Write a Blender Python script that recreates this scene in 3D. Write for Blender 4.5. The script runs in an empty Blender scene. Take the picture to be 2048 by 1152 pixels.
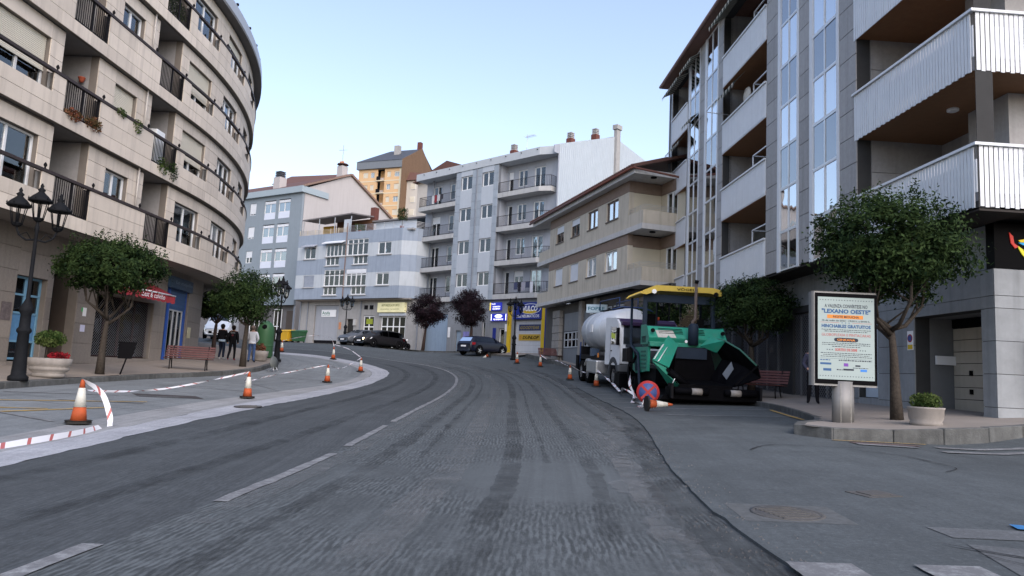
import bpy, bmesh, math, random
from mathutils import Matrix, Vector
R_ = math.radians
scene = bpy.context.scene
col = scene.collection
# ---------------------------------------------------------------- camera
cd = bpy.data.cameras.new('camera'); cam = bpy.data.objects.new('camera', cd); col.objects.link(cam)
cd.sensor_width = 36.0; cd.lens = 1450/2048*36; cd.clip_end = 3000; cd.clip_start = 0.05
cam.matrix_world = Matrix.Translation((0, 0, 1.25)) @ Matrix.Rotation(R_(96.77), 4, 'X') @ Matrix.Rotation(R_(2.8), 4, 'Z')
scene.camera = cam
# ---------------------------------------------------------------- sky and sun (sun low behind the camera to the right)
SUN_EL, SUN_AZ = R_(38), R_(155)        # azimuth measured clockwise from +Y
w = bpy.data.worlds.new('World'); scene.world = w; w.use_nodes = True
nt = w.node_tree; nt.nodes.clear()
sk = nt.nodes.new('ShaderNodeTexSky'); sk.sky_type = 'NISHITA'; sk.sun_disc = False
sk.sun_elevation = SUN_EL; sk.sun_rotation = SUN_AZ; sk.altitude = 100
sk.air_density = 1.5; sk.dust_density = 2.2; sk.ozone_density = 3.0
bg = nt.nodes.new('ShaderNodeBackground'); bg.inputs[1].default_value = 0.15
ow = nt.nodes.new('ShaderNodeOutputWorld')
hs = nt.nodes.new('ShaderNodeHueSaturation'); hs.inputs['Saturation'].default_value = .86; nt.links.new(sk.outputs[0], hs.inputs['Color'])
wb = nt.nodes.new('ShaderNodeMix'); wb.data_type = 'RGBA'; wb.blend_type = 'MULTIPLY'; wb.inputs[0].default_value = 1; wb.inputs[7].default_value = (.985, .93, 1.0, 1)   # cool evening white balance
nt.links.new(hs.outputs[0], wb.inputs[6]); nt.links.new(wb.outputs[2], bg.inputs[0]); nt.links.new(bg.outputs[0], ow.inputs[0])
sl = bpy.data.lights.new('sun', 'SUN'); sl.energy = 1.2; sl.angle = R_(70); sl.color = (1, .94, .87)
so = bpy.data.objects.new('sun', sl); col.objects.link(so)
sd = Vector((math.sin(SUN_AZ)*math.cos(SUN_EL), math.cos(SUN_AZ)*math.cos(SUN_EL), math.sin(SUN_EL)))
so.rotation_euler = sd.to_track_quat('Z', 'Y').to_euler(); so.location = (20, -30, 40)
scene.render.engine = 'CYCLES'
vs = scene.view_settings; vs.view_transform = 'Standard'; vs.look = 'None'; vs.gamma = 1; vs.exposure = 1.02
vs.use_curve_mapping = False
scene.cycles.max_bounces = 5; scene.cycles.diffuse_bounces = 5; scene.cycles.glossy_bounces = 3; scene.cycles.transparent_max_bounces = 10
# ---------------------------------------------------------------- materials
MATS = {}
def mat(name, c, rough=.8, var=.12, scale=3., streak=0., bump=0., bscale=40., metal=0., coat=0., emit=0., spec=.5, dirt=None, piece=0.):
    if name in MATS: return MATS[name]
    m = bpy.data.materials.new(name); m.use_nodes = True; n = m.node_tree; N = n.nodes; L = n.links
    b = N['Principled BSDF']; b.inputs['Roughness'].default_value = rough; b.inputs['Metallic'].default_value = metal
    b.inputs['Specular IOR Level'].default_value = spec if coat or metal else (min(spec, .03) if max(c) < .025 else (min(spec, .1) if max(c) < .06 else min(spec, .3)))
    if coat: b.inputs['Coat Weight'].default_value = coat; b.inputs['Coat Roughness'].default_value = .06
    geo = N.new('ShaderNodeNewGeometry')
    c = tuple(c)+(1,)
    if var > 0:
        t = N.new('ShaderNodeTexNoise'); t.inputs['Scale'].default_value = scale; t.inputs['Detail'].default_value = 6; t.inputs['Roughness'].default_value = .65
        L.new(geo.outputs['Position'], t.inputs['Vector'])
        mx = N.new('ShaderNodeMix'); mx.data_type = 'RGBA'
        mx.inputs[6].default_value = tuple(v*(1-var*1.6) for v in c[:3])+(1,); mx.inputs[7].default_value = tuple(min(v*(1+var*1.6), .95) for v in c[:3])+(1,)
        L.new(t.outputs['Fac'], mx.inputs[0]); src = mx.outputs[2]
        if streak > 0:
            mp = N.new('ShaderNodeMapping'); mp.inputs['Scale'].default_value = (5, 5, .35); L.new(geo.outputs['Position'], mp.inputs[0])
            t2 = N.new('ShaderNodeTexNoise'); t2.inputs['Scale'].default_value = 1.; t2.inputs['Detail'].default_value = 5; L.new(mp.outputs[0], t2.inputs['Vector'])
            rp = N.new('ShaderNodeMapRange'); rp.inputs[1].default_value = .48; rp.inputs[2].default_value = .75; L.new(t2.outputs['Fac'], rp.inputs[0])
            ml = N.new('ShaderNodeMath'); ml.operation = 'MULTIPLY'; ml.inputs[1].default_value = streak; L.new(rp.outputs[0], ml.inputs[0])
            m2 = N.new('ShaderNodeMix'); m2.data_type = 'RGBA'; L.new(ml.outputs[0], m2.inputs[0]); L.new(src, m2.inputs[6])
            d = dirt or tuple(v*.45 for v in c[:3]); m2.inputs[7].default_value = tuple(d)+(1,); src = m2.outputs[2]
        if piece > 0:      # every stone or panel differs a little in tone
            oi = N.new('ShaderNodeObjectInfo'); pr = N.new('ShaderNodeMapRange'); pr.inputs[3].default_value = 1-piece; pr.inputs[4].default_value = 1+piece; L.new(oi.outputs['Random'], pr.inputs[0])
            hv = N.new('ShaderNodeHueSaturation'); L.new(pr.outputs[0], hv.inputs['Value']); L.new(src, hv.inputs['Color']); src = hv.outputs[0]
        L.new(src, b.inputs['Base Color'])
        if emit: L.new(src, b.inputs['Emission Color']); b.inputs['Emission Strength'].default_value = emit
    else:
        b.inputs['Base Color'].default_value = c
        if emit: b.inputs['Emission Color'].default_value = c; b.inputs['Emission Strength'].default_value = emit
    if bump > 0:
        t3 = N.new('ShaderNodeTexNoise'); t3.inputs['Scale'].default_value = bscale; t3.inputs['Detail'].default_value = 4
        L.new(geo.outputs['Position'], t3.inputs['Vector'])
        bp = N.new('ShaderNodeBump'); bp.inputs['Strength'].default_value = bump; bp.inputs['Distance'].default_value = .02
        L.new(t3.outputs['Fac'], bp.inputs['Height']); L.new(bp.outputs[0], b.inputs['Normal'])
    MATS[name] = m; return m
def glass(name, tint, refl, ior=1.6):
    if name in MATS: return MATS[name]
    m = bpy.data.materials.new(name); m.use_nodes = True; n = m.node_tree; N = n.nodes; L = n.links; N.clear()
    o = N.new('ShaderNodeOutputMaterial'); tr = N.new('ShaderNodeBsdfTransparent'); tr.inputs[0].default_value = tuple(tint)+(1,)
    gl = N.new('ShaderNodeBsdfGlossy'); gl.inputs['Roughness'].default_value = .02; gl.inputs[0].default_value = (.92, .96, 1, 1)
    fr = N.new('ShaderNodeFresnel'); fr.inputs[0].default_value = ior
    ad = N.new('ShaderNodeMath'); ad.operation = 'ADD'; ad.use_clamp = True; ad.inputs[1].default_value = refl; L.new(fr.outputs[0], ad.inputs[0])
    geo = N.new('ShaderNodeNewGeometry'); t = N.new('ShaderNodeTexNoise'); t.inputs['Scale'].default_value = .9; L.new(geo.outputs['Position'], t.inputs['Vector'])
    bp = N.new('ShaderNodeBump'); bp.inputs['Strength'].default_value = .06; bp.inputs['Distance'].default_value = .1; L.new(t.outputs['Fac'], bp.inputs['Height']); L.new(bp.outputs[0], gl.inputs['Normal'])
    mx = N.new('ShaderNodeMixShader'); L.new(ad.outputs[0], mx.inputs[0]); L.new(tr.outputs[0], mx.inputs[1]); L.new(gl.outputs[0], mx.inputs[2]); L.new(mx.outputs[0], o.inputs[0])
    MATS[name] = m; return m
GL = glass('window_glass', (.9, .93, .93), .07, 1.5); GLB = glass('bay_glass', (.6, .66, .7), .42); GLBD = glass('bay_glass_dark', (.25, .29, .33), .16); GLC = glass('car_glass', (.16, .18, .2), .0, 1.42); GLG = glass('aqua_glass', (.4, .75, .72), .4)
STONE = mat('beige_stone', (.60, .53, .445), .75, .07, 2.2, .3, .15, 90, dirt=(.19, .165, .145), piece=.09); STONEB = mat('stone_joint', (.17, .15, .13), .9)
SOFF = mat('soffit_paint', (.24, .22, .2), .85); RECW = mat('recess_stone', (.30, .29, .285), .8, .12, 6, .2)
GFST = mat('ground_floor_granite', (.22, .195, .17), .6, .18, 14, .3, .1, 80, piece=.12)
GRAN = mat('granite', (.33, .322, .315), .6, .14, 9, .35, .1, 90, piece=.1); GRANJ = mat('granite_joint', (.05, .05, .05), .9)
WHT = mat('white_paint', (.66, .68, .70), .45, .05, 4, .12); PVC = mat('white_pvc', (.72, .73, .73), .35, .04)
ALU = mat('aluminium', (.55, .56, .57), .35, .05, 8, 0, 0, 40, .6); DKM = mat('dark_iron', (.013, .0125, .014), .5, .1, 12); RAILB = mat('brown_rail', (.045, .036, .036), .5, .15, 6)
SHUT = mat('cream_shutter', (.62, .58, .48), .6, .04); SHUTW = mat('white_shutter', (.68, .7, .72), .55, .04)
CURT = mat('curtain', (.76, .76, .73), .9, .1, 5); DARK = mat('dark_room', (.012, .012, .014), .9, .1)  # dark_room: near-black colour stands in for the shade of unlit interiors
CONC = mat('concrete', (.33, .325, .315), .85, .15, 3, .3, .15, 60); CONCL = mat('pale_concrete', (.42, .42, .41), .85, .14, 2.5, .25, .1, 60)
GRYT = mat('grey_tile', (.31, .35, .39), .6, .08, 3, .3, piece=.09); GRYP = mat('grey_panel', (.42, .455, .49), .6, .05, 3, .1); GRYW = mat('grey_wall', (.34, .365, .41), .8, .08, 2, .2)
CORR = mat('corrugated_steel', (.37, .42, .46), .45, .06, 1.5, .1); TILE = mat('roof_tile', (.12, .062, .05), .85, .3, 9, .3)
BLUEB = mat('blue_grey_band', (.26, .305, .365), .8, .08, 2, .3); LITB = mat('light_grey_band', (.43, .465, .49), .8, .06, 2, .3)
PINKW = mat('pale_render', (.42, .40, .39), .9, .06, .6, .25, dirt=(.3, .27, .26)); BGRY = mat('b_grey', (.22, .26, .29), .75, .06, 2, .1)
ORNG = mat('orange_render', (.60, .40, .22), .9, .05, 1); CREAM = mat('cream_render', (.62, .55, .40), .9, .06, 1); SLATE = mat('slate', (.06, .065, .075), .6, .15, 3); WOODC = mat('brown_cladding', (.16, .10, .06), .8, .25, 3, .5)
FBEI = mat('beige_render', (.50, .45, .365), .9, .1, 1.6, .4, .1, 50, dirt=(.2, .175, .13)); FBEL = mat('cream_wall', (.52, .47, .36), .9, .05, 2); FBRO = mat('brown_render', (.21, .155, .12), .9, .12, 4, .35, dirt=(.24, .19, .15)); FWHT = mat('slab_paint', (.50, .49, .47), .85, .1, 3, .35)
WOOD = mat('soffit_wood', (.25, .125, .06), .6, .15, 5)
BLUED = mat('blue_door', (.10, .24, .42), .5, .25, 5); NAVY = mat('navy_paint', (.02, .045, .13), .45, .1); REDAW = mat('red_awning', (.27, .028, .036), .75, .1, 3)
YEL = mat('yellow_paint', (.62, .42, .02), .5, .08); SIGNB = mat('sign_blue', (.015, .03, .22), .4, .05); SGWHT = mat('sign_white', (.8, .8, .8), .5, .02); BLK = mat('black_plastic', (.006, .006, .007), .55, .1)
RUB = mat('tyre_rubber', (.009, .009, .010), .85, .15, 20); BARK = mat('bark', (.055, .046, .038), .95, .45, 18, .5, .9, 30); BARKD = mat('dark_bark', (.05, .036, .032), .95, .25, 14)
GREENP = mat('paver_green', (.02, .24, .16), .45, .18, 3, .25, dirt=(.10, .14, .11)); PAVBL = mat('paver_blue_steel', (.018, .028, .045), .5, .15, 5); PAVBK = mat('sooty_steel', (.0035, .0035, .0045), .6, .4, 5)
CANY = mat('canopy_yellow', (.52, .37, .06), .55, .06, 3, .15); TRW = mat('truck_white', (.74, .76, .78), .35, .05, 3, .12); TANK = mat('tank_grey', (.56, .59, .62), .4, .08, 1.2, .25, 0, 40, .1); PURP = mat('purple_trim', (.035, .02, .06), .4, .05)
CORG = mat('cone_orange', (.36, .07, .02), .7, .25, 8, .3); CWHT = mat('cone_sleeve', (.52, .51, .45), .5, .12, 6); CBAS = mat('cone_rubber', (.03, .028, .026), .9, .2, 9)
BWOOD = mat('bench_wood', (.085, .03, .028), .6, .25, 6, .3); PLNT = mat('planter_stone', (.27, .245, .22), .85, .18, 7, .4, .2, 70); SOIL = mat('soil', (.03, .022, .015), .95, .3, 12)
REDF = mat('red_flowers', (.30, .02, .03), .7, .3, 20); SKIN = mat('skin', (.42, .24, .17), .6, .05); HAIRD = mat('dark_hair', (.014, .01, .008), .6, .1); HAIRG = mat('grey_hair', (.16, .12, .10), .7, .1)
CLBK = mat('black_cloth', (.010, .010, .012), .9, .1); CLWH = mat('white_cloth', (.62, .64, .68), .85, .04); JEAN = mat('blue_denim', (.055, .10, .22), .9, .25, 14); JEAND = mat('dark_denim', (.012, .018, .035), .9, .2); SHRED = mat('red_shoes', (.25, .02, .03), .6, .05); SHWH = mat('white_shoes', (.6, .6, .6), .6, .05)
def leafmat(name, a, b, sub=.25):
    m = mat(name, a, .6, 0); n = m.node_tree; N = n.nodes; L = n.links; bs = N['Principled BSDF']
    geo = N.new('ShaderNodeNewGeometry'); rp = N.new('ShaderNodeMix'); rp.data_type = 'RGBA'; rp.inputs[6].default_value = tuple(a)+(1,); rp.inputs[7].default_value = tuple(b)+(1,)
    cn = N.new('ShaderNodeTexNoise'); cn.inputs['Scale'].default_value = 2.6; cn.inputs['Detail'].default_value = 2; L.new(geo.outputs['Position'], cn.inputs['Vector'])
    ca = N.new('ShaderNodeMath'); ca.operation = 'MULTIPLY_ADD'; ca.inputs[1].default_value = 3.2; ca.inputs[2].default_value = -1.6; L.new(cn.outputs['Fac'], ca.inputs[0])      # leaf tone differs at random from clump to clump
    cb = N.new('ShaderNodeMath'); cb.operation = 'ADD'; cb.use_clamp = True; L.new(ca.outputs[0], cb.inputs[0]); L.new(geo.outputs['Random Per Island'], cb.inputs[1]); L.new(cb.outputs[0], rp.inputs[0]); L.new(rp.outputs[2], bs.inputs['Base Color']); bs.inputs['Specular IOR Level'].default_value = .08; bs.inputs['Roughness'].default_value = .65
    tl = N.new('ShaderNodeBsdfTranslucent'); L.new(rp.outputs[2], tl.inputs[0]); mx = N.new('ShaderNodeMixShader'); mx.inputs[0].default_value = sub
    L.new(bs.outputs[0], mx.inputs[1]); L.new(tl.outputs[0], mx.inputs[2]); L.new(mx.outputs[0], N['Material Output'].inputs[0]); return m
LEAF = leafmat('leaf_green', (.009, .022, .008), (.042, .07, .022)); LEAFP = leafmat('leaf_purple', (.008, .006, .008), (.024, .013, .018), .06); LEAFB = leafmat('leaf_bush', (.03, .06, .015), (.10, .13, .04)); LEAFR = leafmat('leaf_red', (.10, .012, .015), (.35, .02, .03)); LEAFD = leafmat('leaf_dry', (.09, .07, .03), (.22, .08, .05))
# ---------------------------------------------------------------- mesh helpers
ZB = {}; CACHE = {}
def tag(o, label=None, cat=None, group=None, kind=None):
    if label: o['label'] = label
    if cat: o['category'] = cat
    if group: o['group'] = group
    if kind: o['kind'] = kind
    return o
def empty(name, loc, rz=0, label=None, cat=None, group=None):
    o = bpy.data.objects.new(name, None); col.objects.link(o); o.location = loc; o.rotation_euler = (0, 0, rz); o.empty_display_size = .3
    ZB[o.name] = 0; return tag(o, label, cat, group)
def obj(name, me, parent=None, loc=(0, 0, 0), rz=0, rot=None):
    o = bpy.data.objects.new(name, me); col.objects.link(o); o.location = loc
    o.rotation_euler = rot if rot else (0, 0, rz)
    if parent is not None: o.parent = parent
    return o
class MB:
    def __init__(s): s.v = []; s.f = []; s.m = []; s.sm = []; s.uv = None
    def add(s, vs, fs, mi=0, smooth=False):
        k = len(s.v); s.v += [tuple(p) for p in vs]
        for f in fs: s.f.append(tuple(i+k for i in f)); s.m.append(mi); s.sm.append(smooth)
        return s
    def box(s, x0, x1, y0, y1, z0, z1, mi=0):
        return s.add([(x0, y0, z0), (x1, y0, z0), (x1, y1, z0), (x0, y1, z0), (x0, y0, z1), (x1, y0, z1), (x1, y1, z1), (x0, y1, z1)],
                     [(0, 3, 2, 1), (4, 5, 6, 7), (0, 1, 5, 4), (1, 2, 6, 5), (2, 3, 7, 6), (3, 0, 4, 7)], mi)
    def hexa(s, p, mi=0):   # 8 points: bottom 4 ccw, top 4 ccw
        return s.add(p, [(0, 3, 2, 1), (4, 5, 6, 7), (0, 1, 5, 4), (1, 2, 6, 5), (2, 3, 7, 6), (3, 0, 4, 7)], mi)
    def prism(s, poly, a0, a1, axis='y', mi=0):   # polygon in the two other axes, extruded
        def P(u, w, a): return {'y': (u, a, w), 'x': (a, u, w), 'z': (u, w, a)}[axis]
        n = len(poly); vs = [P(u, w, a0) for u, w in poly]+[P(u, w, a1) for u, w in poly]
        return s.add(vs, [tuple(range(n)), tuple(range(2*n-1, n-1, -1))]+[(i, (i+1) % n, n+(i+1) % n, n+i) for i in range(n)], mi)
    def tube(s, pts, r, n=8, mi=0, cap=True, smooth=True):
        pts = [Vector(p) for p in pts]; rs = r if isinstance(r, (list, tuple)) else [r]*len(pts); k = len(s.v); up = None
        for i, p in enumerate(pts):
            d = (pts[min(i+1, len(pts)-1)]-pts[max(i-1, 0)]).normalized()
            a = up if up is not None else (Vector((0, 0, 1)) if abs(d.z) < .9 else Vector((1, 0, 0)))
            x = d.cross(a).normalized(); y = x.cross(d).normalized(); up = y
            for j in range(n):
                t = 2*math.pi*j/n; s.v.append(tuple(p+(x*math.cos(t)+y*math.sin(t))*rs[i]))
        for i in range(len(pts)-1):
            for j in range(n): s.f.append((k+i*n+j, k+i*n+(j+1) % n, k+(i+1)*n+(j+1) % n, k+(i+1)*n+j)); s.m.append(mi); s.sm.append(smooth)
        if cap:
            s.f.append(tuple(k+j for j in range(n-1, -1, -1))); s.m.append(mi); s.sm.append(False)
            s.f.append(tuple(k+(len(pts)-1)*n+j for j in range(n))); s.m.append(mi); s.sm.append(False)
        return s
    def lathe(s, prof, n=16, c=(0, 0, 0), mi=0, sx=1, sy=1, smooth=True, axis='z', cap=True):
        k = len(s.v)
        for r, z in prof:
            for j in range(n):
                t = 2*math.pi*j/n; a, b = r*math.cos(t)*sx, r*math.sin(t)*sy
                s.v.append((c[0]+a, c[1]+b, c[2]+z) if axis == 'z' else ((c[0]+a, c[1]+z, c[2]+b) if axis == 'y' else (c[0]+z, c[1]+a, c[2]+b)))
        for i in range(len(prof)-1):
            for j in range(n): s.f.append((k+i*n+j, k+i*n+(j+1) % n, k+(i+1)*n+(j+1) % n, k+(i+1)*n+j)); s.m.append(mi); s.sm.append(smooth)
        if cap:
            s.f.append(tuple(k+j for j in range(n-1, -1, -1))); s.m.append(mi); s.sm.append(False)
            s.f.append(tuple(k+(len(prof)-1)*n+j for j in range(n))); s.m.append(mi); s.sm.append(False)
        return s
    def wall(s, x0, x1, z0, z1, y0, y1, holes=(), mi=0):
        xs = sorted({x0, x1}|{v for h in holes for v in h[:2] if x0 < v < x1}); zs = sorted({z0, z1}|{v for h in holes for v in h[2:] if z0 < v < z1})
        inh = lambda x, z: any(h[0] < x < h[1] and h[2] < z < h[3] for h in holes)
        for a, b in zip(xs, xs[1:]):
            for c, d in zip(zs, zs[1:]):
                if not inh((a+b)/2, (c+d)/2):
                    s.add([(a, y0, c), (b, y0, c), (b, y0, d), (a, y0, d)], [(0, 1, 2, 3)], mi); s.add([(a, y1, c), (b, y1, c), (b, y1, d), (a, y1, d)], [(3, 2, 1, 0)], mi)
        for a, b, c, d in holes:
            c = max(c, z0); d = min(d, z1)
            s.add([(a, y0, c), (a, y1, c), (a, y1, d), (a, y0, d)], [(0, 1, 2, 3)], mi); s.add([(b, y0, c), (b, y1, c), (b, y1, d), (b, y0, d)], [(3, 2, 1, 0)], mi)
            s.add([(a, y0, c), (b, y0, c), (b, y1, c), (a, y1, c)], [(0, 1, 2, 3)], mi); s.add([(a, y0, d), (b, y0, d), (b, y1, d), (a, y1, d)], [(3, 2, 1, 0)], mi)
        for a in (x0, x1): s.add([(a, y0, z0), (a, y1, z0), (a, y1, z1), (a, y0, z1)], [(0, 1, 2, 3)], mi)
        for c in (z0, z1): s.add([(x0, y0, c), (x1, y0, c), (x1, y1, c), (x0, y1, c)], [(0, 1, 2, 3)], mi)
        return s
    def shift(s, dx=0, dy=0, dz=0): s.v = [(a+dx, b+dy, c+dz) for a, b, c in s.v]; return s
    def mesh(s, name, mats):
        me = bpy.data.meshes.new(name); me.from_pydata(s.v, [], s.f)
        for m in (mats if isinstance(mats, (list, tuple)) else [mats]): me.materials.append(m)
        me.polygons.foreach_set('material_index', s.m); me.polygons.foreach_set('use_smooth', s.sm)
        if s.uv:
            l = me.uv_layers.new(name='UVMap'); flat = [c for f in s.f for i in f for c in s.uv[i]]; l.data.foreach_set('uv', flat)
        me.update(); return me
    def build(s, name, mats, parent=None, loc=(0, 0, 0), rz=0, rot=None): return obj(name, s.mesh(name, mats), parent, loc, rz, rot)
def bevel(me, w, seg=2):
    b = bmesh.new(); b.from_mesh(me); bmesh.ops.remove_doubles(b, verts=b.verts, dist=.0001)
    bmesh.ops.bevel(b, geom=[e for e in b.edges if e.is_manifold and e.calc_face_angle(0) > .5], offset=w, segments=seg, affect='EDGES', profile=.6); b.to_mesh(me); b.free(); return me
def bx(parent, name, x0, x1, y0, y1, z0, z1, m, bev=0):   # box part; z is world height for buildings (ZB) else local
    zb = ZB.get(parent.name, 0); k = (round(x1-x0, 3), round(y1-y0, 3), round(z1-z0, 3), m.name, bev)
    if k not in CACHE:
        me = MB().box(0, x1-x0, 0, y1-y0, 0, z1-z0).mesh(name, m)
        if bev: bevel(me, bev)
        CACHE[k] = me
    return obj(name, CACHE[k], parent, (x0, y0, z0-zb))
def window(parent, x, y, z, w, h, leaves=2, rz=0, fm=None, gm=None, shutter=0, curtain=None, trans=None, fw=.065, sm=None, dp=1.):
    """window frame (origin lower left, y inward) with one pane child per opening, curtain and roller shutter children"""
    fm = fm or PVC; gm = gm or GL; key = ('win', round(w, 2), round(h, 2), leaves, fm.name, trans, fw, dp)
    xs = [w*i/leaves for i in range(leaves+1)]; zs = [0, h] if not trans else [0]+[h*t for t in trans]+[h]
    if key not in CACHE:
        b = MB(); b.box(0, w, -.03*dp, .04, 0, fw).box(0, w, -.03*dp, .04, h-fw, h).box(0, fw, -.03*dp, .04, fw, h-fw).box(w-fw, w, -.03*dp, .04, fw, h-fw)
        for a in xs[1:-1]: b.box(a-fw*.6, a+fw*.6, -.035*dp, .035, fw, h-fw)
        for a in zs[1:-1]: b.box(fw, w-fw, -.03, .03, a-fw*.5, a+fw*.5)
        CACHE[key] = b.mesh('window', fm)
    o = obj('window', CACHE[key], parent, (x, y, z), rz)
    for i in range(leaves):
        for j in range(len(zs)-1):
            a0, a1, c0, c1 = xs[i]+fw*.5, xs[i+1]-fw*.5, zs[j]+fw*.4, zs[j+1]-fw*.4; k2 = ('pane', round(a1-a0, 2), round(c1-c0, 2), gm.name)
            if k2 not in CACHE: CACHE[k2] = MB().box(0, a1-a0, 0, .012, 0, c1-c0).mesh('pane', gm)
            obj('pane', CACHE[k2], o, (a0, .006+.004*(i % 2), c0))
    if curtain:
        c0, c1 = curtain; k3 = ('curt', round(w*(c1-c0), 2), round(h, 2))
        if k3 not in CACHE:
            ww = w*(c1-c0); n = max(6, int(ww/.07)); b = MB(); 
            for i in range(n): b.add([(ww*i/n, .03*(i % 2), 0), (ww*(i+1)/n, .03*((i+1) % 2), 0), (ww*(i+1)/n, .03*((i+1) % 2), h), (ww*i/n, .03*(i % 2), h)], [(0, 1, 2, 3)])
            CACHE[k3] = b.mesh('curtain', CURT)
        obj('curtain', CACHE[k3], o, (w*c0, .14, 0))
    if shutter > 0:
        hh = h*shutter; smm = sm or SHUT; k4 = ('shut', round(w, 2), round(hh, 2), smm.name)
        if k4 not in CACHE:
            b = MB(); n = max(3, int(hh/.055))
            for i in range(n):
                a, c = hh*i/n, hh*(i+1)/n; b.add([(.02, 0, a), (w-.02, 0, a), (w-.02, -.014, (a+c)/2), (.02, -.014, (a+c)/2), (w-.02, 0, c), (.02, 0, c)], [(0, 1, 2, 3), (3, 2, 4, 5)])
            b.box(.02, w-.02, -.03, 0, -.05, 0)
            CACHE[k4] = b.mesh('shutter', smm)
        obj('shutter', CACHE[k4], o, (0, -.045, h-hh))
    return o
def text(parent, name, s, m, loc, width=None, height=None, size=1., rot=(math.pi/2, 0, 0), ext=.004, align='LEFT', bold=0., shear=0.):
    cu = bpy.data.curves.new('t', 'FONT'); cu.body = s; cu.size = 1; cu.extrude = 0; cu.offset = bold; cu.shear = shear; cu.resolution_u = 2
    t = bpy.data.objects.new('t', cu); me = bpy.data.meshes.new_from_object(t); bpy.data.objects.remove(t); bpy.data.curves.remove(cu)
    xs = [v.co.x for v in me.vertices]; ys = [v.co.y for v in me.vertices]; x0, x1, y0, y1 = min(xs), max(xs), min(ys), max(ys)
    sy = (height/(y1-y0)) if height else size; sx = (width/(x1-x0)) if width else sy
    if width and not height and size == 1.: sy = sx
    for v in me.vertices: v.co = ((v.co.x-x0)*sx, (v.co.y-y0)*sy, 0)
    me.materials.clear(); me.materials.append(m); me.name = name
    return obj(name, me, parent, loc, rot=rot)
# ---------------------------------------------------------------- ground height
def smin(x, a, b, r): # smooth ramp: 0 before a, slope 1 after, blended over r
    if x <= a-r: return 0.
    if x >= a+r: return x-a
    t = x-a+r; return t*t/(4*r)
def cross(x):
    z = .025*(x) + .025*smin(-x, 7, 0, .8) + .05*smin(-x, 7, 0, .8) - .05*smin(-x, 12, 0, .8)
    z += .005*smin(x, 4, 0, .8) + .05*smin(x, 8.3, 0, .8)
    return z
def gz(x, y, side=True):
    if x < -12.5: c = cross(-12.5)
    else: c = cross(min(x, 12))
    z = .018*y + .0015*(min(max(y, 20), 45)-20)**2 + .075*(min(max(y, 45), 56)-45)
    return z+c-(.03*smin(min(x, 14), 4, 0, .8)*min(1, max(0, (17-y)/4))*min(1, max(0, (10.5-x)/2.5)) if side else 0)     # the side street falls away to the right
def swl(x, y): return gz(-11.6, y)+.15+.045*max(0, -11.6-x)      # left pavement
def swr(x, y): return gz(7.0, y, False)+.14+.06*max(0, min(x, 12)-6.5)   # right pavement
def dens(a, b, step):
    n = max(1, int(round((b-a)/step))); return [a+(b-a)*i/n for i in range(n+1)]
def strip(name, Lf, Rt, h, m, parent=None, nx=6, step=.5, skirt=0, zf=None, jit=(0, 0), seed=0):
    """sheet between two polylines (same param by length fraction), following the ground at height h"""
    def resample(pl, n):
        d = [0]
        for p, q in zip(pl, pl[1:]): d.append(d[-1]+math.hypot(q[0]-p[0], q[1]-p[1]))
        out = []
        for i in range(n+1):
            t = d[-1]*i/n; k = 0
            while k < len(pl)-2 and d[k+1] < t: k += 1
            f = (t-d[k])/max(1e-6, d[k+1]-d[k]); out.append((pl[k][0]+(pl[k+1][0]-pl[k][0])*f, pl[k][1]+(pl[k+1][1]-pl[k][1])*f))
        return out, d[-1]
    def smooth(pl):
        for _ in range(2):
            o = [pl[0]]
            for p, q in zip(pl, pl[1:]): o += [(p[0]*.75+q[0]*.25, p[1]*.75+q[1]*.25), (p[0]*.25+q[0]*.75, p[1]*.25+q[1]*.75)]
            pl = o+[pl[-1]]
        return pl
    Lf, Rt = smooth(Lf), smooth(Rt); zf = zf or gz
    _, l1 = resample(Lf, 2); n = max(4, int(l1/step)); A, _ = resample(Lf, n); B, _ = resample(Rt, n); b = MB(); b.uv = []; rj = random.Random(seed); ja = jb = 0
    if jit[0]+jit[1] > 0:
        for i in range(n+1): ja = ja*.6+rj.gauss(0, jit[0]); jb = jb*.6+rj.gauss(0, jit[1]); A[i] = (A[i][0]+ja, A[i][1]+ja*.3); B[i] = (B[i][0]+jb, B[i][1]+jb*.3)
    for i in range(n+1):
        for j in range(nx+1):
            t = j/nx; x, y = A[i][0]+(B[i][0]-A[i][0])*t, A[i][1]+(B[i][1]-A[i][1])*t
            b.v.append((x, y, zf(x, y)+h)); b.uv.append((t*math.hypot(B[i][0]-A[i][0], B[i][1]-A[i][1]), l1*i/n))
    for i in range(n):
        for j in range(nx): k = i*(nx+1)+j; b.f.append((k, k+1, k+nx+2, k+nx+1)); b.m.append(0); b.sm.append(True)
    if skirt:
        for e in (0, nx):
            for i in range(n):
                p, q = b.v[i*(nx+1)+e], b.v[(i+1)*(nx+1)+e]; k = len(b.v); b.v += [p, q, (q[0], q[1], q[2]-skirt), (p[0], p[1], p[2]-skirt)]; b.uv += [(0, 0)]*4
                b.f.append((k, k+1, k+2, k+3)); b.m.append(0); b.sm.append(False)
        for i in (0, n):
            for j in range(nx):
                p, q = b.v[i*(nx+1)+j], b.v[i*(nx+1)+j+1]; k = len(b.v); b.v += [p, q, (q[0], q[1], q[2]-skirt), (p[0], p[1], p[2]-skirt)]; b.uv += [(0, 0)]*4
                b.f.append((k, k+1, k+2, k+3)); b.m.append(0); b.sm.append(False)
    return b.build(name, m, parent)
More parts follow.
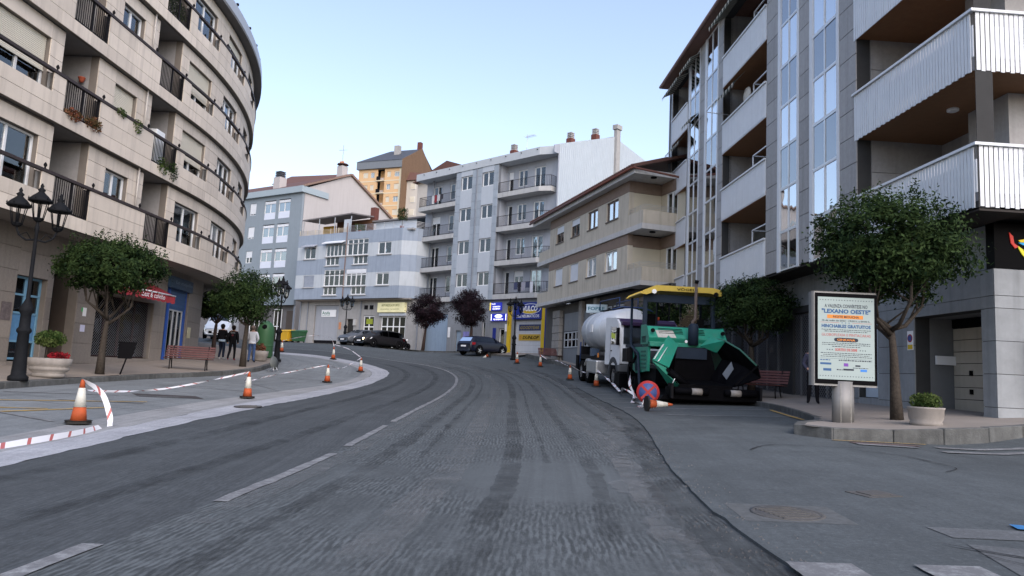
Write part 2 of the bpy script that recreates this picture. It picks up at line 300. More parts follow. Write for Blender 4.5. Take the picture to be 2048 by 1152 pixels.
# ================================================================ GROUND
def roadmat(name, c, groove=0., dark=None, spec=.12, rough=.9, grain=.5, streaky=.5):
    m = bpy.data.materials.new(name); m.use_nodes = True; n = m.node_tree; N = n.nodes; L = n.links; b = N['Principled BSDF']
    b.inputs['Roughness'].default_value = rough; b.inputs['Specular IOR Level'].default_value = spec
    geo = N.new('ShaderNodeNewGeometry'); uv = N.new('ShaderNodeUVMap')
    def noise(sc, vec, det=5, map_=None):
        if map_ is not None:
            mp = N.new('ShaderNodeMapping'); mp.inputs['Scale'].default_value = map_; L.new(vec, mp.inputs[0]); vec = mp.outputs[0]
        t = N.new('ShaderNodeTexNoise'); t.inputs['Scale'].default_value = sc; t.inputs['Detail'].default_value = det; t.inputs['Roughness'].default_value = .7; L.new(vec, t.inputs['Vector']); return t.outputs['Fac']
    def mixc(f, a, bb):
        x = N.new('ShaderNodeMix'); x.data_type = 'RGBA'
        for i, v in ((0, f), (6, a), (7, bb)):
            if hasattr(v, 'is_linked'): L.new(v, x.inputs[i])
            else: x.inputs[i].default_value = v
        return x.outputs[2]
    def rng(f, a, bb, c0=0., c1=1.):
        r = N.new('ShaderNodeMapRange'); r.inputs[1].default_value = a; r.inputs[2].default_value = bb; r.inputs[3].default_value = c0; r.inputs[4].default_value = c1; L.new(f, r.inputs[0]); return r.outputs[0]
    C = lambda k: tuple(v*k for v in c)+(1,)
    big = noise(.35, geo.outputs['Position']); mid = noise(2.2, geo.outputs['Position']); fine = noise(55., geo.outputs['Position'], 3)
    s = mixc(rng(big, .3, .7), C(.78), C(1.25)); s = mixc(rng(mid, .35, .75, 0, .55), s, C(.6)); 
    v2 = noise(1., uv.outputs[0], 6, (2.6, .07, 1)); v3 = noise(1., uv.outputs[0], 4, (11., .16, 1))
    s = mixc(rng(v2, .46, .66, 0, streaky), s, C(.52)); s = mixc(rng(v2, .46, .25, 0, streaky*.7), s, C(1.5)); s = mixc(rng(v3, .5, .64, 0, streaky), s, C(.55)); s = mixc(rng(v3, .45, .3, 0, streaky*.7), s, C(1.5))
    blot = noise(.9, geo.outputs['Position'], 8); s = mixc(rng(blot, .54, .68, 0, .55), s, C(.5)); s = mixc(rng(blot, .44, .3, 0, .4), s, C(1.45)); agg = noise(24., geo.outputs['Position'], 4); s = mixc(rng(agg, .5, .7, 0, grain), s, C(.55)); s = mixc(rng(agg, .45, .28, 0, grain), s, C(1.6))
    s = mixc(rng(fine, .35, .8, 0, grain), s, C(.55)); s = mixc(rng(fine, .42, .15, 0, grain), s, C(1.6))
    bp = N.new('ShaderNodeBump'); bp.inputs['Strength'].default_value = .35; bp.inputs['Distance'].default_value = .01; L.new(fine, bp.inputs['Height']); nrm = bp.outputs[0]
    if groove:
        wob = noise(.8, uv.outputs[0], 3); sx_ = N.new('ShaderNodeSeparateXYZ'); L.new(uv.outputs[0], sx_.inputs[0])
        ph = N.new('ShaderNodeMath'); ph.operation = 'MULTIPLY_ADD'; ph.inputs[1].default_value = 2*math.pi/.052; L.new(sx_.outputs[0], ph.inputs[0]); w9 = N.new('ShaderNodeMath'); w9.operation = 'MULTIPLY'; w9.inputs[1].default_value = 26.; L.new(wob, w9.inputs[0]); L.new(w9.outputs[0], ph.inputs[2])
        sn = N.new('ShaderNodeMath'); sn.operation = 'SINE'; L.new(ph.outputs[0], sn.inputs[0])
        dn = noise(1., uv.outputs[0], 3, (26., 5.2, 1)); dk = N.new('ShaderNodeMath'); dk.operation = 'MULTIPLY_ADD'; dk.inputs[1].default_value = .075; L.new(sn.outputs[0], dk.inputs[0]); L.new(dn, dk.inputs[2])
        dash = rng(dk.outputs[0], .40, .64)
        patch = rng(noise(.55, geo.outputs['Position'], 4), .40, .56)
        dv = N.new('ShaderNodeVectorMath'); dv.operation = 'SUBTRACT'; dv.inputs[1].default_value = (.45, 8., .1); L.new(geo.outputs['Position'], dv.inputs[0]); dm = N.new('ShaderNodeVectorMath'); dm.operation = 'MULTIPLY'; dm.inputs[1].default_value = (.8, .62, 0); L.new(dv.outputs[0], dm.inputs[0]); dl = N.new('ShaderNodeVectorMath'); dl.operation = 'LENGTH'; L.new(dm.outputs[0], dl.inputs[0])
        nz = noise(1.3, geo.outputs['Position'], 7); aa = N.new('ShaderNodeMath'); aa.operation = 'ADD'; L.new(dl.outputs['Value'], aa.inputs[0]); L.new(nz, aa.inputs[1]); pm = rng(aa.outputs[0], 1.2, 1.5); mm_ = N.new('ShaderNodeMath'); mm_.operation = 'MULTIPLY'; L.new(patch, mm_.inputs[0]); L.new(pm, mm_.inputs[1]); patch = mm_.outputs[0]   # worn smooth repair patch
        s = mixc(rng(pm, 0, 1, .4, 0), s, C(1.2))
        ml = N.new('ShaderNodeMath'); ml.operation = 'MULTIPLY'; ml.inputs[1].default_value = groove; L.new(patch, ml.inputs[0])
        gcol = mixc(dash, mixc(.8, s, C(.45)), mixc(.6, s, C(1.55)))
        s = mixc(ml.outputs[0], s, gcol)
        b2 = N.new('ShaderNodeBump'); b2.inputs['Distance'].default_value = .002; L.new(ml.outputs[0], b2.inputs['Strength']); L.new(dash, b2.inputs['Height']); L.new(nrm, b2.inputs['Normal']); nrm = b2.outputs[0]
    L.new(s, b.inputs['Base Color']); L.new(nrm, b.inputs['Normal']); return m
ASPH = roadmat('old_asphalt', (.09, .101, .105), 0, grain=.5, streaky=.2)
ASPL = roadmat('dark_lane_asphalt', (.075, .083, .087), .35, streaky=.5)
MILL = roadmat('milled_asphalt', (.092, .102, .105), .85, streaky=.5)
LOTM = roadmat('parking_asphalt', (.19, .205, .21), 0, grain=.45, streaky=.35)
GUTM = roadmat('gutter_setts', (.36, .37, .39), 0, grain=.5, streaky=.35)
APRM = roadmat('cement_apron', (.28, .285, .285), 0, grain=.35, streaky=.35)
def worn(name, c, amt=.44):
    m = mat(name, c, .85, .15, 6); n = m.node_tree; N = n.nodes; L = n.links; b = N['Principled BSDF']; src = b.inputs['Base Color'].links[0].from_socket
    geo = N.new('ShaderNodeNewGeometry'); t = N.new('ShaderNodeTexNoise'); t.inputs['Scale'].default_value = 7; t.inputs['Detail'].default_value = 9; t.inputs['Roughness'].default_value = .8; L.new(geo.outputs['Position'], t.inputs['Vector'])
    r = N.new('ShaderNodeMapRange'); r.inputs[1].default_value = amt; r.inputs[2].default_value = amt+.16; L.new(t.outputs['Fac'], r.inputs[0])
    mx = N.new('ShaderNodeMix'); mx.data_type = 'RGBA'; L.new(r.outputs[0], mx.inputs[0]); L.new(src, mx.inputs[6]); mx.inputs[7].default_value = (.13, .132, .135, 1); L.new(mx.outputs[2], b.inputs['Base Color']); return m
PAVM = mat('pavement_tile', (.24, .205, .17), .9, .14, 1.4, 0, .2, 60); PAVM2 = mat('warm_pavement', (.225, .2, .175), .9, .16, 1.2, 0, .2, 60)
KERB = mat('kerb_stone', (.095, .097, .093), .95, .4, 5, .6, .5, 30, piece=.15); LINEW = worn('road_paint', (.25, .258, .258), .37); LINEY = worn('yellow_road_paint', (.38, .25, .07), .5)
b = MB(); b.uv = []
xs = [-600, -300, -150, -80, -50, -35]+dens(-28, 24, .5)+[32, 45, 80, 150, 300, 600]; ys = [-200, -60, -20, -10]+dens(-5, 75, .5)+[82, 90, 100, 130, 200, 400, 900, 2000]
for y in ys:
    for x in xs: b.v.append((x, y, gz(x, max(min(y, 400), -60)))); b.uv.append((x, y))
nx = len(xs)
for i in range(len(ys)-1):
    for j in range(nx-1): k = i*nx+j; b.f.append((k, k+1, k+nx+1, k+nx)); b.m.append(0); b.sm.append(True)
tag(b.build('ground', ASPH), kind='structure')
CL = [(-2.75, -4), (-2.7, 3), (-2.5, 5.5), (-2.2, 9), (-2.2, 18), (-2.12, 26), (-2.2, 32), (-2.6, 37), (-3.7, 41.5), (-5.6, 45), (-8.2, 47.2), (-12, 48.6), (-20, 50.5)]
GO = [(-5.1, -4), (-5.2, 6), (-5.45, 10), (-5.7, 13), (-5.9, 18), (-5.8, 24), (-5.6, 30), (-5.8, 36), (-6.6, 40), (-8.4, 43), (-11, 44.8), (-14, 45.8), (-20, 47.5)]
GI = [(-5.75, -4), (-5.9, 6), (-6.1, 10), (-6.45, 14), (-6.75, 19), (-6.6, 25), (-6.35, 30), (-6.6, 36), (-7.5, 39.5), (-9.2, 42), (-11.6, 43.7), (-14.4, 44.7), (-20, 46.4)]
AP = [(x-(.9 if 4 < y < 26 else .5), y) for x, y in GI]
MR = [(1.85, -4), (1.8, 4.5), (1.78, 6), (1.9, 8), (2.2, 10.5), (2.65, 13.5), (3.05, 18), (3.1, 24), (2.95, 31), (2.6, 37), (1.6, 42), (-.6, 47), (-4.5, 51), (-10, 53.5), (-20, 55.5)]
tag(strip('milled_lane', CL, [(x+.1, y) for x, y in MR], .006, MILL, nx=10, step=.35), kind='structure')
tag(strip('left_lane', GO, CL, .005, ASPL, nx=8, step=.4), kind='structure')
tag(strip('gutter_strip', GI, GO, .010, GUTM, nx=3, step=.3, jit=(.015, .02), seed=5), kind='structure')
tag(strip('cement_apron', AP, GI, .008, APRM, nx=3, step=.4), kind='structure')
KL = [(-11.3, -4), (-11.4, 16), (-11.75, 20), (-11.8, 24), (-11.0, 28.5), (-10.9, 32), (-11.5, 36), (-12.1, 39), (-14, 42), (-17.5, 44.5), (-22, 46)]
tag(strip('parking_lot', [(x+.02, y) for x, y in KL], AP, .004, LOTM, nx=10, step=.5), kind='structure')
APR = [(x+.0, y) for x, y in MR[:9]]
tag(strip('side_street', APR, [(22, -4), (22, 4.5), (22, 6), (22, 8), (22, 10.5), (22, 13.5), (16, 18), (14, 24), (12, 31)], .03, ASPH, nx=24, step=.25, skirt=.04, jit=(.008, 0), seed=3), kind='structure')
def line(name, pts, w, m, h=.014, lift=0., jit=.006, seed=1):
    Lp, Rp = [], []
    for i, p in enumerate(pts):
        q0, q1 = pts[max(i-1, 0)], pts[min(i+1, len(pts)-1)]; d = Vector((q1[0]-q0[0], q1[1]-q0[1])).normalized(); Lp.append((p[0]-d.y*w/2, p[1]+d.x*w/2)); Rp.append((p[0]+d.y*w/2, p[1]-d.x*w/2))
    return tag(strip(name, Lp, Rp, h+lift, m, nx=1, step=.4 if not jit else .12, jit=(jit, jit), seed=seed), kind='structure')
def sub(pl, y0, y1): return [p for p in pl if y0 <= p[1] <= y1]
line('centre_line', [(-2.72, 3), (-2.68, 4.2), (-2.62, 4.85)], .14, LINEW)
line('centre_line', [(-2.38, 6.3), (-2.28, 7.7), (-2.19, 9.5)], .13, LINEW)
line('centre_line', [(-2.19, 10.3), (-2.2, 12), (-2.2, 13.6)], .12, LINEW)
line('centre_line', [(-2.2, 14.4), (-2.2, 18), (-2.12, 26), (-2.2, 32), (-2.6, 37), (-3.7, 41.5), (-5.6, 45), (-8.2, 47.2), (-12, 48.6), (-19, 50.2)], .12, LINEW)
for p, q in [((-11.1, 16.2), (-8.4, 18.9)), ((-9.6, 15.7), (-8.2, 16.6)), ((-10.6, 22.2), (-7.7, 23.0)), ((-9.4, 26.5), (-7.6, 24.4)), ((-10.4, 29.4), (-7.6, 30.8)), ((-9.6, 13.2), (-7.6, 12.4))]: line('bay_line', [p, ((p[0]+q[0])/2, (p[1]+q[1])/2), q], .09, LINEW)
for p, q in [((-9.0, 12.6), (-8.2, 15.1)), ((-10.2, 14.4), (-8.3, 17.0)), ((-10.8, 12.2), (-8.7, 14.0))]: line('yellow_line', [p, ((p[0]+q[0])/2, (p[1]+q[1])/2), q], .09, LINEY)
for y in (17.7, 20.2, 22.6, 24.6, 26.6, 28.6, 30.6, 33): line('bay_line', [(3.25 if y > 19 else 3.9, y), (5.4, y+.12), (7.3, y+.25)], .09, LINEW, lift=.03)
for x in (1.95, 2.75, 3.6): line('crossing_bar', [(x, 2.2), (x+.02, 3.4), (x+.04, 4.68)], .42, LINEW, lift=.03)
for p, q in [((5.95, 12.45), (6.9, 12.3)), ((7.3, 12.45), (8.9, 12.35)), ((7.0, 11.75), (8.6, 11.9))]: line('crossing_bar', [p, ((p[0]+q[0])/2, (p[1]+q[1])/2), q], .22, LINEW, lift=.03)
line('yellow_line', [(5.75, 12.95), (6.6, 12.98), (7.4, 12.95)], .07, LINEY, lift=.03)
line('yellow_line', [(7.35, 20.4), (7.05, 18.6), (6.85, 16.9)], .1, LINEY, lift=.035)
BLUEP = mat('blue_road_paint', (.03, .15, .34), .8, .3, 15)
line('blue_mark', [(4.05, 5.9), (4.4, 5.8), (4.9, 5.75)], .18, BLUEP, lift=.03)
line('asphalt_patch', [(5.95, 12.66), (6.5, 12.66), (7.1, 12.62)], .26, mat('red_asphalt', (.10, .07, .065), .9, .3, 9), lift=.028)
line('asphalt_patch', [(-9.3, 18.4), (-8.7, 18.9), (-8.1, 19.4)], .8, roadmat('dark_patch', (.07, .065, .065), 0), h=.010)
CPAT = roadmat('concrete_patch', (.125, .132, .136), 0, streaky=.2)
line('concrete_slab', [(3.2, 4.9), (3.9, 4.75), (4.6, 4.5)], .8, CPAT, lift=.020, jit=.02); line('concrete_slab', [(3.3, 5.65), (3.7, 5.65), (4.1, 5.6)], .35, CPAT, lift=.020, jit=.02)
# pavements with kerb stones
def kerbs(parent, pl, w, h, zf, m, base=0, drop=.1):
    d = [0]
    for p, q in zip(pl, pl[1:]): d.append(d[-1]+math.hypot(q[0]-p[0], q[1]-p[1]))
    def at(t):
        k = 0
        while k < len(pl)-2 and d[k+1] < t: k += 1
        f = (t-d[k])/(d[k+1]-d[k]); return Vector((pl[k][0]+(pl[k+1][0]-pl[k][0])*f, pl[k][1]+(pl[k+1][1]-pl[k][1])*f))
    t = 0; rnd = random.Random(4)
    while t < d[-1]-.2:
        l = min(rnd.uniform(.85, 1.1), d[-1]-t); a, c = at(t+.008), at(t+l-.008); t += l
        u = (c-a).normalized(); nrm = Vector((-u.y, u.x)); z0, z1 = zf(a.x, a.y)+h+rnd.uniform(-.006, .006), zf(c.x, c.y)+h+rnd.uniform(-.006, .006)
        q = [a, c, c+nrm*w, a+nrm*w]; zz = [z0, z1, z1, z0]; mm = MB().hexa([(p.x-a.x, p.y-a.y, z-h-drop-z0) for p, z in zip(q, zz)]+[(p.x-a.x, p.y-a.y, z-z0) for p, z in zip(q, zz)]).mesh('kerb_stone', m)
        bevel(mm, .012, 1); obj('kerb_stone', mm, parent, (a.x, a.y, z0))
gz0 = lambda x, y: gz(-11.6, y)
BL = [(-18, -4), (-18, 16), (-18, 20), (-18, 24), (-18, 28.5), (-19, 32), (-20, 36), (-22, 39), (-24, 42), (-27, 44.5), (-30, 46)]
pvl = tag(strip('pavement', BL, [(x-.2, y) for x, y in KL], 0, PAVM, nx=10, step=.6, zf=swl), kind='structure'); kerbs(pvl, KL, .22, .155, gz0, KERB)
# right pavement with the corner island in front of the totem
KR = [(16, 15.6), (12, 14.7), (10.4, 14.0), (9.4, 13.45), (8.4, 13.15), (7.2, 13.1), (5.7, 13.2), (5.35, 13.6), (5.6, 14.4), (6.5, 15.4), (6.9, 16.5), (7.2, 18), (7.5, 20), (7.6, 23), (7.5, 27), (7.1, 33), (6.0, 38), (3.9, 43.5), (2.6, 48), (1.2, 52.5)]
BR = [(16, 16.6), (13, 15.8), (12.3, 15.4), (12, 15), (11.5, 14.9), (11.2, 14.6), (11, 14.9), (11, 15.2), (11, 15.6), (11, 16.2), (11, 17), (11, 18.2), (11, 20), (11, 23), (10.5, 27), (10, 33), (9.5, 38), (7, 43.5), (5, 50), (5, 56)]
def offs(pl, d):
    o = []
    for i, p in enumerate(pl):
        q0, q1 = pl[max(i-1, 0)], pl[min(i+1, len(pl)-1)]; u = Vector((q1[0]-q0[0], q1[1]-q0[1])).normalized(); o.append((p[0]+u.y*d, p[1]-u.x*d))
    return o
pvr = tag(strip('pavement', offs(KR, .08), BR, .0, PAVM2, nx=10, step=.4, zf=swr), kind='structure'); kerbs(pvr, KR[::-1], .2, .145, lambda x, y: swr(x, y)-.14, KERB, drop=.4)
KD = [(-40, 68), (-30, 66), (-21, 65.5), (-14, 62), (-8.5, 60.4), (-4, 56.5), (.5, 52.4)]
BD = [(-44, 90), (-34, 86), (-22, 75), (-16, 71), (-9, 68), (-3, 63), (3, 57)]
pvd = tag(strip('pavement', BD, KD, .13, PAVM, nx=8, step=.8), kind='structure'); kerbs(pvd, KD[2:], .2, .135, gz, KERB)
# manholes and drain covers
IRON = mat('cast_iron', (.075, .072, .068), .7, .25, 20, 0, .3, 60)
def manhole(x, y, r, name='manhole_cover', label='', sq=False):
    z = gz(x, y)+.025; b = MB()
    if sq: b.box(-r, r, -r*.8, r*.8, 0, .012); b.box(-r*.6, r*.6, -r*.5, r*.5, .012, .018)
    else:
        b.lathe([(r, 0), (r, .012), (r*.88, .012), (r*.86, .006), (r*.84, .012), (0.01, .012)], 28)
        for i in range(-3, 4): b.box(-r*.6, r*.6, i*r*.2-.012, i*r*.2+.012, .012, .018)
    o = b.build(name, IRON, None, (x, y, z)); o.rotation_euler = (math.atan(.018), -math.atan(.028), .3); return tag(o, label, 'manhole')
FRM = mat('cover_frame', (.085, .09, .09), .9, .35, 15)
line('cover_surround', [(1.95, 6.28), (2.4, 6.26), (2.85, 6.22)], .72, mat('cover_frame', (.2, .19, .17)), lift=.018, jit=.01)
manhole(2.4, 6.25, .3, label='round cast iron manhole cover in the side street, nearest the milled edge')
manhole(3.65, 7.3, .2, label='small square drain cover in the grey side street asphalt', sq=True)
manhole(-6.1, 17.4, .32, label='round manhole cover in the pale gutter by the second cone')
# cracks and loose grit
CRK = mat('crack_fill', (.025, .025, .026), .95, .2, 20)
def crack(p, ang, n, step, seed, lift=0., w=.018):
    rn = random.Random(seed); pts = [p]
    for i in range(n): ang += rn.gauss(0, .35); pts.append((pts[-1][0]+math.cos(ang)*step, pts[-1][1]+math.sin(ang)*step))
    line('crack', pts, w, CRK, .013, lift, jit=.006, seed=seed)
for i, (p, a, n_, l) in enumerate([((3.1, 5.3), -.2, 8, .03), ((3.2, 5.0), -.9, 6, .03), ((3.9, 16.9), .1, 8, .03), ((5.0, 15.6), 2.6, 7, .03), ((-9.5, 15), .3, 9, 0), ((-10.4, 18.4), .1, 10, 0), ((-9.8, 24), .7, 10, 0), ((-8.6, 28), 1.2, 9, 0), ((-8.0, 33), 1.4, 9, 0), ((5.5, 9.2), .4, 9, .03), ((3.6, 10.8), 1.3, 9, .03)]): crack(p, a, n_, .3, 40+i, l)
rn = random.Random(12); b = MB()
for i in range(900):
    t = rn.random(); y = 4+t*t*34
    k = 0
    while k < len(MR)-2 and MR[k+1][1] < y: k += 1
    f = (y-MR[k][1])/(MR[k+1][1]-MR[k][1]); x = MR[k][0]+(MR[k+1][0]-MR[k][0])*f+rn.gauss(.05, .16)-abs(rn.gauss(0, .1)); s_ = rn.uniform(.004, .012); z = gz(x, y)+(.03 if x > MR[k][0]+.05 else .006)
    b.add([(x-s_, y-s_, z), (x+s_, y-s_*.6, z), (x+s_*.4, y+s_, z), (x, y, z+s_*1.1)], [(0, 1, 3), (1, 2, 3), (2, 0, 3)])
tag(b.build('loose_grit', mat('grit', (.075, .075, .075), .95, .4, 60)), 'loose asphalt grit along the edge of the milled lane', 'grit', kind='stuff')
# tyre tracks and swept dust left on the milled lane (thin deposits, partly see-through)
def deposit(name, c, amt):
    m = bpy.data.materials.new(name); m.use_nodes = True; n = m.node_tree; N = n.nodes; L = n.links; b = N['Principled BSDF']; b.inputs['Base Color'].default_value = c+(1,); b.inputs['Roughness'].default_value = .95; b.inputs['Specular IOR Level'].default_value = .05
    uv = N.new('ShaderNodeUVMap'); sp = N.new('ShaderNodeSeparateXYZ'); L.new(uv.outputs[0], sp.inputs[0]); geo = N.new('ShaderNodeNewGeometry'); t = N.new('ShaderNodeTexNoise'); t.inputs['Scale'].default_value = 1.6; t.inputs['Detail'].default_value = 8; t.inputs['Roughness'].default_value = .75; L.new(geo.outputs['Position'], t.inputs['Vector'])
    r = N.new('ShaderNodeMapRange'); r.inputs[1].default_value = .38; r.inputs[2].default_value = .68; r.inputs[4].default_value = amt; L.new(t.outputs['Fac'], r.inputs[0]); L.new(r.outputs[0], b.inputs['Alpha']); return m
TRK = deposit('tyre_deposit', (.03, .032, .034), .42); DST = deposit('dust_deposit', (.2, .205, .205), .4)
def along(off, y0, y1):
    o = []
    for (x, y), (x2, y2) in zip(CL, CL[1:]):
        d = Vector((x2-x, y2-y)).normalized()
        if y0 <= y <= y1: o.append((x+d.y*off, y-d.x*off))
    return o
for i, (o_, y0, y1, w_, m_) in enumerate([(.75, 3, 47, .22, TRK), (1.15, 8, 47, .09, TRK), (2.35, 3, 45, .24, TRK), (2.75, 9, 45, .07, TRK), (3.3, 5, 44, .18, TRK), (3.75, 3, 43, .3, DST), (4.35, 8, 42, .12, TRK), (4.75, 8, 41, .1, TRK), (1.7, 3, 45, .35, DST), (.25, 5, 46, .25, DST), (-1.0, 3, 47, .25, TRK), (-2.4, 3, 46, .28, TRK)]): line('tyre_track', along(o_, y0, y1), w_, m_, .0165+.0015*(i % 4), jit=.012, seed=70+i)
line('edge_dirt', [(x-.2, y) for x, y in MR[:11]], .42, TRK, .0235, jit=.04, seed=90); line('edge_dust', [(x-.55, y) for x, y in MR[:11]], .3, DST, .0225, jit=.05, seed=91)
# ================================================================ BUILDING A: curved beige stone apartment block (left)
rnd = random.Random(7)
AP0 = Vector((-14.1, 14)); AU = Vector((.6, 16)).normalized(); AN = Vector((AU.y, -AU.x)); AR = 31.; AS0 = 15.; ACEN = AP0+AU*AS0-AN*AR
def apath(s, o=0.):
    if s <= AS0: p = AP0+AU*s+AN*o; t = AU
    else:
        f = (s-AS0)/AR; p = ACEN+(AN*math.cos(f)+AU*math.sin(f))*(AR+o); t = AU*math.cos(f)-AN*math.sin(f)
    return p, math.atan2(t.y, t.x)
Aroot = empty('apartment_building', (-15.3, 24, .8), 0, 'curved beige stone apartment block with iron balconies behind the left pavement', 'building')
AX, AY, AZ = Aroot.location
def cbox(b, s0, s1, o0, o1, z0, z1, mi=0):
    n = max(1, int(math.ceil((s1-s0)/.8))) if s1 > AS0 else 1; k = len(b.v)
    for i in range(n+1):
        s = s0+(s1-s0)*i/n
        for o, z in ((o1, z0), (o0, z0), (o0, z1), (o1, z1)):
            p, _ = apath(s, o); b.v.append((p.x-AX, p.y-AY, z-AZ))
    for i in range(n):
        a = k+i*4
        for j in range(4): b.f.append((a+j, a+(j+1) % 4, a+4+(j+1) % 4, a+4+j)); b.m.append(mi); b.sm.append(False)
    b.f.append((k, k+3, k+2, k+1)); b.f.append((k+n*4, k+n*4+1, k+n*4+2, k+n*4+3)); b.m += [mi, mi]; b.sm += [False, False]
def cpart(name, m, segs):
    if name in ('wall', 'parapet'):
        b = MB()
        for s in segs: cbox(b, *s)
        me = b.mesh(name, m); q = bmesh.new(); q.from_mesh(me); bmesh.ops.remove_doubles(q, verts=q.verts, dist=.002); q.to_mesh(me); q.free(); return obj(name, me, Aroot)
    for s in segs:
        b = MB(); cbox(b, *s); o = b.build(name, m, Aroot)
    return o
SMAX = 33.; SMIN = -2.
WIN = [(4.5, 6.66, 1, 2), (9.98, 11.35, 0, 2), (14.74, 16.95, 1, 2), (18.5, 20.9, 1, 3), (22.9, 24.6, 1, 2), (27, 29, 1, 2), (.6, 2.4, 1, 2)]   # s0 s1 notch leaves
REC = [(7.24, 9.0), (12.3, 14.1)]
NOT = [(4.3, 6.68), (14.7, 16.9), (18.45, 20.95), (22.8, 24.4), (26.9, 29.1), (.5, 2.5)]
LEV = [5.05, 8.05, 11.0, 13.98]; EAVE = 16.95
STATE = {0: [(0, 1), (0, 1), (0, 1), (0, 1), (0, 1)], 1: [(.62, 0), (.75, 0), (.66, 0), (0, 1), (0, 1)], 2: [(.8, 0), (0, 1), (.7, 0), (0, 1), (0, 1)], 3: [(0, 1), (0, 1), (0, 1), (.2, 1), (0, 1)]}
def panels(s0, s1, o0, o1, z0, z1, maxl=1.7, name='stone_panel', m=None):
    n = max(1, int(math.ceil((s1-s0)/maxl)))
    for i in range(n):
        a, c = s0+(s1-s0)*i/n, s0+(s1-s0)*(i+1)/n; b = MB(); cbox(b, a+.002, c-.002, o0, o1, z0+.0065, z1-.0065)
        b.build(name, m or STONE, Aroot)
for fl, L in enumerate(LEV):
    top = LEV[fl+1] if fl < 3 else EAVE
    # slab, backing wall
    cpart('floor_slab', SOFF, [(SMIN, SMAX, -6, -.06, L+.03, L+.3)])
    brk = sorted([(a, c, 'n') for a, c in NOT]+[(a, c, 'r') for a, c in REC]); segs = []; cur = SMIN
    for a, c, k in brk:
        segs.append((cur, a, 1.42)); segs.append((a, c, .85 if k == 'n' else .43)); cur = c
    segs.append((cur, SMAX, 1.42))
    cpart('parapet', STONEB, [(a, c, -.14, -.03, L+.005, L+h-.01) for a, c, h in segs])
    for a, c, h in segs:
        if c < 3.0 or a > 27: continue
        z = 0
        for zz in (.43, .85 if h < .9 else .92, 1.42):
            if zz > h+.01: break
            panels(a, c, -.03, 0, L+z, L+zz); z = zz
    cpart('parapet_cheek', mat('grey_sheet', (.2, .2, .2), .5), [(a-.06+(.06 if e else 0), a+(.06 if e else 0), -.2, -.035, L+.86, L+1.4) for pr in NOT for e, a in enumerate(pr)])
    cpart('hand_rail', RAILB, [(SMIN, SMAX, -.09, .03, L+1.43, L+1.52)])
    # set-back wall with openings
    holes = [(a, c, L+.85, L+2.47) for a, c, _, _ in WIN]+[(a, c, L+.3, top) for a, c in REC]
    xs = sorted({SMIN, SMAX}|{v for h in holes for v in h[:2]}); cells = []
    for a, c in zip(xs, xs[1:]):
        hh = [h for h in holes if h[0] < (a+c)/2 < h[1]]
        if not hh: cells.append((a, c, -.5, -.24, L+.3, top+.02))
        else:
            if hh[0][2] > L+.31: cells.append((a, c, -.5, -.24, L+.3, hh[0][2]))
            if hh[0][3] < top-.01: cells.append((a, c, -.5, -.24, hh[0][3], top+.02))
    cpart('wall', STONEB, cells)
    for a, c, s0_, o0_, z0_, z1_ in cells:
        if c < 3.5 or a > 26.8: continue
        zc = [1.44, 1.95, 2.47, 2.93]
        for q in range(3):
            lo, hi = L+zc[q], L+zc[q+1]
            if lo >= z0_-.02 and hi <= z1_+.02: panels(a, c, -.24, -.21, lo, hi, 2.6)
    for wi, (a, c, nt_, lv) in enumerate(WIN):
        p, ang = apath((a+c)/2, -.40); st = STATE[fl][wi] if wi < 5 else (.5, 0)
        d = Vector((math.cos(ang), math.sin(ang)))*(-(c-a)/2)
        window(Aroot, p.x+d.x-AX, p.y+d.y-AY, L+.86-AZ, c-a-.01, 1.6, lv, ang, shutter=st[0], curtain=(.05, .95) if st[1] and (wi+fl) % 3 else ((0, .5) if st[1] else None))
    for ri, (a, c) in enumerate(REC):
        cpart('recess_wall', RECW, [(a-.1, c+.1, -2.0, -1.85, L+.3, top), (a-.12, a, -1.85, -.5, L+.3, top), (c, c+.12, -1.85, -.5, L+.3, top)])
        p, ang = apath((a+c)/2-.4, -1.84); window(Aroot, p.x-AX, p.y-AY, L+.32-AZ, .85, 2.1, 1, ang, fm=mat('brown_frame', (.06, .04, .03), .5))
        b = MB(); n = 17
        for i in range(n+1):
            s = a+.03+(c-a-.06)*i/n; cbox(b, s-.009, s+.009, -.05, -.03, L+.45, L+1.43)
        cbox(b, a+.02, c-.02, -.06, -.02, L+.46, L+.49); cbox(b, a+(c-a)*.48, a+(c-a)*.52, -.07, -.01, L+.45, L+1.43); cbox(b, c-.08, c-.02, -.1, -.02, L+.43, L+1.43)
        b.build('railing', DKM, Aroot)
    FIN = [6.82, 9.15, 11.95, 14.26, 17.0, 17.9, 20.95, 22.2, 24.2]
    for s in FIN:
        p, ang = apath(s, -.03); MB().lathe([(.035, 0), (.03, .03), (.018, .05), (.045, .09), (.05, .13), (.03, .17), (.008, .2)], 8).build('finial', DKM, Aroot, (p.x-AX, p.y-AY, L+1.52-AZ))
    p, _ = apath(11.82, -.12); MB().tube([(0, 0, L+1.3-AZ), (0, 0, top-AZ)], .03, 8).build('downpipe', mat('pipe_paint', (.46, .43, .39), .6), Aroot, (p.x-AX, p.y-AY, 0))
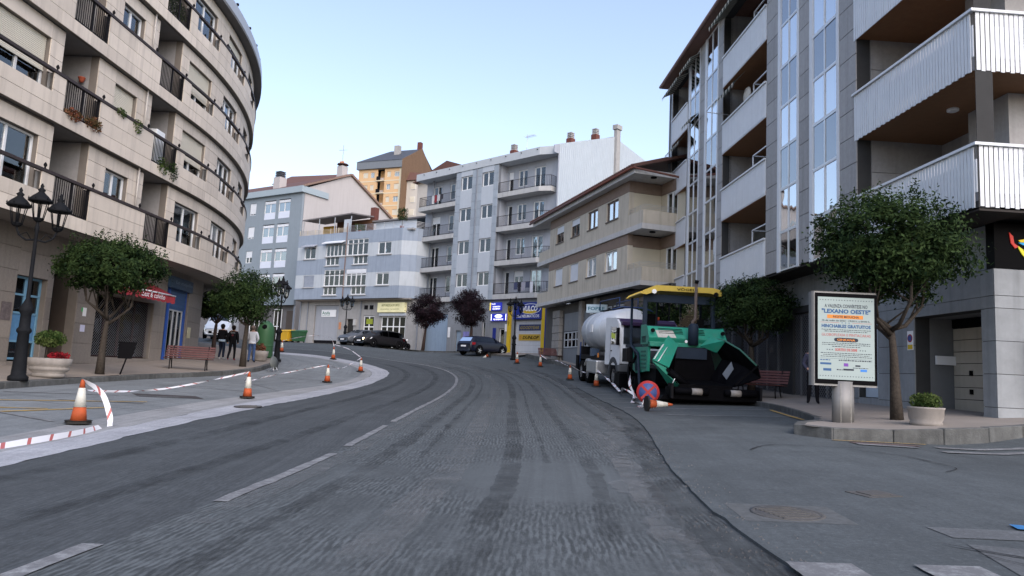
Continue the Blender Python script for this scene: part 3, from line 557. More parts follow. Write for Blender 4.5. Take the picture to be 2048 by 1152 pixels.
# eave and roof band
cpart('eave', mat('eave_paint', (.13, .125, .12), .7), [(SMIN, SMAX, -1, .2, EAVE, EAVE+.14)])
cpart('roof_band', mat('grey_zinc', (.34, .37, .41), .45, .06, 3), [(SMIN, SMAX, -.6, .16, EAVE+.14, EAVE+.7)])
cpart('roof', SLATE, [(SMIN, SMAX, -9, -.6, EAVE+.15, EAVE+.4)])
for s in (13.5, 16, 18.4, 20.8, 22.8, 24.6):
    p, _ = apath(s, .05); MB().lathe([(.03, 0), (.03, .12), (.07, .14), (.07, .22), (.02, .25)], 8).build('roof_light', DKM, Aroot, (p.x-AX, p.y-AY, EAVE+.75-AZ))
cpart('dark_core', DARK, [(SMIN, SMAX, -8.8, -2.3, .2, EAVE)])  # dark box behind the openings, unlit rooms put into its colour
cpart('dark_core', DARK, [(s0, s1, -2.3, -.9, LEV[0]+.3, EAVE) for s0, s1 in ((SMIN, 6.9), (9.3, 12.0), (14.4, SMAX))])
# ground floor, set back 1.4 m
G0 = [(8.12, 9.52, .9, 3.56), (9.8, 11.14, .3, 4.2), (12.25, 16.32, 1.15, 3.45), (17.45, 20.3, 1.0, 4.75), (2.2, 6.6, .5, 3.6)]
xs = sorted({SMIN, 23.}|{v for h in G0 for v in h[:2]}); cells = []
for a, c in zip(xs, xs[1:]):
    hh = [h for h in G0 if h[0] < (a+c)/2 < h[1]]
    if not hh: cells.append((a, c, -1.75, -1.43, .2, 5.08))
    else:
        if hh[0][2] > .45: cells.append((a, c, -1.75, -1.43, .2, hh[0][2]))
        cells.append((a, c, -1.75, -1.43, hh[0][3], 5.08))
cpart('wall', STONEB, cells)
for a, c, _, _, z0_, z1_ in cells:
    if c < 3: continue
    n = max(1, int(round((z1_-z0_)/.72)))
    for i in range(n): panels(a, c, -1.43, -1.40, z0_+(z1_-z0_)*i/n, z0_+(z1_-z0_)*(i+1)/n, 3.2, 'granite_panel', GFST)
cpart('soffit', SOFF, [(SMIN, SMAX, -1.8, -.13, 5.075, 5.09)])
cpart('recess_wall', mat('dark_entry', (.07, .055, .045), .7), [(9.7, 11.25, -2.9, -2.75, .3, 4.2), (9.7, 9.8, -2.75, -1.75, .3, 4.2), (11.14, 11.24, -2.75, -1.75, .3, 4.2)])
p, ang = apath(8.12, -1.62); o = window(Aroot, p.x-AX, p.y-AY, .95-AZ, 1.4, 2.6, 2, ang, fm=mat('pale_blue_frame', (.16, .33, .47), .5), trans=(.22, .56, .78), gm=glass('shop_glass', (.2, .24, .28), .05))
cpart('blue_panel', BLUED, [(8.2, 9.44, -1.64, -1.62, 1.5, 2.38)])
# florist shop with grille
p, ang = apath(12.25, -1.7); window(Aroot, p.x-AX, p.y-AY, 1.15-AZ, 4.05, 2.3, 4, ang, fm=mat('maroon_frame', (.035, .018, .018), .5), gm=GLC)
b = MB(); p, ang = apath(12.25, -1.55)
for i in range(-12, 36):
    x0 = i*.12; b.tube([(max(0, x0), 0, max(0, -x0)*1.0), (min(4., x0+2.2), 0, min(2.2, 4.-x0))], .008, 3, cap=False) if x0 < 4 and x0+2.2 > 0 else None
b.build('security_grille', mat('grille_steel', (.16, .16, .17), .5), Aroot, (p.x-AX, p.y-AY, 1.2-AZ), ang)
# blue shop
p, ang = apath(17.45, -1.6); window(Aroot, p.x-AX, p.y-AY, 1.0-AZ, .5, 3.3, 1, ang, fm=NAVY, gm=GLC)
p, ang = apath(18.25, -1.6); o = window(Aroot, p.x-AX, p.y-AY, 1.0-AZ, 1.6, 2.4, 3, ang, fm=mat('grey_frame', (.4, .42, .44), .4), gm=GLC)
p, ang = apath(18.1, -1.56); BLS = mat('blue_shutter', (.035, .085, .2), .5, .1)
b = MB()
for i in range(10): b.box(0, 1.85, -.02*(i % 2), .02, i*.1, i*.1+.1)
b.build('shutter', BLS, Aroot, (p.x-AX, p.y-AY, 3.4-AZ), ang)
cpart('door_post', mat('royal_blue', (.03, .09, .35), .5), [(17.95, 18.1, -1.66, -1.5, 1.0, 4.4), (20.1, 20.3, -1.66, -1.5, 1.0, 4.4), (17.45, 17.95, -1.62, -1.58, 1.0, 1.45)])
cpart('shop_sign', mat('slate_blue_sign', (.035, .07, .13), .5, .1), [(17.4, 20.35, -1.45, -1.28, 4.3, 4.8)])
p, ang = apath(18.0, -1.27); text(Aroot, 'lettering', 'Lo mejollo', mat('pale_lettering', (.2, .27, .36), .5), (p.x-AX, p.y-AY, 4.46-AZ), 1.9, .2, rot=(math.pi/2, 0, ang))
# notices and poster on the ground floor
def notice(s, z, w, h, m, o=-1.395): 
    p, ang = apath(s, o); return MB().box(0, w, -.008, 0, 0, h).build('notice', m, Aroot, (p.x-AX, p.y-AY, z-AZ), ang)
notice(7.6, 2.13, .42, .55, mat('poster_dark', (.12, .10, .10), .7, .5, 9)); notice(11.5, 2.55, .2, .3, SGWHT); notice(11.42, 2.7, .18, .14, mat('green_notice', (.08, .4, .14), .6), -1.398); notice(11.45, 2.0, .26, .24, mat('lilac_notice', (.6, .6, .75), .6)); notice(20.5, 2.2, .5, .5, mat('cream_notice', (.5, .46, .3), .7))
# ---- awning over the florist
aw = empty('awning', (*apath(11.8, -1.4)[0], 3.48), apath(11.8)[1], 'red scalloped shop awning with white stripe on the beige block', 'awning')
ZB[aw.name] = 0; b = MB(); W = 4.1; DA = 1.0
b.add([(0, 0, .75), (W, 0, .75), (W, -DA, .28), (0, -DA, .28)], [(0, 1, 2, 3)]); b.add([(0, 0, .74), (0, -DA, .27), (0, 0, .27)], [(0, 1, 2)]); b.add([(W, 0, .74), (W, -DA, .27), (W, 0, .27)], [(2, 1, 0)])
b.build('canopy', REDAW, aw); b = MB(); n = 44
for i in range(n):
    f = lambda t: (t*W, -DA-.01-.01*math.sin(t*40), 0.-.05*abs(math.sin(t*math.pi*11)))
    p, q = f(i/n), f((i+1)/n); b.add([p, q, (q[0], q[1], .27), (p[0], p[1], .27)], [(0, 1, 2, 3)])
b.build('valance', REDAW, aw); MB().tube([(0, -DA-.02, .28), (W, -DA-.02, .28)], .03, 8).build('stripe_bar', SGWHT, aw)
text(aw, 'lettering', 'Zest & colviño', SGWHT, (1.5, -DA-.035, .05), 1.75, .2, shear=.15)
# ---- details on A's balconies
def leafcloud(c, r, n, size, seed, flat=1.):
    rn = random.Random(seed); b = MB()
    for i in range(n):
        while True:
            v = Vector((rn.uniform(-1, 1), rn.uniform(-1, 1), rn.uniform(-1, 1)))
            if v.length < 1: break
        p = Vector(c)+Vector((v.x*r[0], v.y*r[1], v.z*r[2])); d = Vector((rn.gauss(0, 1), rn.gauss(0, 1), rn.gauss(.3, 1))).normalized(); e = d.orthogonal().normalized(); e.rotate(Matrix.Rotation(rn.uniform(0, 6.28), 3, d)); f = d.cross(e); s = size*rn.uniform(.6, 1.3)
        b.add([p-e*s, p+f*s*.5, p+e*s, p-f*s*.5], [(0, 1, 2, 3)])
    return b
def balplant(s, z, name, label, r, m, n=260, size=.05, o=.02, seed=1):
    p, ang = apath(s, o); root = leafcloud((0, 0, 0), r, n, size, seed).build(name, m, None, (p.x, p.y, z), ang); tag(root, label, 'plant'); return root
balplant(7.7, 8.55, 'balcony_plant', 'dry trailing plant at the left foot of the second floor balcony railing', (.42, .14, .2), LEAFD, seed=2)
balplant(8.7, 8.6, 'balcony_plant', 'reddish trailing plant at the right foot of the second floor balcony railing', (.45, .14, .25), LEAFD, seed=3)
balplant(10.1, 9.5, 'balcony_plant', 'green plant on the rail under the closed cream shutter, left one', (.35, .1, .16), LEAFB, 200, .04, seed=4)
balplant(11.2, 9.4, 'balcony_plant', 'green plant hanging over the rail beside the downpipe', (.3, .1, .26), LEAFB, 200, .04, seed=5)
balplant(13.1, 8.5, 'balcony_plant', 'feathery green plant hanging from the balcony with the white cabinet', (.4, .15, .35), LEAFB, 300, .045, seed=6)
balplant(13.9, 8.5, 'balcony_plant', 'dark bushy plant hanging right of the balcony with the white cabinet', (.35, .15, .4), LEAF, 300, .045, seed=8)
balplant(13.2, 14.9, 'balcony_hedge', 'leafy green screen behind the top floor balcony railing', (.85, .06, .45), LEAFB, 700, .05, -.15, 9)
p, ang = apath(13.05, -.32); o = MB().box(0, .62, 0, .4, 0, 1.6).build('white_cabinet', mat('cabinet_white', (.7, .72, .72), .4), None, (p.x, p.y, 8.36), ang); tag(o, 'white cabinet standing on the second floor balcony next to the downpipe', 'cabinet'); bevel(o.data, .02)
p, ang = apath(8.86, -.66); o = MB().lathe([(.05, 0), (.08, .07), (.1, .13), (.115, .15), (.11, .17)], 14).build('wall_pot', mat('terracotta', (.36, .08, .04), .8), None, (p.x, p.y, 10.05)); tag(o, 'red terracotta pot hung on the grey wall of a second floor balcony', 'pot')
# ================================================================ straight buildings: local x along facade, y inward, z world height via ZB
def bld(name, P, Q, zb, label):
    r = empty(name, (P[0], P[1], zb), math.atan2(Q[1]-P[1], Q[0]-P[0]), label, 'building'); ZB[r.name] = zb; return r
def mbp(root, b, name, m): return b.shift(0, 0, -ZB[root.name]).build(name, m, root)
def rail(root, pts, z0, z1, m=DKM, step=.12, r=.008, top=.02, name='railing'):
    b = MB(); pts = [Vector((x, y, 0)) for x, y in pts]
    for p, q in zip(pts, pts[1:]):
        l = (q-p).length; n = max(2, int(l/step)); u = (q-p)/l
        for i in range(n+1):
            c = p+u*l*i/n; rr = r*2 if i % 12 == 0 or i == n else r
            b.box(c.x-rr, c.x+rr, c.y-rr, c.y+rr, z0, z1)
    for z in (z0+.06, z1): b.tube([(p.x, p.y, z) for p in pts], top, 5)
    return mbp(root, b, name, m)
# ---------------------------------------------------------------- D: grey five-storey block with balconies (tyre shop below)
Dr = bld('apartment_building', (-9.18, 67.14), (1.73, 57.09), 2.7, 'grey five storey apartment block with iron balconies above the tyre workshop')
DL = [7.35, 10.17, 13.07, 16.0]; DT = 19.0; BK = 1.1
cw = [(5.7, 7.1), (8.35, 9.72)]; cz = [(8.57, 9.76), (11.45, 12.66), (14.4, 15.6), (17.24, 18.5)]
b = MB().wall(5.05, 10.3, 7.35, DT, .03, .3, [(a, c, z0, z1) for a, c in cw for z0, z1 in cz]); mbp(Dr, b, 'wall', mat('tile_joint', (.16, .175, .2), .9))
for (x0, x1) in ((5.05, 5.68), (7.12, 7.72), (7.74, 8.33), (9.74, 10.3)):
    z = 7.36
    while z < DT-.05: bx(Dr, 'wall_tile', x0+.006, x1-.006, 0, .029, z+.006, min(z+.72, DT)-.006, GRYT); z += .725
for a, c in cw:
    zs = [7.36]+[v for pr in cz for v in pr]+[DT]
    for i in range(0, len(zs), 2):
        if zs[i+1]-zs[i] > .1: bx(Dr, 'spandrel_panel', a-.015, c+.015, -.008, .028, zs[i]+.005, zs[i+1]-.005, GRYP)
    for z0, z1 in cz: window(Dr, a+.01, .12, z0-2.7+.01, c-a-.02, z1-z0-.02, 2, curtain=(0, 1))
bx(Dr, 'downpipe', 7.69, 7.77, -.09, -.01, 7.4, DT, mat('grey_pipe', (.2, .22, .25), .5))
hl = []
for L in DL:
    hl += [(.75, 1.95, L+.42, L+2.5), (3.07, 4.35, L+1.0, L+2.5), (10.5, 11.05, L+.42, L+2.45), (11.6, 12.65, L+1.0, L+2.45), (13.4, 14.6, L+.42, L+2.45)]
b = MB().wall(-.2, 16.3, 7.35, DT+.1, BK, BK+.25, hl); mbp(Dr, b, 'wall', GRYW)
for i, (a, c, z0, z1) in enumerate(hl): window(Dr, a+.01, BK+.1, z0-2.7+.01, c-a-.02, z1-z0-.02, 1 if c-a < .7 else 2, curtain=(0, 1) if i % 4 != 1 else (0, .5), shutter=.3 if i % 7 == 3 else 0, sm=SHUTW)
[bx(Dr, 'side_wall', q, q+.24, .3, BK, 7.36, DT, GRYW) for q in (5.06, 10.05)]
for L in DL:
    b = MB().prism([(0, -.02), (5.04, -.02), (5.04, BK), (0, BK)], L, L+.4, 'z'); mbp(Dr, b, 'balcony_slab', CONCL)
    b = MB().prism([(10.31, -.02), (14.9, -.02), (15.8, .45), (15.8, BK), (10.31, BK)], L, L+.4, 'z'); mbp(Dr, b, 'balcony_slab', CONCL)
    rail(Dr, [(.06, BK), (.06, .06), (5.02, .06)], L+.42, L+1.32); rail(Dr, [(10.33, .06), (14.88, .06), (15.74, .48), (15.74, BK)], L+.42, L+1.32)
    bx(Dr, 'corner_post', 1.0, 1.12, .75, .87, L+.4, (DL+[DT])[DL.index(L)+1], mat('grey_pipe', (.2, .22, .25)))
b = MB().prism([(-.5, -.06), (14.85, -.06), (16.3, .5), (16.3, 9), (-.5, 9)], DT, DT+.66, 'z'); mbp(Dr, b, 'roof_fascia', mat('fascia_grey', (.44, .47, .49), .6, .05, 2, .15))
for i in range(9): bx(Dr, 'gutter_spout', .6+i*1.75, .66+i*1.75, -.16, -.06, DT+.45, DT+.5, DKM)
# roof and corrugated gable: ridge parallel to facade
b = MB().prism([(.6, DT+.68), (8.2, 22.55), (17.5, 21.0), (17.5, DT-1.5), (.6, DT+.1)], -.6, 16.25, 'x'); mbp(Dr, b, 'roof', TILE)
b = MB().prism([(0.02, DT), (0.02, DT+.6), (8.2, 22.5), (17.5, 20.9), (17.5, 2.7), (.6, 2.7), (.6, DT)], 16.26, 16.34, 'x'); mbp(Dr, b, 'gable_wall', GRYW)
b = MB(); n = 128
for i in range(n):
    y0, y1 = .65+16.8*i/n, .65+16.8*(i+1)/n; top = lambda y: min(DT+.62+(22.5-DT-.62)*y/8.2, 22.5-(y-8.2)*.17); pr = .04*(i % 2); pn = .04*((i+1) % 2)
    b.add([(16.36+pr, y0, 7.3), (16.36+pn, y1, 7.3), (16.36+pn, y1, top(y1)), (16.36+pr, y0, top(y0))], [(0, 1, 2, 3)])
mbp(Dr, b, 'corrugated_cladding', CORR)
bx(Dr, 'gable_chimney', 16.3, 16.62, 8.2, 8.75, 12, 23.2, CONC); bx(Dr, 'chimney_cap', 16.2, 16.72, 8.1, 8.85, 23.2, 23.6, CONC)
BRK = mat('chimney_brick', (.13, .05, .04), .9, .25, 9)
for cx, cy, cz_ in ((9.3, 2.3, 20.75), (14.6, 3.6, 21.2), (15.2, 6.3, 22.2)):
    bx(Dr, 'chimney', cx, cx+.55, cy, cy+.55, cz_-.8, cz_+.2, BRK)
    for k in range(4): bx(Dr, 'chimney_cowl', cx+.05, cx+.5, cy+.05, cy+.5, cz_+.22+k*.14, cz_+.31+k*.14, CONC)
bx(Dr, 'dark_core', .1, 16.2, BK+.5, 18, 2.5, DT, DARK); bx(Dr, 'dark_core', 5.4, 9.9, .5, BK+.4, 7.5, DT, DARK)
# antenna
b = MB().tube([(11.1, 2.5, 20), (11.15, 2.5, 22.1)], .025, 5).tube([(10.9, 2.5, 21.9), (12.1, 2.5, 21.95)], .015, 4)
for i in range(7): b.tube([(11+i*.16, 2.2, 21.9), (11+i*.16, 2.8, 21.9)], .012, 4)
mbp(Dr, b, 'antenna', ALU)
# ground floor of D
GBLUE = mat('pale_blue_door', (.26, .34, .43), .55, .06, 3, .2); DGW = mat('workshop_render', (.24, .255, .27), .85, .12, 2, .3)
dh = [(1.45, 4.6, 2.6, 6.3), (5.72, 6.38, 2.6, 4.8), (12.7, 15.6, 2.6, 5.62), (8.9, 9.3, 2.9, 5.6), (10.9, 11.55, 2.6, 4.95)]
b = MB().wall(-.3, 16.3, 2.3, 7.36, .35, .6, dh); mbp(Dr, b, 'wall', DGW)
for k in range(4): bx(Dr, 'door_leaf', 1.46+k*.785, 1.46+k*.785+.77, .5, .55, 2.6, 6.28, GBLUE)
bx(Dr, 'door', 5.73, 6.37, .48, .53, 2.6, 4.78, GBLUE); window(Dr, 8.92, .5, 2.95-2.7, .36, 2.6, 1, fm=PVC); window(Dr, 10.92, .5, 2.62-2.7, .62, 2.3, 1, trans=(.45,))
for k in range(6): bx(Dr, 'door_panel', 12.72, 15.58, .48, .53, 2.6+k*.5, 2.6+k*.5+.49, mat('pale_door', (.50, .52, .55), .6, .06, 3, .2))
for x0, x1, y0 in ((11.95, 12.3, .2), (15.6, 15.93, .2)): bx(Dr, 'yellow_pillar', x0, x1, y0, .36, 2.6, 6.75, YEL)
bx(Dr, 'blue_edge', 15.94, 16.08, .22, .36, 2.6, 6.75, SIGNB)
def oval(root, x, y, z, rx, rz_, m, name, d=.01):
    n = 28; b = MB().prism([(rx*math.cos(2*math.pi*i/n), rz_*math.sin(2*math.pi*i/n)) for i in range(n)], 0, d, 'y'); return b.build(name, m, root, (x, y, z-ZB[root.name]))
bx(Dr, 'sign_board', 12.65, 15.62, .14, .3, 5.66, 7.02, SIGNB); oval(Dr, 14.45, .128, 6.48, 1.08, .42, SGWHT, 'emblem'); oval(Dr, 14.45, .124, 6.48, 1.03, .38, SIGNB, 'emblem'); oval(Dr, 14.4, .120, 6.26, .72, .15, YEL, 'emblem')
text(Dr, 'lettering', 'VULCO', SGWHT, (13.68, .10, 6.28-2.7), 1.55, .44, bold=.03, shear=.15); text(Dr, 'lettering', 'NG NEUMATICOS', SGWHT, (13.05, .13, 5.78-2.7), 2.35, .24, bold=.015)
bx(Dr, 'sign_board', 13.07, 15.34, .44, .475, 4.77, 5.26, mat('dull_blue_sign', (.03, .045, .12), .5)); text(Dr, 'lettering', 'GOODYEAR', mat('dull_gold', (.32, .24, .06), .6), (13.2, .432, 4.88-2.7), 2.0, .26, bold=.02, shear=.2)
bx(Dr, 'sign_board', 13.07, 15.32, .44, .475, 3.97, 4.48, mat('ochre_sign', (.45, .30, .04), .6)); text(Dr, 'lettering', 'DUNLOP', BLK, (13.5, .432, 4.09-2.7), 1.7, .26, bold=.03, shear=.25); text(Dr, 'lettering', 'D', mat('red_mark', (.4, .03, .03)), (13.2, .432, 4.12-2.7), .17, .2)
LITS = mat('lit_sign_white', (.9, .88, .95), .5, 0, emit=.9); LITB2 = mat('lit_sign_blue', (.02, .03, .35), .5, 0, emit=.35); LITY = mat('lit_sign_yellow', (.75, .55, .05), .5, 0, emit=.5)
bx(Dr, 'sign_board', 9.9, 11.2, .18, .3, 6.45, 7.1, LITB2); bx(Dr, 'sign_stripe', 9.9, 10.02, .165, .18, 6.45, 7.1, LITY); text(Dr, 'lettering', 'TALLER', LITS, (10.06, .165, 6.92-2.7), .5, .12); text(Dr, 'lettering', 'ALINEACIÓN', LITS, (10.25, .165, 6.7-2.7), .85, .13, bold=.02); text(Dr, 'lettering', 'EQUILIBRADO', LITS, (10.25, .165, 6.5-2.7), .85, .13, bold=.02)
bx(Dr, 'sign_board', 10.06, 11.86, .18, .3, 5.57, 6.16, LITB2); oval(Dr, 10.95, .172, 5.96, .42, .14, LITS, 'emblem'); text(Dr, 'lettering', 'VULCO', SIGNB, (10.65, .16, 5.89-2.7), .6, .14, shear=.15); text(Dr, 'lettering', 'NG NEUMATICOS', LITS, (10.4, .168, 5.63-2.7), 1.1, .13, bold=.02)
for x in (10.1, 11.76): bx(Dr, 'sign_stripe', x, x+.06, .168, .18, 5.6, 6.13, LITS)
bx(Dr, 'blue_banner', 10.25, 10.6, .3, .34, 3.4, 5.0, SIGNB); bx(Dr, 'no_parking_plate', 4.72, 5.0, .32, .345, 4.2, 5.1, SGWHT); bx(Dr, 'no_parking_plate', 11.6, 11.85, .32, .345, 4.7, 5.3, SGWHT); bx(Dr, 'price_plate', 6.7, 7.4, .32, .345, 4.0, 4.7, mat('lilac_plate', (.25, .24, .55), .6, .4, 6))
text(Dr, 'lettering', 'NEUMATICOS', BLK, (12.2, .19, 5.2-2.7), 1.4, .17, rot=(math.pi/2, -math.pi/2, 0))
# laundry and things on D's balconies
def thingbox(root, parts, name, label, cat): 
    o = parts.build(name, parts_m, None); return o
def dpos(x, y): return (Dr.matrix_basis @ Vector((x, y, 0)))
bpy.context.view_layer.update()
def laundry(x, y, z, cols, label):
    p = Matrix.Translation(Dr.location) @ Matrix.Rotation(Dr.rotation_euler.z, 4, 'Z') @ Vector((x, y, z-2.7)); r = empty('laundry', p, Dr.rotation_euler.z, label, 'laundry'); xx = 0
    for i, (c, w_, h_) in enumerate(cols):
        b = MB(); n = 6
        for j in range(n): b.add([(w_*j/n, .03*(j % 2), -h_), (w_*(j+1)/n, .03*((j+1) % 2), -h_+.03), (w_*(j+1)/n, 0, 0), (w_*j/n, 0, 0)], [(0, 1, 2, 3)])
        b.build('garment', mat('cloth_%d%d%d' % tuple(int(v*99) for v in c), c, .9, .2, 8), r, (xx, 0, 0)); xx += w_+.05
laundry(12.7, -.03, DL[0]+1.3, [((.05, .06, .12), .4, .6), ((.02, .02, .03), .3, .8), ((.3, .3, .35), .4, .7), ((.05, .06, .1), .45, .5), ((.6, .6, .65), .3, .9)], 'dark and white washing on the lowest right balcony of the grey block')
laundry(1.9, -.03, DL[3]+1.3, [((.5, .5, .5), .3, .8), ((.2, .03, .04), .3, .7), ((.4, .4, .42), .4, .6), ((.04, .04, .05), .4, .5)], 'red and white washing on the top left balcony of the grey block')
# ---------------------------------------------------------------- C: blue grey banded house with roof terrace
Cr = bld('banded_house', (-22.2, 73.8), (-10.5, 66.4), 2.9, 'blue grey banded house with glazed galleries and roof terrace behind the parked cars')
ch = [(1.04, 2.64, 11.83, 13.03), (4.1, 6.8, 11.96, 13.16), (4.15, 6.0, 11.05, 11.95), (7.0, 9.77, 11.95, 13.55), (7.9, 9.8, 11.05, 11.94), (11.05, 12.71, 11.9, 13.07),
      (1.2, 2.7, 8.95, 10.12), (4.1, 6.85, 9.0, 10.62), (4.12, 5.95, 8.1, 8.99), (7.1, 9.75, 8.95, 10.6), (7.85, 9.78, 8.1, 8.94), (11.05, 12.65, 8.95, 10.1)]
for z0, z1, m in ((7.72, 8.86, BLUEB), (8.86, 10.2, LITB), (10.2, 11.75, BLUEB), (11.75, 13.08, LITB), (13.08, 14.3, BLUEB)):
    hs = [(a, c, max(d, z0), min(e, z1)) for a, c, d, e in ch if d < z1 and e > z0]
    b = MB().wall(0, 13.95, z0+.002, z1-.002, 0, .25, hs); mbp(Cr, b, 'wall_band', m)
    b = MB().prism([(13.952, 0), (15.2, .75), (15.2, 1.0), (13.952, .25)], z0+.002, z1-.002, 'z'); mbp(Cr, b, 'wall_band', m)
    b = MB().prism([(15.202, .76), (16.4, 4.5), (16.2, 4.6), (15.0, .9)], z0+.002, z1-.002, 'z'); mbp(Cr, b, 'wall_band', m)
lv = [2, 5, 3, 4, 3, 2, 1, 4, 3, 4, 3, 2]; tr = [None, None, None, (.72,), None, None, None, (.65,), None, (.65,), None, None]
for i, (a, c, z0, z1) in enumerate(ch):
    window(Cr, a+.01, .08, z0-2.9+.01, c-a-.02, z1-z0-.02, lv[i], trans=tr[i], curtain=(0, 1) if i not in (8, 10) else None, shutter=.96 if i == 6 else (.25 if i == 9 else 0), sm=mat('grey_shutter', (.28, .31, .36), .6) if i == 6 else SHUTW)
    bx(Cr, 'window_sill', a-.1, c+.1, -.1, .02, z0-.09, z0-.005, CONCL)
for a, c, z in ((3.95, 6.7, 13.3), (.95, 2.8, 13.1)):
    mbp(Cr, MB().hexa([(a, -.5, z-.12), (c, -.5, z-.12), (c, 0, z+.1), (a, 0, z+.1), (a, -.5, z-.02), (c, -.5, z-.02), (c, 0, z+.2), (a, 0, z+.2)]), 'window_awning', WHT if a > 3 else mat('grey_awning', (.3, .32, .36), .8))
bx(Cr, 'downpipe', 6.86, 6.93, -.09, -.02, 7.5, 15.2, mat('rust_pipe', (.2, .14, .12), .7)); bx(Cr, 'soffit', 0, 15, .26, 3, 7.6, 7.71, SOFF); bx(Cr, 'terrace_floor', 0, 15, .2, 8, 14.1, 14.25, CONC)
bx(Cr, 'dark_core', .1, 13.9, .6, 9, 7.72, 14.1, DARK); bx(Cr, 'dark_core', .1, 16, 1.6, 9, 2.5, 7.7, DARK)
# terrace railing: horizontal bars
b = MB()
for k in range(5): b.tube([(6.9, .1, 14.4+k*.13), (13.9, .1, 14.4+k*.13), (15.1, .85, 14.4+k*.13), (16.2, 4.3, 14.4+k*.13)], .02, 5)
for i in range(7): b.box(6.9+i*1.16-.02, 6.9+i*1.16+.02, .06, .1, 14.3, 14.95)
mbp(Cr, b, 'terrace_railing', ALU); b = MB()
for k in range(4): b.tube([(.05, .1, 14.4+k*.12), (6.8, .1, 14.4+k*.12)], .02, 5)
for i in range(7): b.box(.05+i*1.1-.02, .05+i*1.1+.02, .06, .1, 14.3, 14.85)
mbp(Cr, b, 'terrace_railing', mat('cream_rail', (.5, .44, .34), .6))
# terrace shelter and rear structure
mbp(Cr, MB().hexa([(0, .3, 15.95), (7.0, .3, 16.2), (7.0, 3.4, 16.5), (0, 3.4, 16.2), (0, .3, 16.07), (7.0, .3, 16.32), (7.0, 3.4, 16.62), (0, 3.4, 16.32)]), 'shelter_roof', mat('shelter_roof', (.17, .16, .16), .8))
for x in (.1, 2.4, 4.6, 6.85): bx(Cr, 'shelter_post', x, x+.07, .35, .42, 14.25, 16.0, ALU)
bx(Cr, 'shelter_back', 1.9, 7, 3.3, 3.45, 14.25, 16.3, mat('brown_boards', (.12, .06, .035), .8, .2, 5)); bx(Cr, 'shelter_side', 0.1, 1.9, 3.1, 3.2, 14.25, 15.9, mat('yellow_blind', (.5, .27, .02), .8)); bx(Cr, 'glass_screen', 5.9, 6.8, .4, .43, 14.3, 15.7, GRYP)
bx(Cr, 'rear_wall', 7.2, 16.5, 3.6, 8, 14.25, 15.95, mat('pale_blue_render', (.56, .62, .68), .8, .04)); bx(Cr, 'rear_roof', 7.0, 16.8, 3.2, 8.3, 15.95, 16.1, mat('shelter_roof', (.17, .16, .16), .8)); bx(Cr, 'rear_screen', 13.4, 15.6, 2.6, 2.7, 14.25, 15.7, mat('black_screen', (.02, .025, .03), .9)); bx(Cr, 'chimney', 6.3, 6.9, 3.6, 4.2, 16, 17.6, BRK)
# potted plants on the terrace
def localp(root, x, y, z): return Matrix.Translation(root.location) @ Matrix.Rotation(root.rotation_euler.z, 4, 'Z') @ Vector((x, y, z-ZB[root.name]))
def potplant(p, r, n, label, m, seed, trunk=.0):
    t = empty('potted_plant', p, 0, label, 'plant'); MB().lathe([(.16, 0), (.2, .3), (.22, .32), (.01, .31)], 12).build('pot', mat('terracotta', (.36, .08, .04), .8), t)
    rr = random.Random(seed); b = MB()
    for i in range(n):
        a = rr.uniform(0, 6.28); d = rr.random()**.5; q = Vector((math.cos(a)*d*r[0], math.sin(a)*d*r[0], .32+trunk+r[1]*(1+rr.uniform(-1, 1)))); e = Vector((rr.gauss(0, 1), rr.gauss(0, 1), rr.gauss(.4, .7))).normalized()*.11; f = e.orthogonal().normalized()*.035; b.add([q-e, q+f, q+e, q-f], [(0, 1, 2, 3)])
    b.build('foliage', m, t)
    if trunk: MB().tube([(0, 0, .3), (.03, 0, .3+trunk)], .03, 6).build('stem', BARK, t)
potplant(localp(Cr, 13.3, .6, 14.25), (.5, .55), 420, 'small potted tree at the right corner of the roof terrace', LEAF, 3, .6)
potplant(localp(Cr, 7.6, .9, 14.25), (.55, .3), 260, 'bushy yellow green plant behind the terrace railing next to the shelter', LEAFB, 4)
# ground floor of C
CGW = mat('shop_render', (.30, .295, .285), .85, .12, 2, .35); chg = [(2.2, 5.55, 2.5, 7.2), (6.76, 7.7, 2.5, 5.83), (8.95, 10.35, 2.5, 6.16), (11.2, 14.25, 2.5, 6.1)]
mbp(Cr, MB().wall(0, 16.3, 2.2, 7.62, .9, 1.15, chg), 'wall', CGW)
for k in range(5): bx(Cr, 'door_leaf', 2.22+k*.665, 2.22+k*.665+.65, 1.05, 1.1, 3.7, 7.18, mat('grey_gate', (.30, .315, .34), .6, .06, 3, .2))
bx(Cr, 'ramp_shade', 2.2, 5.5, 1.1, 1.14, 2.6, 3.7, DARK); bx(Cr, 'company_sign', 3.1, 5.1, .99, 1.04, 6.05, 6.75, SGWHT); text(Cr, 'lettering', 'Acuña', mat('green_letter', (.02, .16, .10), .5), (3.2, .985, 6.28-2.9), 1.1, .32, bold=.02)  # dark sheet below the gate leaves, shade of the opening painted in
text(Cr, 'lettering', 'CONSTRUCCIONES', mat('green_letter', (.02, .16, .10), .5), (3.2, .985, 6.12-2.9), 1.1, .1)
bx(Cr, 'door', 6.78, 7.68, 1.08, 1.12, 2.6, 5.8, mat('dark_door', (.03, .028, .026), .4)); window(Cr, 8.97, 1.02, 2.65-2.9, 1.36, 3.48, 2, trans=(.7,), fw=.09, gm=GLC); bx(Cr, 'door_sign', 9.3, 10.1, .97, 1.0, 5.35, 5.85, mat('green_yellow_sign', (.25, .3, .03), .5, .3, 9))
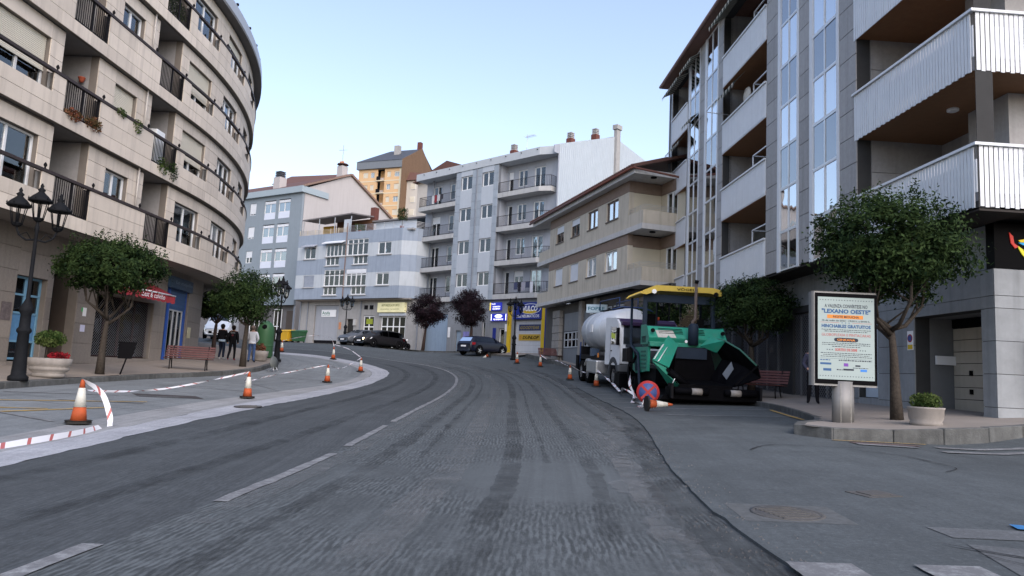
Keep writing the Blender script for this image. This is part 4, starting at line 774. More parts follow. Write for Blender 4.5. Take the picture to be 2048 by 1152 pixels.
window(Cr, 11.22, 1.02, 2.65-2.9, 3.0, 3.43, 4, trans=(.72,), fw=.09, gm=GLC); bx(Cr, 'shop_sign', 10.98, 14.3, .55, .88, 6.44, 7.34, mat('lit_yellow_sign', (.62, .58, .34), .35, .2, 1.2, emit=.12)); text(Cr, 'lettering', 'AUTO RECICLA DO UNTO', mat('olive_letter', (.10, .13, .02), .5), (11.5, .54, 6.98-2.9), 2.2, .22, bold=.02); text(Cr, 'lettering', 'recambios · accesorios', mat('olive_letter', (.10, .13, .02), .5), (11.4, .54, 6.68-2.9), 2.3, .13); bx(Cr, 'sign_beam', 11.1, 14.3, .7, .9, 6.12, 6.4, GRYP)
bx(Cr, 'vent_grille', 9.0, 9.45, .86, .9, 6.75, 7.15, DKM); bx(Cr, 'vent_grille', 9.7, 10.15, .86, .9, 6.75, 7.15, DKM); bx(Cr, 'no_parking_plate', 5.75, 6.05, .86, .9, 4.8, 5.5, mat('orange_plate', (.45, .2, .1), .6, .3, 9)); bx(Cr, 'meter_box', 7.75, 8.1, .75, .9, 5.2, 5.8, CONCL)
for x in (.15, 1.2, 8.55, 15.7): bx(Cr, 'downpipe', x, x+.09, .8, .89, 2.6, 7.6, mat('grey_pipe', (.2, .22, .25)))
# ---------------------------------------------------------------- B: grey block with aqua windows and tiled roof
Bu = Vector((11.7, -7.4)).normalized(); Br = bld('apartment_building', (-23.75-Bu.x*11, 79-Bu.y*11), (-23.75, 79), 2.9, 'grey apartment block with aqua windows and red tiled roof behind the green container')
BX = 11.; bh = []
for z in (9.0, 11.85, 14.7, 17.5):
    for a in (4.75, 7.15): bh.append((a, a+1.95, z, z+2.2))
    bh.append((2.2, 3.3, z+.7, z+2.1))
mbp(Br, MB().wall(-8, BX, 7.6, 20.2, 0, .25, bh), 'wall', BGRY)
for i, (a, c, z0, z1) in enumerate(bh):
    if c-a > 1.5:
        window(Br, a+.01, .1, z0+.75-2.9, c-a-.02, 1.35, 2, fw=.045, gm=GLG, curtain=(0, 1) if z0 < 17 else None, shutter=.18, sm=SHUTW); bx(Br, 'spandrel_panel', a+.02, c-.02, .06, .14, z0+.02, z0+.74, mat('white_panel', (.6, .64, .72), .5, .04))
    else: window(Br, a+.01, .1, z0-2.9, c-a-.02, 1.38, 2, shutter=.85 if z0 > 14 else .5, sm=SHUTW)
bx(Br, 'side_wall', BX-.25, BX, .26, 3.5, 2.9, 20.2, mat('side_grey', (.22, .24, .27), .7, .1)); bx(Br, 'roof_fascia', -8, BX+.25, -.35, 3.6, 20.2, 20.9, mat('fascia_aqua', (.30, .36, .39), .6, .05))
bx(Br, 'ground_wall', -8, BX-.3, .6, .85, 2.3, 7.6, mat('brown_grey_wall', (.12, .115, .115), .8, .15, 3)); window(Br, 7.4, .5, 0, 1.3, 4.3, 2, trans=(.55,), fw=.08, gm=GLC); window(Br, 2.6, .5, 1.0, 2.4, 3.2, 3, fw=.08, gm=GLC)
bx(Br, 'dark_core', -8, BX-.3, 1.2, 20, 2.5, 20, DARK)
bx(Br, 'entry_shade', 9.4, 10.6, .52, .58, 2.3, 7.0, mat('dark_entry', (.07, .055, .045)))  # dark sheet on the wall, the entry's shade is its colour
# gable and roof (gable faces right)
mbp(Br, MB().prism([(.3, 2.9), (.3, 20.75), (7.0, 23.9), (14.4, 20.3), (14.4, 2.9)], BX-.1, BX+.05, 'x'), 'gable_wall', PINKW)
mbp(Br, MB().add([(-12, -.2, 20.92), (BX+.2, -.2, 20.92), (BX+.2, 7.0, 24.05), (-12, 7.0, 24.05), (BX+.2, 14.7, 20.2), (-12, 14.7, 20.2)], [(0, 1, 2, 3), (3, 2, 4, 5)]), 'roof', TILE)
b = MB()
for i in range(34): 
    y = -.1+7.1*i/34; z = 20.95+3.1*i/34; b.box(BX+.02, BX+.32, y, y+.22, z-.05, z+.14)
for i in range(34):
    y = 7.0+7.6*i/34; z = 24.05-3.8*i/34; b.box(BX+.02, BX+.32, y, y+.22, z-.2, z+.08)
mbp(Br, b, 'roof_edge', mat('edge_tile', (.22, .15, .12), .9, .3, 9))
bx(Br, 'chimney', 4.4, 5.5, 1.2, 2.2, 20.8, 22.9, PINKW); 
for k in range(4): bx(Br, 'chimney_cowl', 4.5, 5.4, 1.3, 2.1, 22.92+k*.2, 23.04+k*.2, SLATE)
bx(Br, 'chimney', 9.7, 10.6, 6.0, 6.9, 23.4, 25.0, PINKW); mbp(Br, MB().lathe([(.7, 0), (.65, .1), (.05, .3)], 10, (10.15, 6.45, 25.2)), 'chimney_cowl', TILE)
# house on the slope behind B
Hr = bld('white_house', (-36.6, 108), (-27.1, 105), 18.9, 'white house with red tiled roof showing above the grey block')
bx(Hr, 'wall', .5, 9.5, 0, 9, 19, 28.3, mat('cream_house', (.58, .56, .52), .9, .05)); mbp(Hr, MB().prism([(-.4, 28.1), (4.5, 30.7), (9.9, 28.1)], -.6, 9.6, 'x').shift(0, 0, 0), 'roof', TILE)
window(Hr, 5.2, -.04, 26.8-18.9, 1.1, 1.5, 1, gm=GLC); bx(Hr, 'antenna', 8.6, 8.68, 4, 4.08, 30, 35.2, ALU); bx(Hr, 'antenna_boom', 7.9, 9.3, 4, 4.06, 34.4, 34.48, ALU)
mbp(Hr, MB().tube([(8.3, 4, 32.2), (8.62, 3.9, 32.2), (8.9, 4, 32.6)], [.05, .5, .1], 8), 'satellite_dish', mat('rust_dish', (.4, .18, .08), .7))
# ---------------------------------------------------------------- E: orange tower far behind
Er = bld('apartment_tower', (-36.3, 162), (-36.3+10.5, 162-4.2), 25, 'orange apartment tower with slate roof on the hill far behind')
eh = []
for k, z in enumerate((43.9, 41.0, 38.1, 35.1)):
    for a in (1.2, 3.2, 7.5, 9.4): eh.append((a, a+(1.3 if a in (1.2, 9.4) else 1.0), z, z+1.25))
mbp(Er, MB().wall(0, 11.4, 25, 45.9, 0, .3, eh+[(5.0, 6.9, 33.0, 45.8)]), 'wall', ORNG)
for i, (a, c, z0, z1) in enumerate(eh): window(Er, a, .15, z0-25, c-a, z1-z0, 2, shutter=(.9, 0, .9, .2, .5)[i % 5], curtain=(0, 1), fw=.07)
for z in (43.2, 40.3, 37.4, 34.5): bx(Er, 'balcony', 4.9, 7.0, -.3, .5, z-.2, z, CREAM); bx(Er, 'balcony_front', 4.95, 5.9, -.28, -.24, z, z+.9, DKM); bx(Er, 'balcony_front', 6.0, 6.95, -.28, -.24, z, z+.5, mat('clutter', (.4, .33, .28), .8, .5, 3)); bx(Er, 'string_course', 0, 11.4, -.04, 0, z-.25, z-.02, CREAM)
bx(Er, 'recess_wall', 4.9, 7.0, 1.5, 1.6, 33, 45.8, mat('recess_orange', (.5, .3, .14), .9)); bx(Er, 'corner_strip', 10.7, 11.42, -.05, 0, 35, 45.9, CREAM)
bx(Er, 'roof_fascia', -.4, 11.5, -.5, .3, 45.9, 47.6, mat('slate_band', (.16, .18, .2), .7)); mbp(Er, MB().add([(-.5, -.6, 47.6), (11.5, -.6, 47.6), (11.5, 8, 52.6), (3.0, 8, 52.6), (-.5, 16, 47.6), (11.5, 16, 47.6)], [(0, 1, 2, 3), (3, 2, 5, 4), (0, 3, 4)]), 'roof', SLATE)
mbp(Er, MB().prism([(-.5, 30), (-.5, 47.7), (8, 52.7), (16.5, 46), (16.5, 30)], 11.45, 11.6, 'x'), 'gable_wall', WOODC); bx(Er, 'chimney', 10.4, 11.3, 7.6, 8.6, 52, 54.2, BRK); bx(Er, 'chimney', 6.3, 7.6, 4.2, 5.2, 49, 52.6, CONC); bx(Er, 'dark_core', .2, 11.2, 1.7, 15, 25, 46, DARK)
mbp(Er, MB().box(11.6, 17.5, 2, 12, 25, 43.3), 'side_wing', mat('pale_wing', (.50, .47, .42), .9, .06)); mbp(Er, MB().hexa([(11.5, 1.5, 43.3), (18, 1.5, 43.3), (18, 12, 43.3), (11.5, 12, 43.3), (11.5, 3, 45.6), (18, 3, 44.9), (18, 12, 44.9), (11.5, 12, 45.6)]), 'wing_roof', TILE)
for z in (41.2, 38.2, 35.3):
    for x in (12.6, 15.5): window(Er, x, 1.96, z-25, 1.3, 1.4, 2, shutter=.9)
# E2: roof of a building just behind D
E2 = bld('tiled_house', (-14, 100), (-4, 92), 3, 'pale building with red tiled roof peeping out behind the grey block'); bx(E2, 'wall', 0, 12, 0, 8, 3, 27.4, mat('pale_wing', (.50, .47, .42))); mbp(E2, MB().prism([(-.5, 27.3), (6, 29.6), (12.6, 27.3)], -.6, 9, 'y'), 'roof', TILE)
# ---------------------------------------------------------------- F: beige and brown three-storey house
Fr = bld('rendered_house', (2.42, 48.4), (6.3, 35.9), 1.6, 'beige rendered house with brown bands and corner balconies behind the tank truck')
fw_ = [(1.2, 2.55), (3.8, 5.15), (6.4, 7.8), (9.0, 10.5)]; fz = [(7.08, 8.18), (9.9, 10.98)]
for z0, z1, m, o in ((6.2, 8.22, FBEI, 0), (8.24, 8.8, FBRO, .004), (9.1, 11.04, FBEI, 0), (11.06, 11.65, FBRO, .004)):
    mbp(Fr, MB().wall(0, 11.75, z0, z1, o, .3, [(a, c, p, q) for a, c in fw_ for p, q in fz if p > z0 and q < z1]), 'wall_band', m)
for i, (a, c) in enumerate(fw_):
    for j, (p, q) in enumerate(fz):
        window(Fr, a+.01, .1, p-1.6+.01, c-a-.02, q-p-.02, 2, fm=PVC if (i > 1 and j == 0) else mat('brown_frame2', (.12, .09, .075), .5), shutter=(1, 1, 0, 0)[i] if j == 0 else (.35, .3, 0, 0)[i], sm=SHUTW, curtain=(0, .6) if i % 2 else (0, 1), gm=GLB if i > 1 else GL)
        bx(Fr, 'window_sill', a-.06, c+.06, -.05, .03, p-.06, p-.003, mat('dark_sill', (.12, .10, .09), .7))
for z0, z1 in ((5.96, 6.19), (8.81, 9.09)): mbp(Fr, MB().prism([(-.02, -.07), (13.4, -.07), (13.4, 3.2), (11.8, 3.2), (11.7, .3), (-.02, .3)], z0, z1, 'z'), 'floor_slab', FWHT); mbp(Fr, MB().prism([(-2.2, -.07), (-.03, -.07), (-.03, 1.4), (-2.2, 1.4)], z0, z1, 'z'), 'floor_slab', FWHT)
mbp(Fr, MB().prism([(-2.5, -.42), (13.15, -.42), (13.15, 3.3), (-2.5, 3.3)], 11.66, 11.92, 'z'), 'eave_slab', FWHT)
mbp(Fr, MB().add([(-2.8, -.5, 11.95), (13.2, -.5, 11.95), (13.2, 6, 14.0), (-2.8, 6, 14.0), (-2.8, -.5, 12.08), (13.2, -.5, 12.08), (13.2, 6, 14.15), (-2.8, 6, 14.15)], [(0, 3, 2, 1), (4, 5, 6, 7), (0, 1, 5, 4), (1, 2, 6, 5), (3, 0, 4, 7)]), 'roof', TILE)
b = MB()
for i in range(64): b.tube([(-2.7+i*.25, -.58, 12.05), (-2.7+i*.25, 1.5, 12.72)], .075, 6, cap=True)
mbp(Fr, b, 'roof_tiles', TILE).__setitem__('kind', 'stuff')
b = MB().tube([(-2.8, -.55, 11.93), (13.2, -.55, 11.93)], .07, 8).tube([(13.2, -.55, 11.93), (13.85, 2.3, 11.5), (13.9, 2.45, 10.5), (13.9, 2.45, 3)], .06, 8); mbp(Fr, b, 'gutter', mat('copper_gutter', (.13, .05, .035), .5))
# right recessed balconies (wall set back, parapet in facade plane) and left ones
for z0 in (6.2, 9.1):
    tp = z0+2.55
    mbp(Fr, MB().wall(11.76, 14.2, z0, tp-.62, 1.9, 2.1, [(12.35, 13.45, z0+.05, z0+1.95)]), 'recess_wall', FBEL); bx(Fr, 'recess_wall', 11.45, 11.75, .3, 1.9, z0, tp-.62, FBEL); bx(Fr, 'recess_band', 11.44, 11.76, .29, 1.89, tp-.61, tp, FBRO); bx(Fr, 'recess_band', 11.77, 14.2, 1.88, 2.1, tp-.61, tp, FBRO)
    window(Fr, 12.36, 1.95, z0-1.6+.06, 1.08, 1.88, 2, curtain=(0, 1))
    mbp(Fr, MB().prism([(11.76, 0), (13.38, 0), (13.38, 3.1), (13.22, 3.1), (13.22, .16), (11.76, .16)], z0, z0+.68, 'z'), 'parapet', FBEI)
    b = MB()
    for k in range(4): b.tube([(11.5, .05, z0+.74+k*.075), (13.33, .05, z0+.74+k*.075), (13.33, 3.0, z0+.74+k*.075)], .012, 4)
    for x in (11.8, 12.4, 13.0): b.box(x-.012, x+.012, .04, .06, z0+.66, z0+.97)
    mbp(Fr, b, 'railing', mat('silver_rail', (.4, .4, .38), .5))
    mbp(Fr, MB().prism([(-2.1, 0), (-.02, 0), (-.02, .15), (-1.95, .15), (-1.95, 1.3), (-2.1, 1.3)], z0, z0+.68, 'z'), 'parapet', FBEI); b = MB()
    for k in range(3): b.tube([(-.03, .05, z0+.74+k*.09), (-2.05, .05, z0+.74+k*.09), (-2.05, 1.2, z0+.74+k*.09)], .012, 4)
    mbp(Fr, b, 'railing', mat('silver_rail', (.4, .4, .38))); bx(Fr, 'recess_wall', -2.2, -.01, 1.3, 1.5, z0, tp, FBEI)
for z in (8.8, 11.65): MB().lathe([(.16, 0), (.16, -.05), (.12, -.06)], 14).build('ceiling_light', DKM, Fr, (12.9, .8, z-1.6))
bx(Fr, 'dark_core', .1, 11.4, .6, 10, 6.2, 11.6, DARK)
# ground floor: dark set-back front with stone pier, glazed doors and shutter
FST = mat('pier_stone', (.27, .255, .235), .85, .2, 6, .3); FDK = mat('dark_workshop', (.085, .08, .075), .8, .2, 3, .3)
bx(Fr, 'wall', -2.2, 15, .75, 1.0, 1.0, 5.95, FDK); k = 0
for zi in range(8):
    z = 1.6+zi*.5; off = .35 if zi % 2 else 0
    for a, c in (((0, .62), (.64, 1.3)) if zi % 2 else ((0, .35), (.37, .95), (.97, 1.3))): bx(Fr, 'stone_block', -.2+a, -.2+c-.015, .5-.02*(zi % 2), .76, z, z+.48, FST, .02)
for x0, x1, n in ((1.6, 4.2, 4), (4.8, 6.4, 3)):
    window(Fr, x0, .7, 3.1-1.6, x1-x0, 1.0, n, fm=mat('old_white', (.4, .42, .44), .6), gm=GLC, trans=(.5,)); bx(Fr, 'door_panel', x0, x1, .66, .74, 1.4, 3.05, mat('grey_door', (.15, .165, .18), .6, .1, 3, .3)); bx(Fr, 'door_panel', x0, x1, .66, .74, 4.15, 5.3, mat('grey_door2', (.17, .18, .19), .6, .1, 3, .3)); bx(Fr, 'pier', x1+.08, x1+.5, .5, .74, 1.3, 5.9, FST)
window(Fr, 6.95, .7, 4.0-1.6, 1.6, 1.3, 3, fm=mat('old_white', (.4, .42, .44)), gm=GLC, trans=(.5,)); window(Fr, 8.9, .7, 4.0-1.6, 1.2, 1.3, 2, fm=mat('old_white', (.4, .42, .44)), gm=GLC, trans=(.5,))
b = MB()
for i in range(26): b.box(10.3, 13.2, .66-.03*(i % 2), .72, 2.0+i*.14, 2.0+i*.14+.14)
mbp(Fr, b, 'roller_shutter', mat('brown_shutter', (.13, .10, .085), .6, .15)); bx(Fr, 'wire_tube', 6.0, 9.6, .5, .53, 5.0, 5.04, ALU)
p = Matrix.Translation(Fr.location) @ Matrix.Rotation(Fr.rotation_euler.z, 4, 'Z') @ Vector((7.3, -.15, 4.95-1.6))
sg = empty('projecting_sign', p, Fr.rotation_euler.z+R_(55), 'small pale blue projecting sign on the beige house above the tank', 'sign'); MB().box(-.1, 1.1, -.12, .12, 0, .48).build('sign_box', mat('sign_pale', (.50, .62, .68), .5, .06), sg); text(sg, 'lettering', 'FOPRE', mat('sign_teal', (.02, .16, .22), .5), (0, -.13, .14), .95, .2, bold=.02); bx(sg, 'bracket', .9, 1.6, -.02, .02, .5, .54, DKM)
# ---------------------------------------------------------------- G: tall granite block with white balconies and glazed strips (right)
gx = lambda y: 10.06-.0515*y
Gr = bld('apartment_building', (gx(38), 38), (gx(14.27), 14.27), .6, 'granite apartment block with white balconies and glazed bays along the right pavement')
GLV = [5.05, 7.93, 10.78, 13.7]; GE = 17.0; SL = 23.72      # slab bottoms, eave, facade length to the corner
cols = [(.45, .62), (3.42, 3.6), (5.36, 6.08), (7.9, 8.5), (13.08, 14.05), (15.66, 16.4), (18.22, 19.12)]
mbp(Gr, MB().wall(.45, SL, 5.06, GE, .03, .4, [(.62, 3.42, 5.2, GE-.1), (3.6, 5.36, 5.2, GE-.1), (6.08, 7.9, 5.2, GE-.1), (8.5, 13.08, 5.2, GE-.1), (14.05, 15.66, 5.2, GE-.1), (16.4, 18.22, 5.2, GE-.1), (19.12, SL-.01, 5.2, GE-.1)]), 'wall', GRANJ)
for a, c in cols:
    z = 5.07
    while z < GE-.05: bx(Gr, 'granite_panel', a+.005, c-.005, 0, .03, z+.01, min(z+.765, GE)-.01, GRAN); z += .765
bx(Gr, 'dark_core', .6, 19, 2.6, 12, .4, GE, DARK); bx(Gr, 'dark_core', 13.2, 18.9, 1.0, 2.6, 5.2, GE, DARK); bx(Gr, 'dark_core', 3.5, 8.4, 1.0, 2.6, 5.2, GE, DARK)
# glazed vertical strips
def gstrip(x0, x1):
    bx(Gr, 'strip_frame', x0, x0+.2, -.015, .3, 5.03, GE, WHT); bx(Gr, 'strip_frame', x1-.13, x1, -.015, .3, 5.03, GE, WHT)
    for i, L in enumerate(GLV):
        zs = [L+.02, L+1.3, L+2.72 if i < 3 else L+2.6, (GLV+[GE])[i+1]+.02]
        zz = [L-.12 if i else 5.05, L+1.3, (GLV+[GE+.1])[i+1]-.12]
        window(Gr, x0+.2, .012, zz[0]-.6, x1-x0-.33, zz[1]-zz[0], 2, fm=ALU, gm=GLBD, fw=.045, dp=.4); w2 = window(Gr, x0+.2, .012, zz[1]-.6+.002, x1-x0-.33, zz[2]-zz[1]-.004, 2, fm=WHT, gm=GLB, fw=.045, dp=.4, curtain=(0, 1))
for a, c in ((3.6, 5.36), (6.08, 7.9), (14.05, 15.66), (16.4, 18.22)): gstrip(a, c)
# loggia balconies with white slatted fronts; mid and far columns
def loggia(x0, x1, dep):
    for i, L in enumerate(GLV):
        tp = (GLV+[GE])[i+1]
        bx(Gr, 'balcony_slab', x0, x1, .0, dep, L, L+.16, WOOD if i else GRAN); bx(Gr, 'back_wall', x0-.1, x1+.1, dep-.02, dep+.1, L+.16, tp, GRAN); window(Gr, x0+(x1-x0)*.2, dep-.08, L+.2-.6, 1.3, 2.1, 2, fm=WHT)
        mbp(Gr, MB().box(x0+.02, x1-.02, -.02, .04, L+.02, L+1.30), 'balcony_front', WHT); bx(Gr, 'top_rail', x0, x1, -.08, .08, L+1.30, L+1.36, WHT)
        b = MB(); n = int((x1-x0)/.13)
        for k in range(n):
            x = x0+.05+(x1-x0-.1)*k/n; b.box(x, x+.075, -.034, -.021, L+.06, L+1.27)
        mbp(Gr, b, 'front_slats', WHT)
    for s in (x0-.12, x1): bx(Gr, 'cheek_wall', s, s+.12, .31, dep, 5.2, GE, GRAN)
loggia(.62, 3.42, 1.6); loggia(8.5, 13.08, 1.9)
# glazed wind screens on the mid balconies
for i, L in enumerate(GLV):
    b = MB().box(11.3, 11.34, .2, .24, L+1.36, L+2.0).box(11.3, 13.0, .2, .24, L+1.96, L+2.0).box(11.3, 11.34, .2, 1.8, L+1.96, L+2.0); mbp(Gr, b, 'wind_screen', WHT); mbp(Gr, MB().box(11.33, 11.34, .25, 1.8, L+1.36, L+1.96), 'screen_pane', GL)
MB().tube([(0, 0, 0), (0, -.9, .05)], .02, 5).build('aerial', ALU, Gr, (9.2, 0, 12.3-.6))
b = MB().lathe([(.02, 0), (.28, .08), (.34, .16)], 14, axis='y'); b.build('satellite_dish', mat('dish_white', (.6, .6, .58), .5), Gr, (10.6, .1, 12.6-.6))
# striped awnings
AWS = mat('awning_cream', (.50, .48, .40), .9, .1); AWD = mat('awning_green', (.05, .06, .05), .9, .1)
def striped(x0, x1, z, drop=.35, outd=.9):
    n = int((x1-x0)/.16); b = MB()
    for k in range(n):
        a, c = x0+(x1-x0)*k/n, x0+(x1-x0)*(k+1)/n; b.add([(a, 0, z), (c, 0, z), (c, -outd, z-drop), (a, -outd, z-drop)], [(0, 1, 2, 3)], k % 2); b.add([(a, -outd, z-drop), (c, -outd, z-drop), ((a*.5+c*.5), -outd, z-drop-.22)], [(0, 1, 2)], k % 2)
    mbp(Gr, b, 'striped_awning', [AWS, AWD])
striped(.6, 3.4, 16.6, .3, .6); striped(8.6, 13, 16.8, .5, .7); striped(8.5, 11.2, 13.4, .5, .5); striped(.7, 3.4, 13.5, .4, .4); striped(3.7, 5.2, 13.9, .3, .4); striped(3.5, 5.3, 16.8, .3, .5)
mbp(Gr, MB().box(.2, SL+.4, -.55, 1, GE, GE+.12), 'eave', mat('brown_eave', (.15, .08, .06), .6)); mbp(Gr, MB().tube([(.2, -.6, GE+.08), (SL+.4, -.6, GE+.08)], .08, 8), 'gutter', mat('rose_gutter', (.25, .15, .13), .6)); bx(Gr, 'roof', .3, SL+5, 1.0, 14, GE+.02, GE+1.2, TILE)
bx(Gr, 'downpipe', .32, .42, -.1, 0, .8, GE, mat('grey_pipe', (.2, .22, .25)))
bx(Gr, 'end_wall', .45, .6, .4, 12, .5, GE, GRAN)
# corner loggia: white slatted balconies that turn the corner
CX0, CDP, CRT = 19.0, 1.7, 8.0      # start, loggia depth, length along the side street
slat = MB().box(0, .082, 0, .018, 0, 1.27).mesh('railing_slat', WHT); slat2 = MB().box(0, .018, 0, .082, 0, 1.27).mesh('railing_slat', WHT)
for i, L in enumerate(GLV):
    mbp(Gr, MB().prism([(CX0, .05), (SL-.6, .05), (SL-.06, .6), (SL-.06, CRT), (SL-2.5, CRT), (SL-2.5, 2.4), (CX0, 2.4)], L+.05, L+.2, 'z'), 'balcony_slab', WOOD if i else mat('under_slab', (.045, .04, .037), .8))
    bx(Gr, 'balcony_front', CX0, SL-.02, .012, .03, L+.33, L+1.02, WHT); bx(Gr, 'balcony_front', SL-.03, SL-.012, .031, CRT, L+.33, L+1.02, WHT)
    mbp(Gr, MB().box(CX0-.02, SL+.06, -.06, .06, L+1.30, L+1.36).box(SL-.06, SL+.06, .06, CRT, L+1.30, L+1.36), 'top_rail', WHT)
    if i < 2:
        n = 44
        for k in range(n): obj('railing_slat', slat, Gr, (CX0+.03+(SL-CX0-.08)*k/n, -.008, L+.015+(.0 if k % 2 else .02)-.6))
        for k in range(44): obj('railing_slat', slat2, Gr, (SL-.008, .06+k*.105, L+.015+(.0 if k % 2 else .02)-.6))
    else:
        b = MB()
        for k in range(44): x = CX0+.03+(SL-CX0-.08)*k/44; b.box(x, x+.085, -.008, .01, L+.02, L+1.29)
        for k in range(44): b.box(SL-.008, SL+.01, .06+k*.105, .142+k*.105, L+.02, L+1.29)
        mbp(Gr, b, 'railing_slats', WHT)['kind'] = 'stuff'
    tp = (GLV+[GE])[i+1]
    bx(Gr, 'cheek_wall', CX0-.02, CX0+.1, .4, 2.4, L+.2, tp+.04, GRAN)
    for zq in range(3): bx(Gr, 'granite_panel', CX0+.1, CX0+.13, .42, 2.38, L+.22+zq*.92, L+.22+zq*.92+.9, GRAN)
    mbp(Gr, MB().wall(CX0, SL-1.4, L+.2, tp+.04, 2.38, 2.6, [(CX0+1.2, CX0+3.0, L+.25, L+2.4)]), 'back_wall', GRAN); window(Gr, CX0+1.22, 2.45, L+.26-.6, 1.76, 2.12, 2, fm=WHT, curtain=(0, 1))
    bx(Gr, 'pier', SL-2.3, SL-1.0, 1.5, 2.37, L+.2, tp+.04, GRAN); bx(Gr, 'side_wall', SL-1.4, SL-1.05, 2.371, 12, L+.2, tp+.04, GRAN)
    MB().lathe([(.13, 0), (.13, -.05), (.09, -.07)], 14).build('ceiling_light', SGWHT, Gr, (21.6, 1.0, L+.05-.6))
bx(Gr, 'dark_core', CX0, SL-1.5, 2.8, 12, .4, GE, DARK)
# ground floor, set back 1 m: granite with garage opening and corner
GRB0 = mat('blue_granite', (.25, .265, .275), .7, .15, 4, .4, .1, 70, piece=.08)
gh = [(19.95, 22.36, .3, 3.15), (17.3, 18.3, 1.1, 3.5), (3, 7.5, .5, 3.8), (8.2, 12.2, .5, 3.8), (13.0, 16.8, .5, 3.8)]
mbp(Gr, MB().wall(.45, 22.75, .2, 4.01, 1.03, 1.4, gh), 'wall', GRANJ); bx(Gr, 'upper_wall', .45, 20.6, 1.02, 1.3, 4.015, 5.06, GRB0)
GRB = mat('blue_granite', (.27, .285, .30), .7, .15, 4, .25, .1, 70)
zc = [.2, 1.05, 1.75, 2.45, 3.15, 3.42, 4.0, 5.05]
for a, c in ((16.8, 17.3), (18.3, 19.95), (22.36, 22.75)):
    for z0, z1 in zip(zc[:-1], zc[1:-1]): bx(Gr, 'granite_panel', a+.003, c-.003, 1.0, 1.03, z0+.006, z1-.006, GRB)
bx(Gr, 'granite_panel', 19.953, 22.357, 1.0, 1.03, 3.156, 3.414, GRB); bx(Gr, 'granite_panel', 17.303, 22.357, 1.0, 1.03, 3.5, 3.99, GRB) if False else None
for a, c in ((18.3, 20.4), (20.4, 22.36)): bx(Gr, 'granite_panel', a+.003, c-.003, .998, 1.03, 3.426, 3.99, GRB)
bx(Gr, 'granite_panel', 17.3, 18.297, .998, 1.03, 3.506, 3.99, GRB)
for z0, z1 in zip(zc[:-1], zc[1:-1]):
    for k in range(4): bx(Gr, 'granite_panel', 22.755, 22.785, 1.0+k*1.4+.004, 1.0+(k+1)*1.4-.004, z0+.006, z1-.006, GRB)
bx(Gr, 'side_wall', 22.45, 22.754, 1.04, 9, .2, 4.0, GRANJ)
bx(Gr, 'white_panel', 17.33, 18.27, 1.2, 1.26, 1.1, 3.48, mat('pale_blue_panel', (.52, .60, .68), .5, .04)); bx(Gr, 'plinth', 17.3, 18.3, 1.02, 1.3, .5, 1.08, GRB)
# upper dark glazed shopfront (first floor office) with coloured bird sign
bx(Gr, 'shop_window', 20.6, 22.6, 1.2, 1.26, 4.02, 5.04, GRYP); bx(Gr, 'shop_window', 22.5, 22.76, 1.05, 7, 4.02, 5.0, mat('shop_black', (.003, .003, .004), .3, 0, spec=.02))
for poly, m in (([(0, .28), (.08, .2), (.1, .05), (.2, -.02), (.12, -.06), (.03, .05)], mat('sign_red', (.5, .04, .03), .5, 0, emit=.25)), ([(.2, .12), (.36, .16), (.55, .14), (.42, .09), (.25, .08)], mat('sign_yellow', (.7, .5, .02), .5, 0, emit=.25)), ([(.2, .07), (.42, .08), (.5, .05), (.3, .02)], mat('sign_cyan', (.03, .3, .6), .5, 0, emit=.25)), ([(.18, 0), (.3, -.08), (.36, -.28), (.27, -.18), (.2, -.06)], mat('sign_lime', (.6, .55, .03), .5, 0, emit=.25))):
    MB().prism([(-u, w_) for u, w_ in poly][::-1], 0, .02, 'x').build('bird_sign', m, Gr, (22.765, 1.38, 4.52-.6)).scale = (1, -1.0, 1.0)
# garage
bx(Gr, 'garage_reveal', 19.7, 19.95, 1.4, 2.2, .3, 3.15, mat('reveal_grey', (.17, .175, .18), .8)); bx(Gr, 'garage_reveal', 22.36, 22.44, 1.4, 2.2, .3, 3.15, mat('reveal_grey', (.17, .175, .18)))
mbp(Gr, MB().box(19.7, 22.45, 1.4, 2.2, 3.15, 3.3), 'garage_reveal', mat('reveal_grey', (.17, .175, .18)))
for k in range(8): bx(Gr, 'door_slat', 19.97, 22.34, 2.0, 2.05, .6+k*.29, .6+k*.29+.275, mat('cream_garage', (.42, .39, .33), .6, .08, 3, .25))
bx(Gr, 'door_header', 19.96, 22.35, 1.98, 2.06, 2.93, 3.14, BLK); bx(Gr, 'door_handle', 20.6, 20.66, 1.94, 2.0, 1.3, 1.42, BLK); bx(Gr, 'door_handle', 20.6, 20.66, 1.94, 2.0, 1.75, 1.87, BLK)
def vado(x, y, z, w_, h_):
    bx(Gr, 'no_parking_plate', x, x+w_, y-.012, y, z, z+h_, SGWHT); oval(Gr, x+w_/2, y-.02, z+h_*.62, w_*.42, w_*.42, mat('sign_rim_red', (.35, .03, .03), .5), 'sign_disc', .006); oval(Gr, x+w_/2, y-.024, z+h_*.62, w_*.31, w_*.31, mat('sign_disc_blue', (.04, .07, .25), .5), 'sign_disc', .004); bx(Gr, 'plate_text', x+.02, x+w_-.02, y-.016, y-.012, z+.02, z+h_*.28, YEL)
vado(19.68, .996, 2.34, .24, .48); vado(21.3, 1.995, 1.75, .24, .48); bx(Gr, 'name_plate', 20.0, 20.05, 1.5, 2.0, 2.0, 2.22, SGWHT)
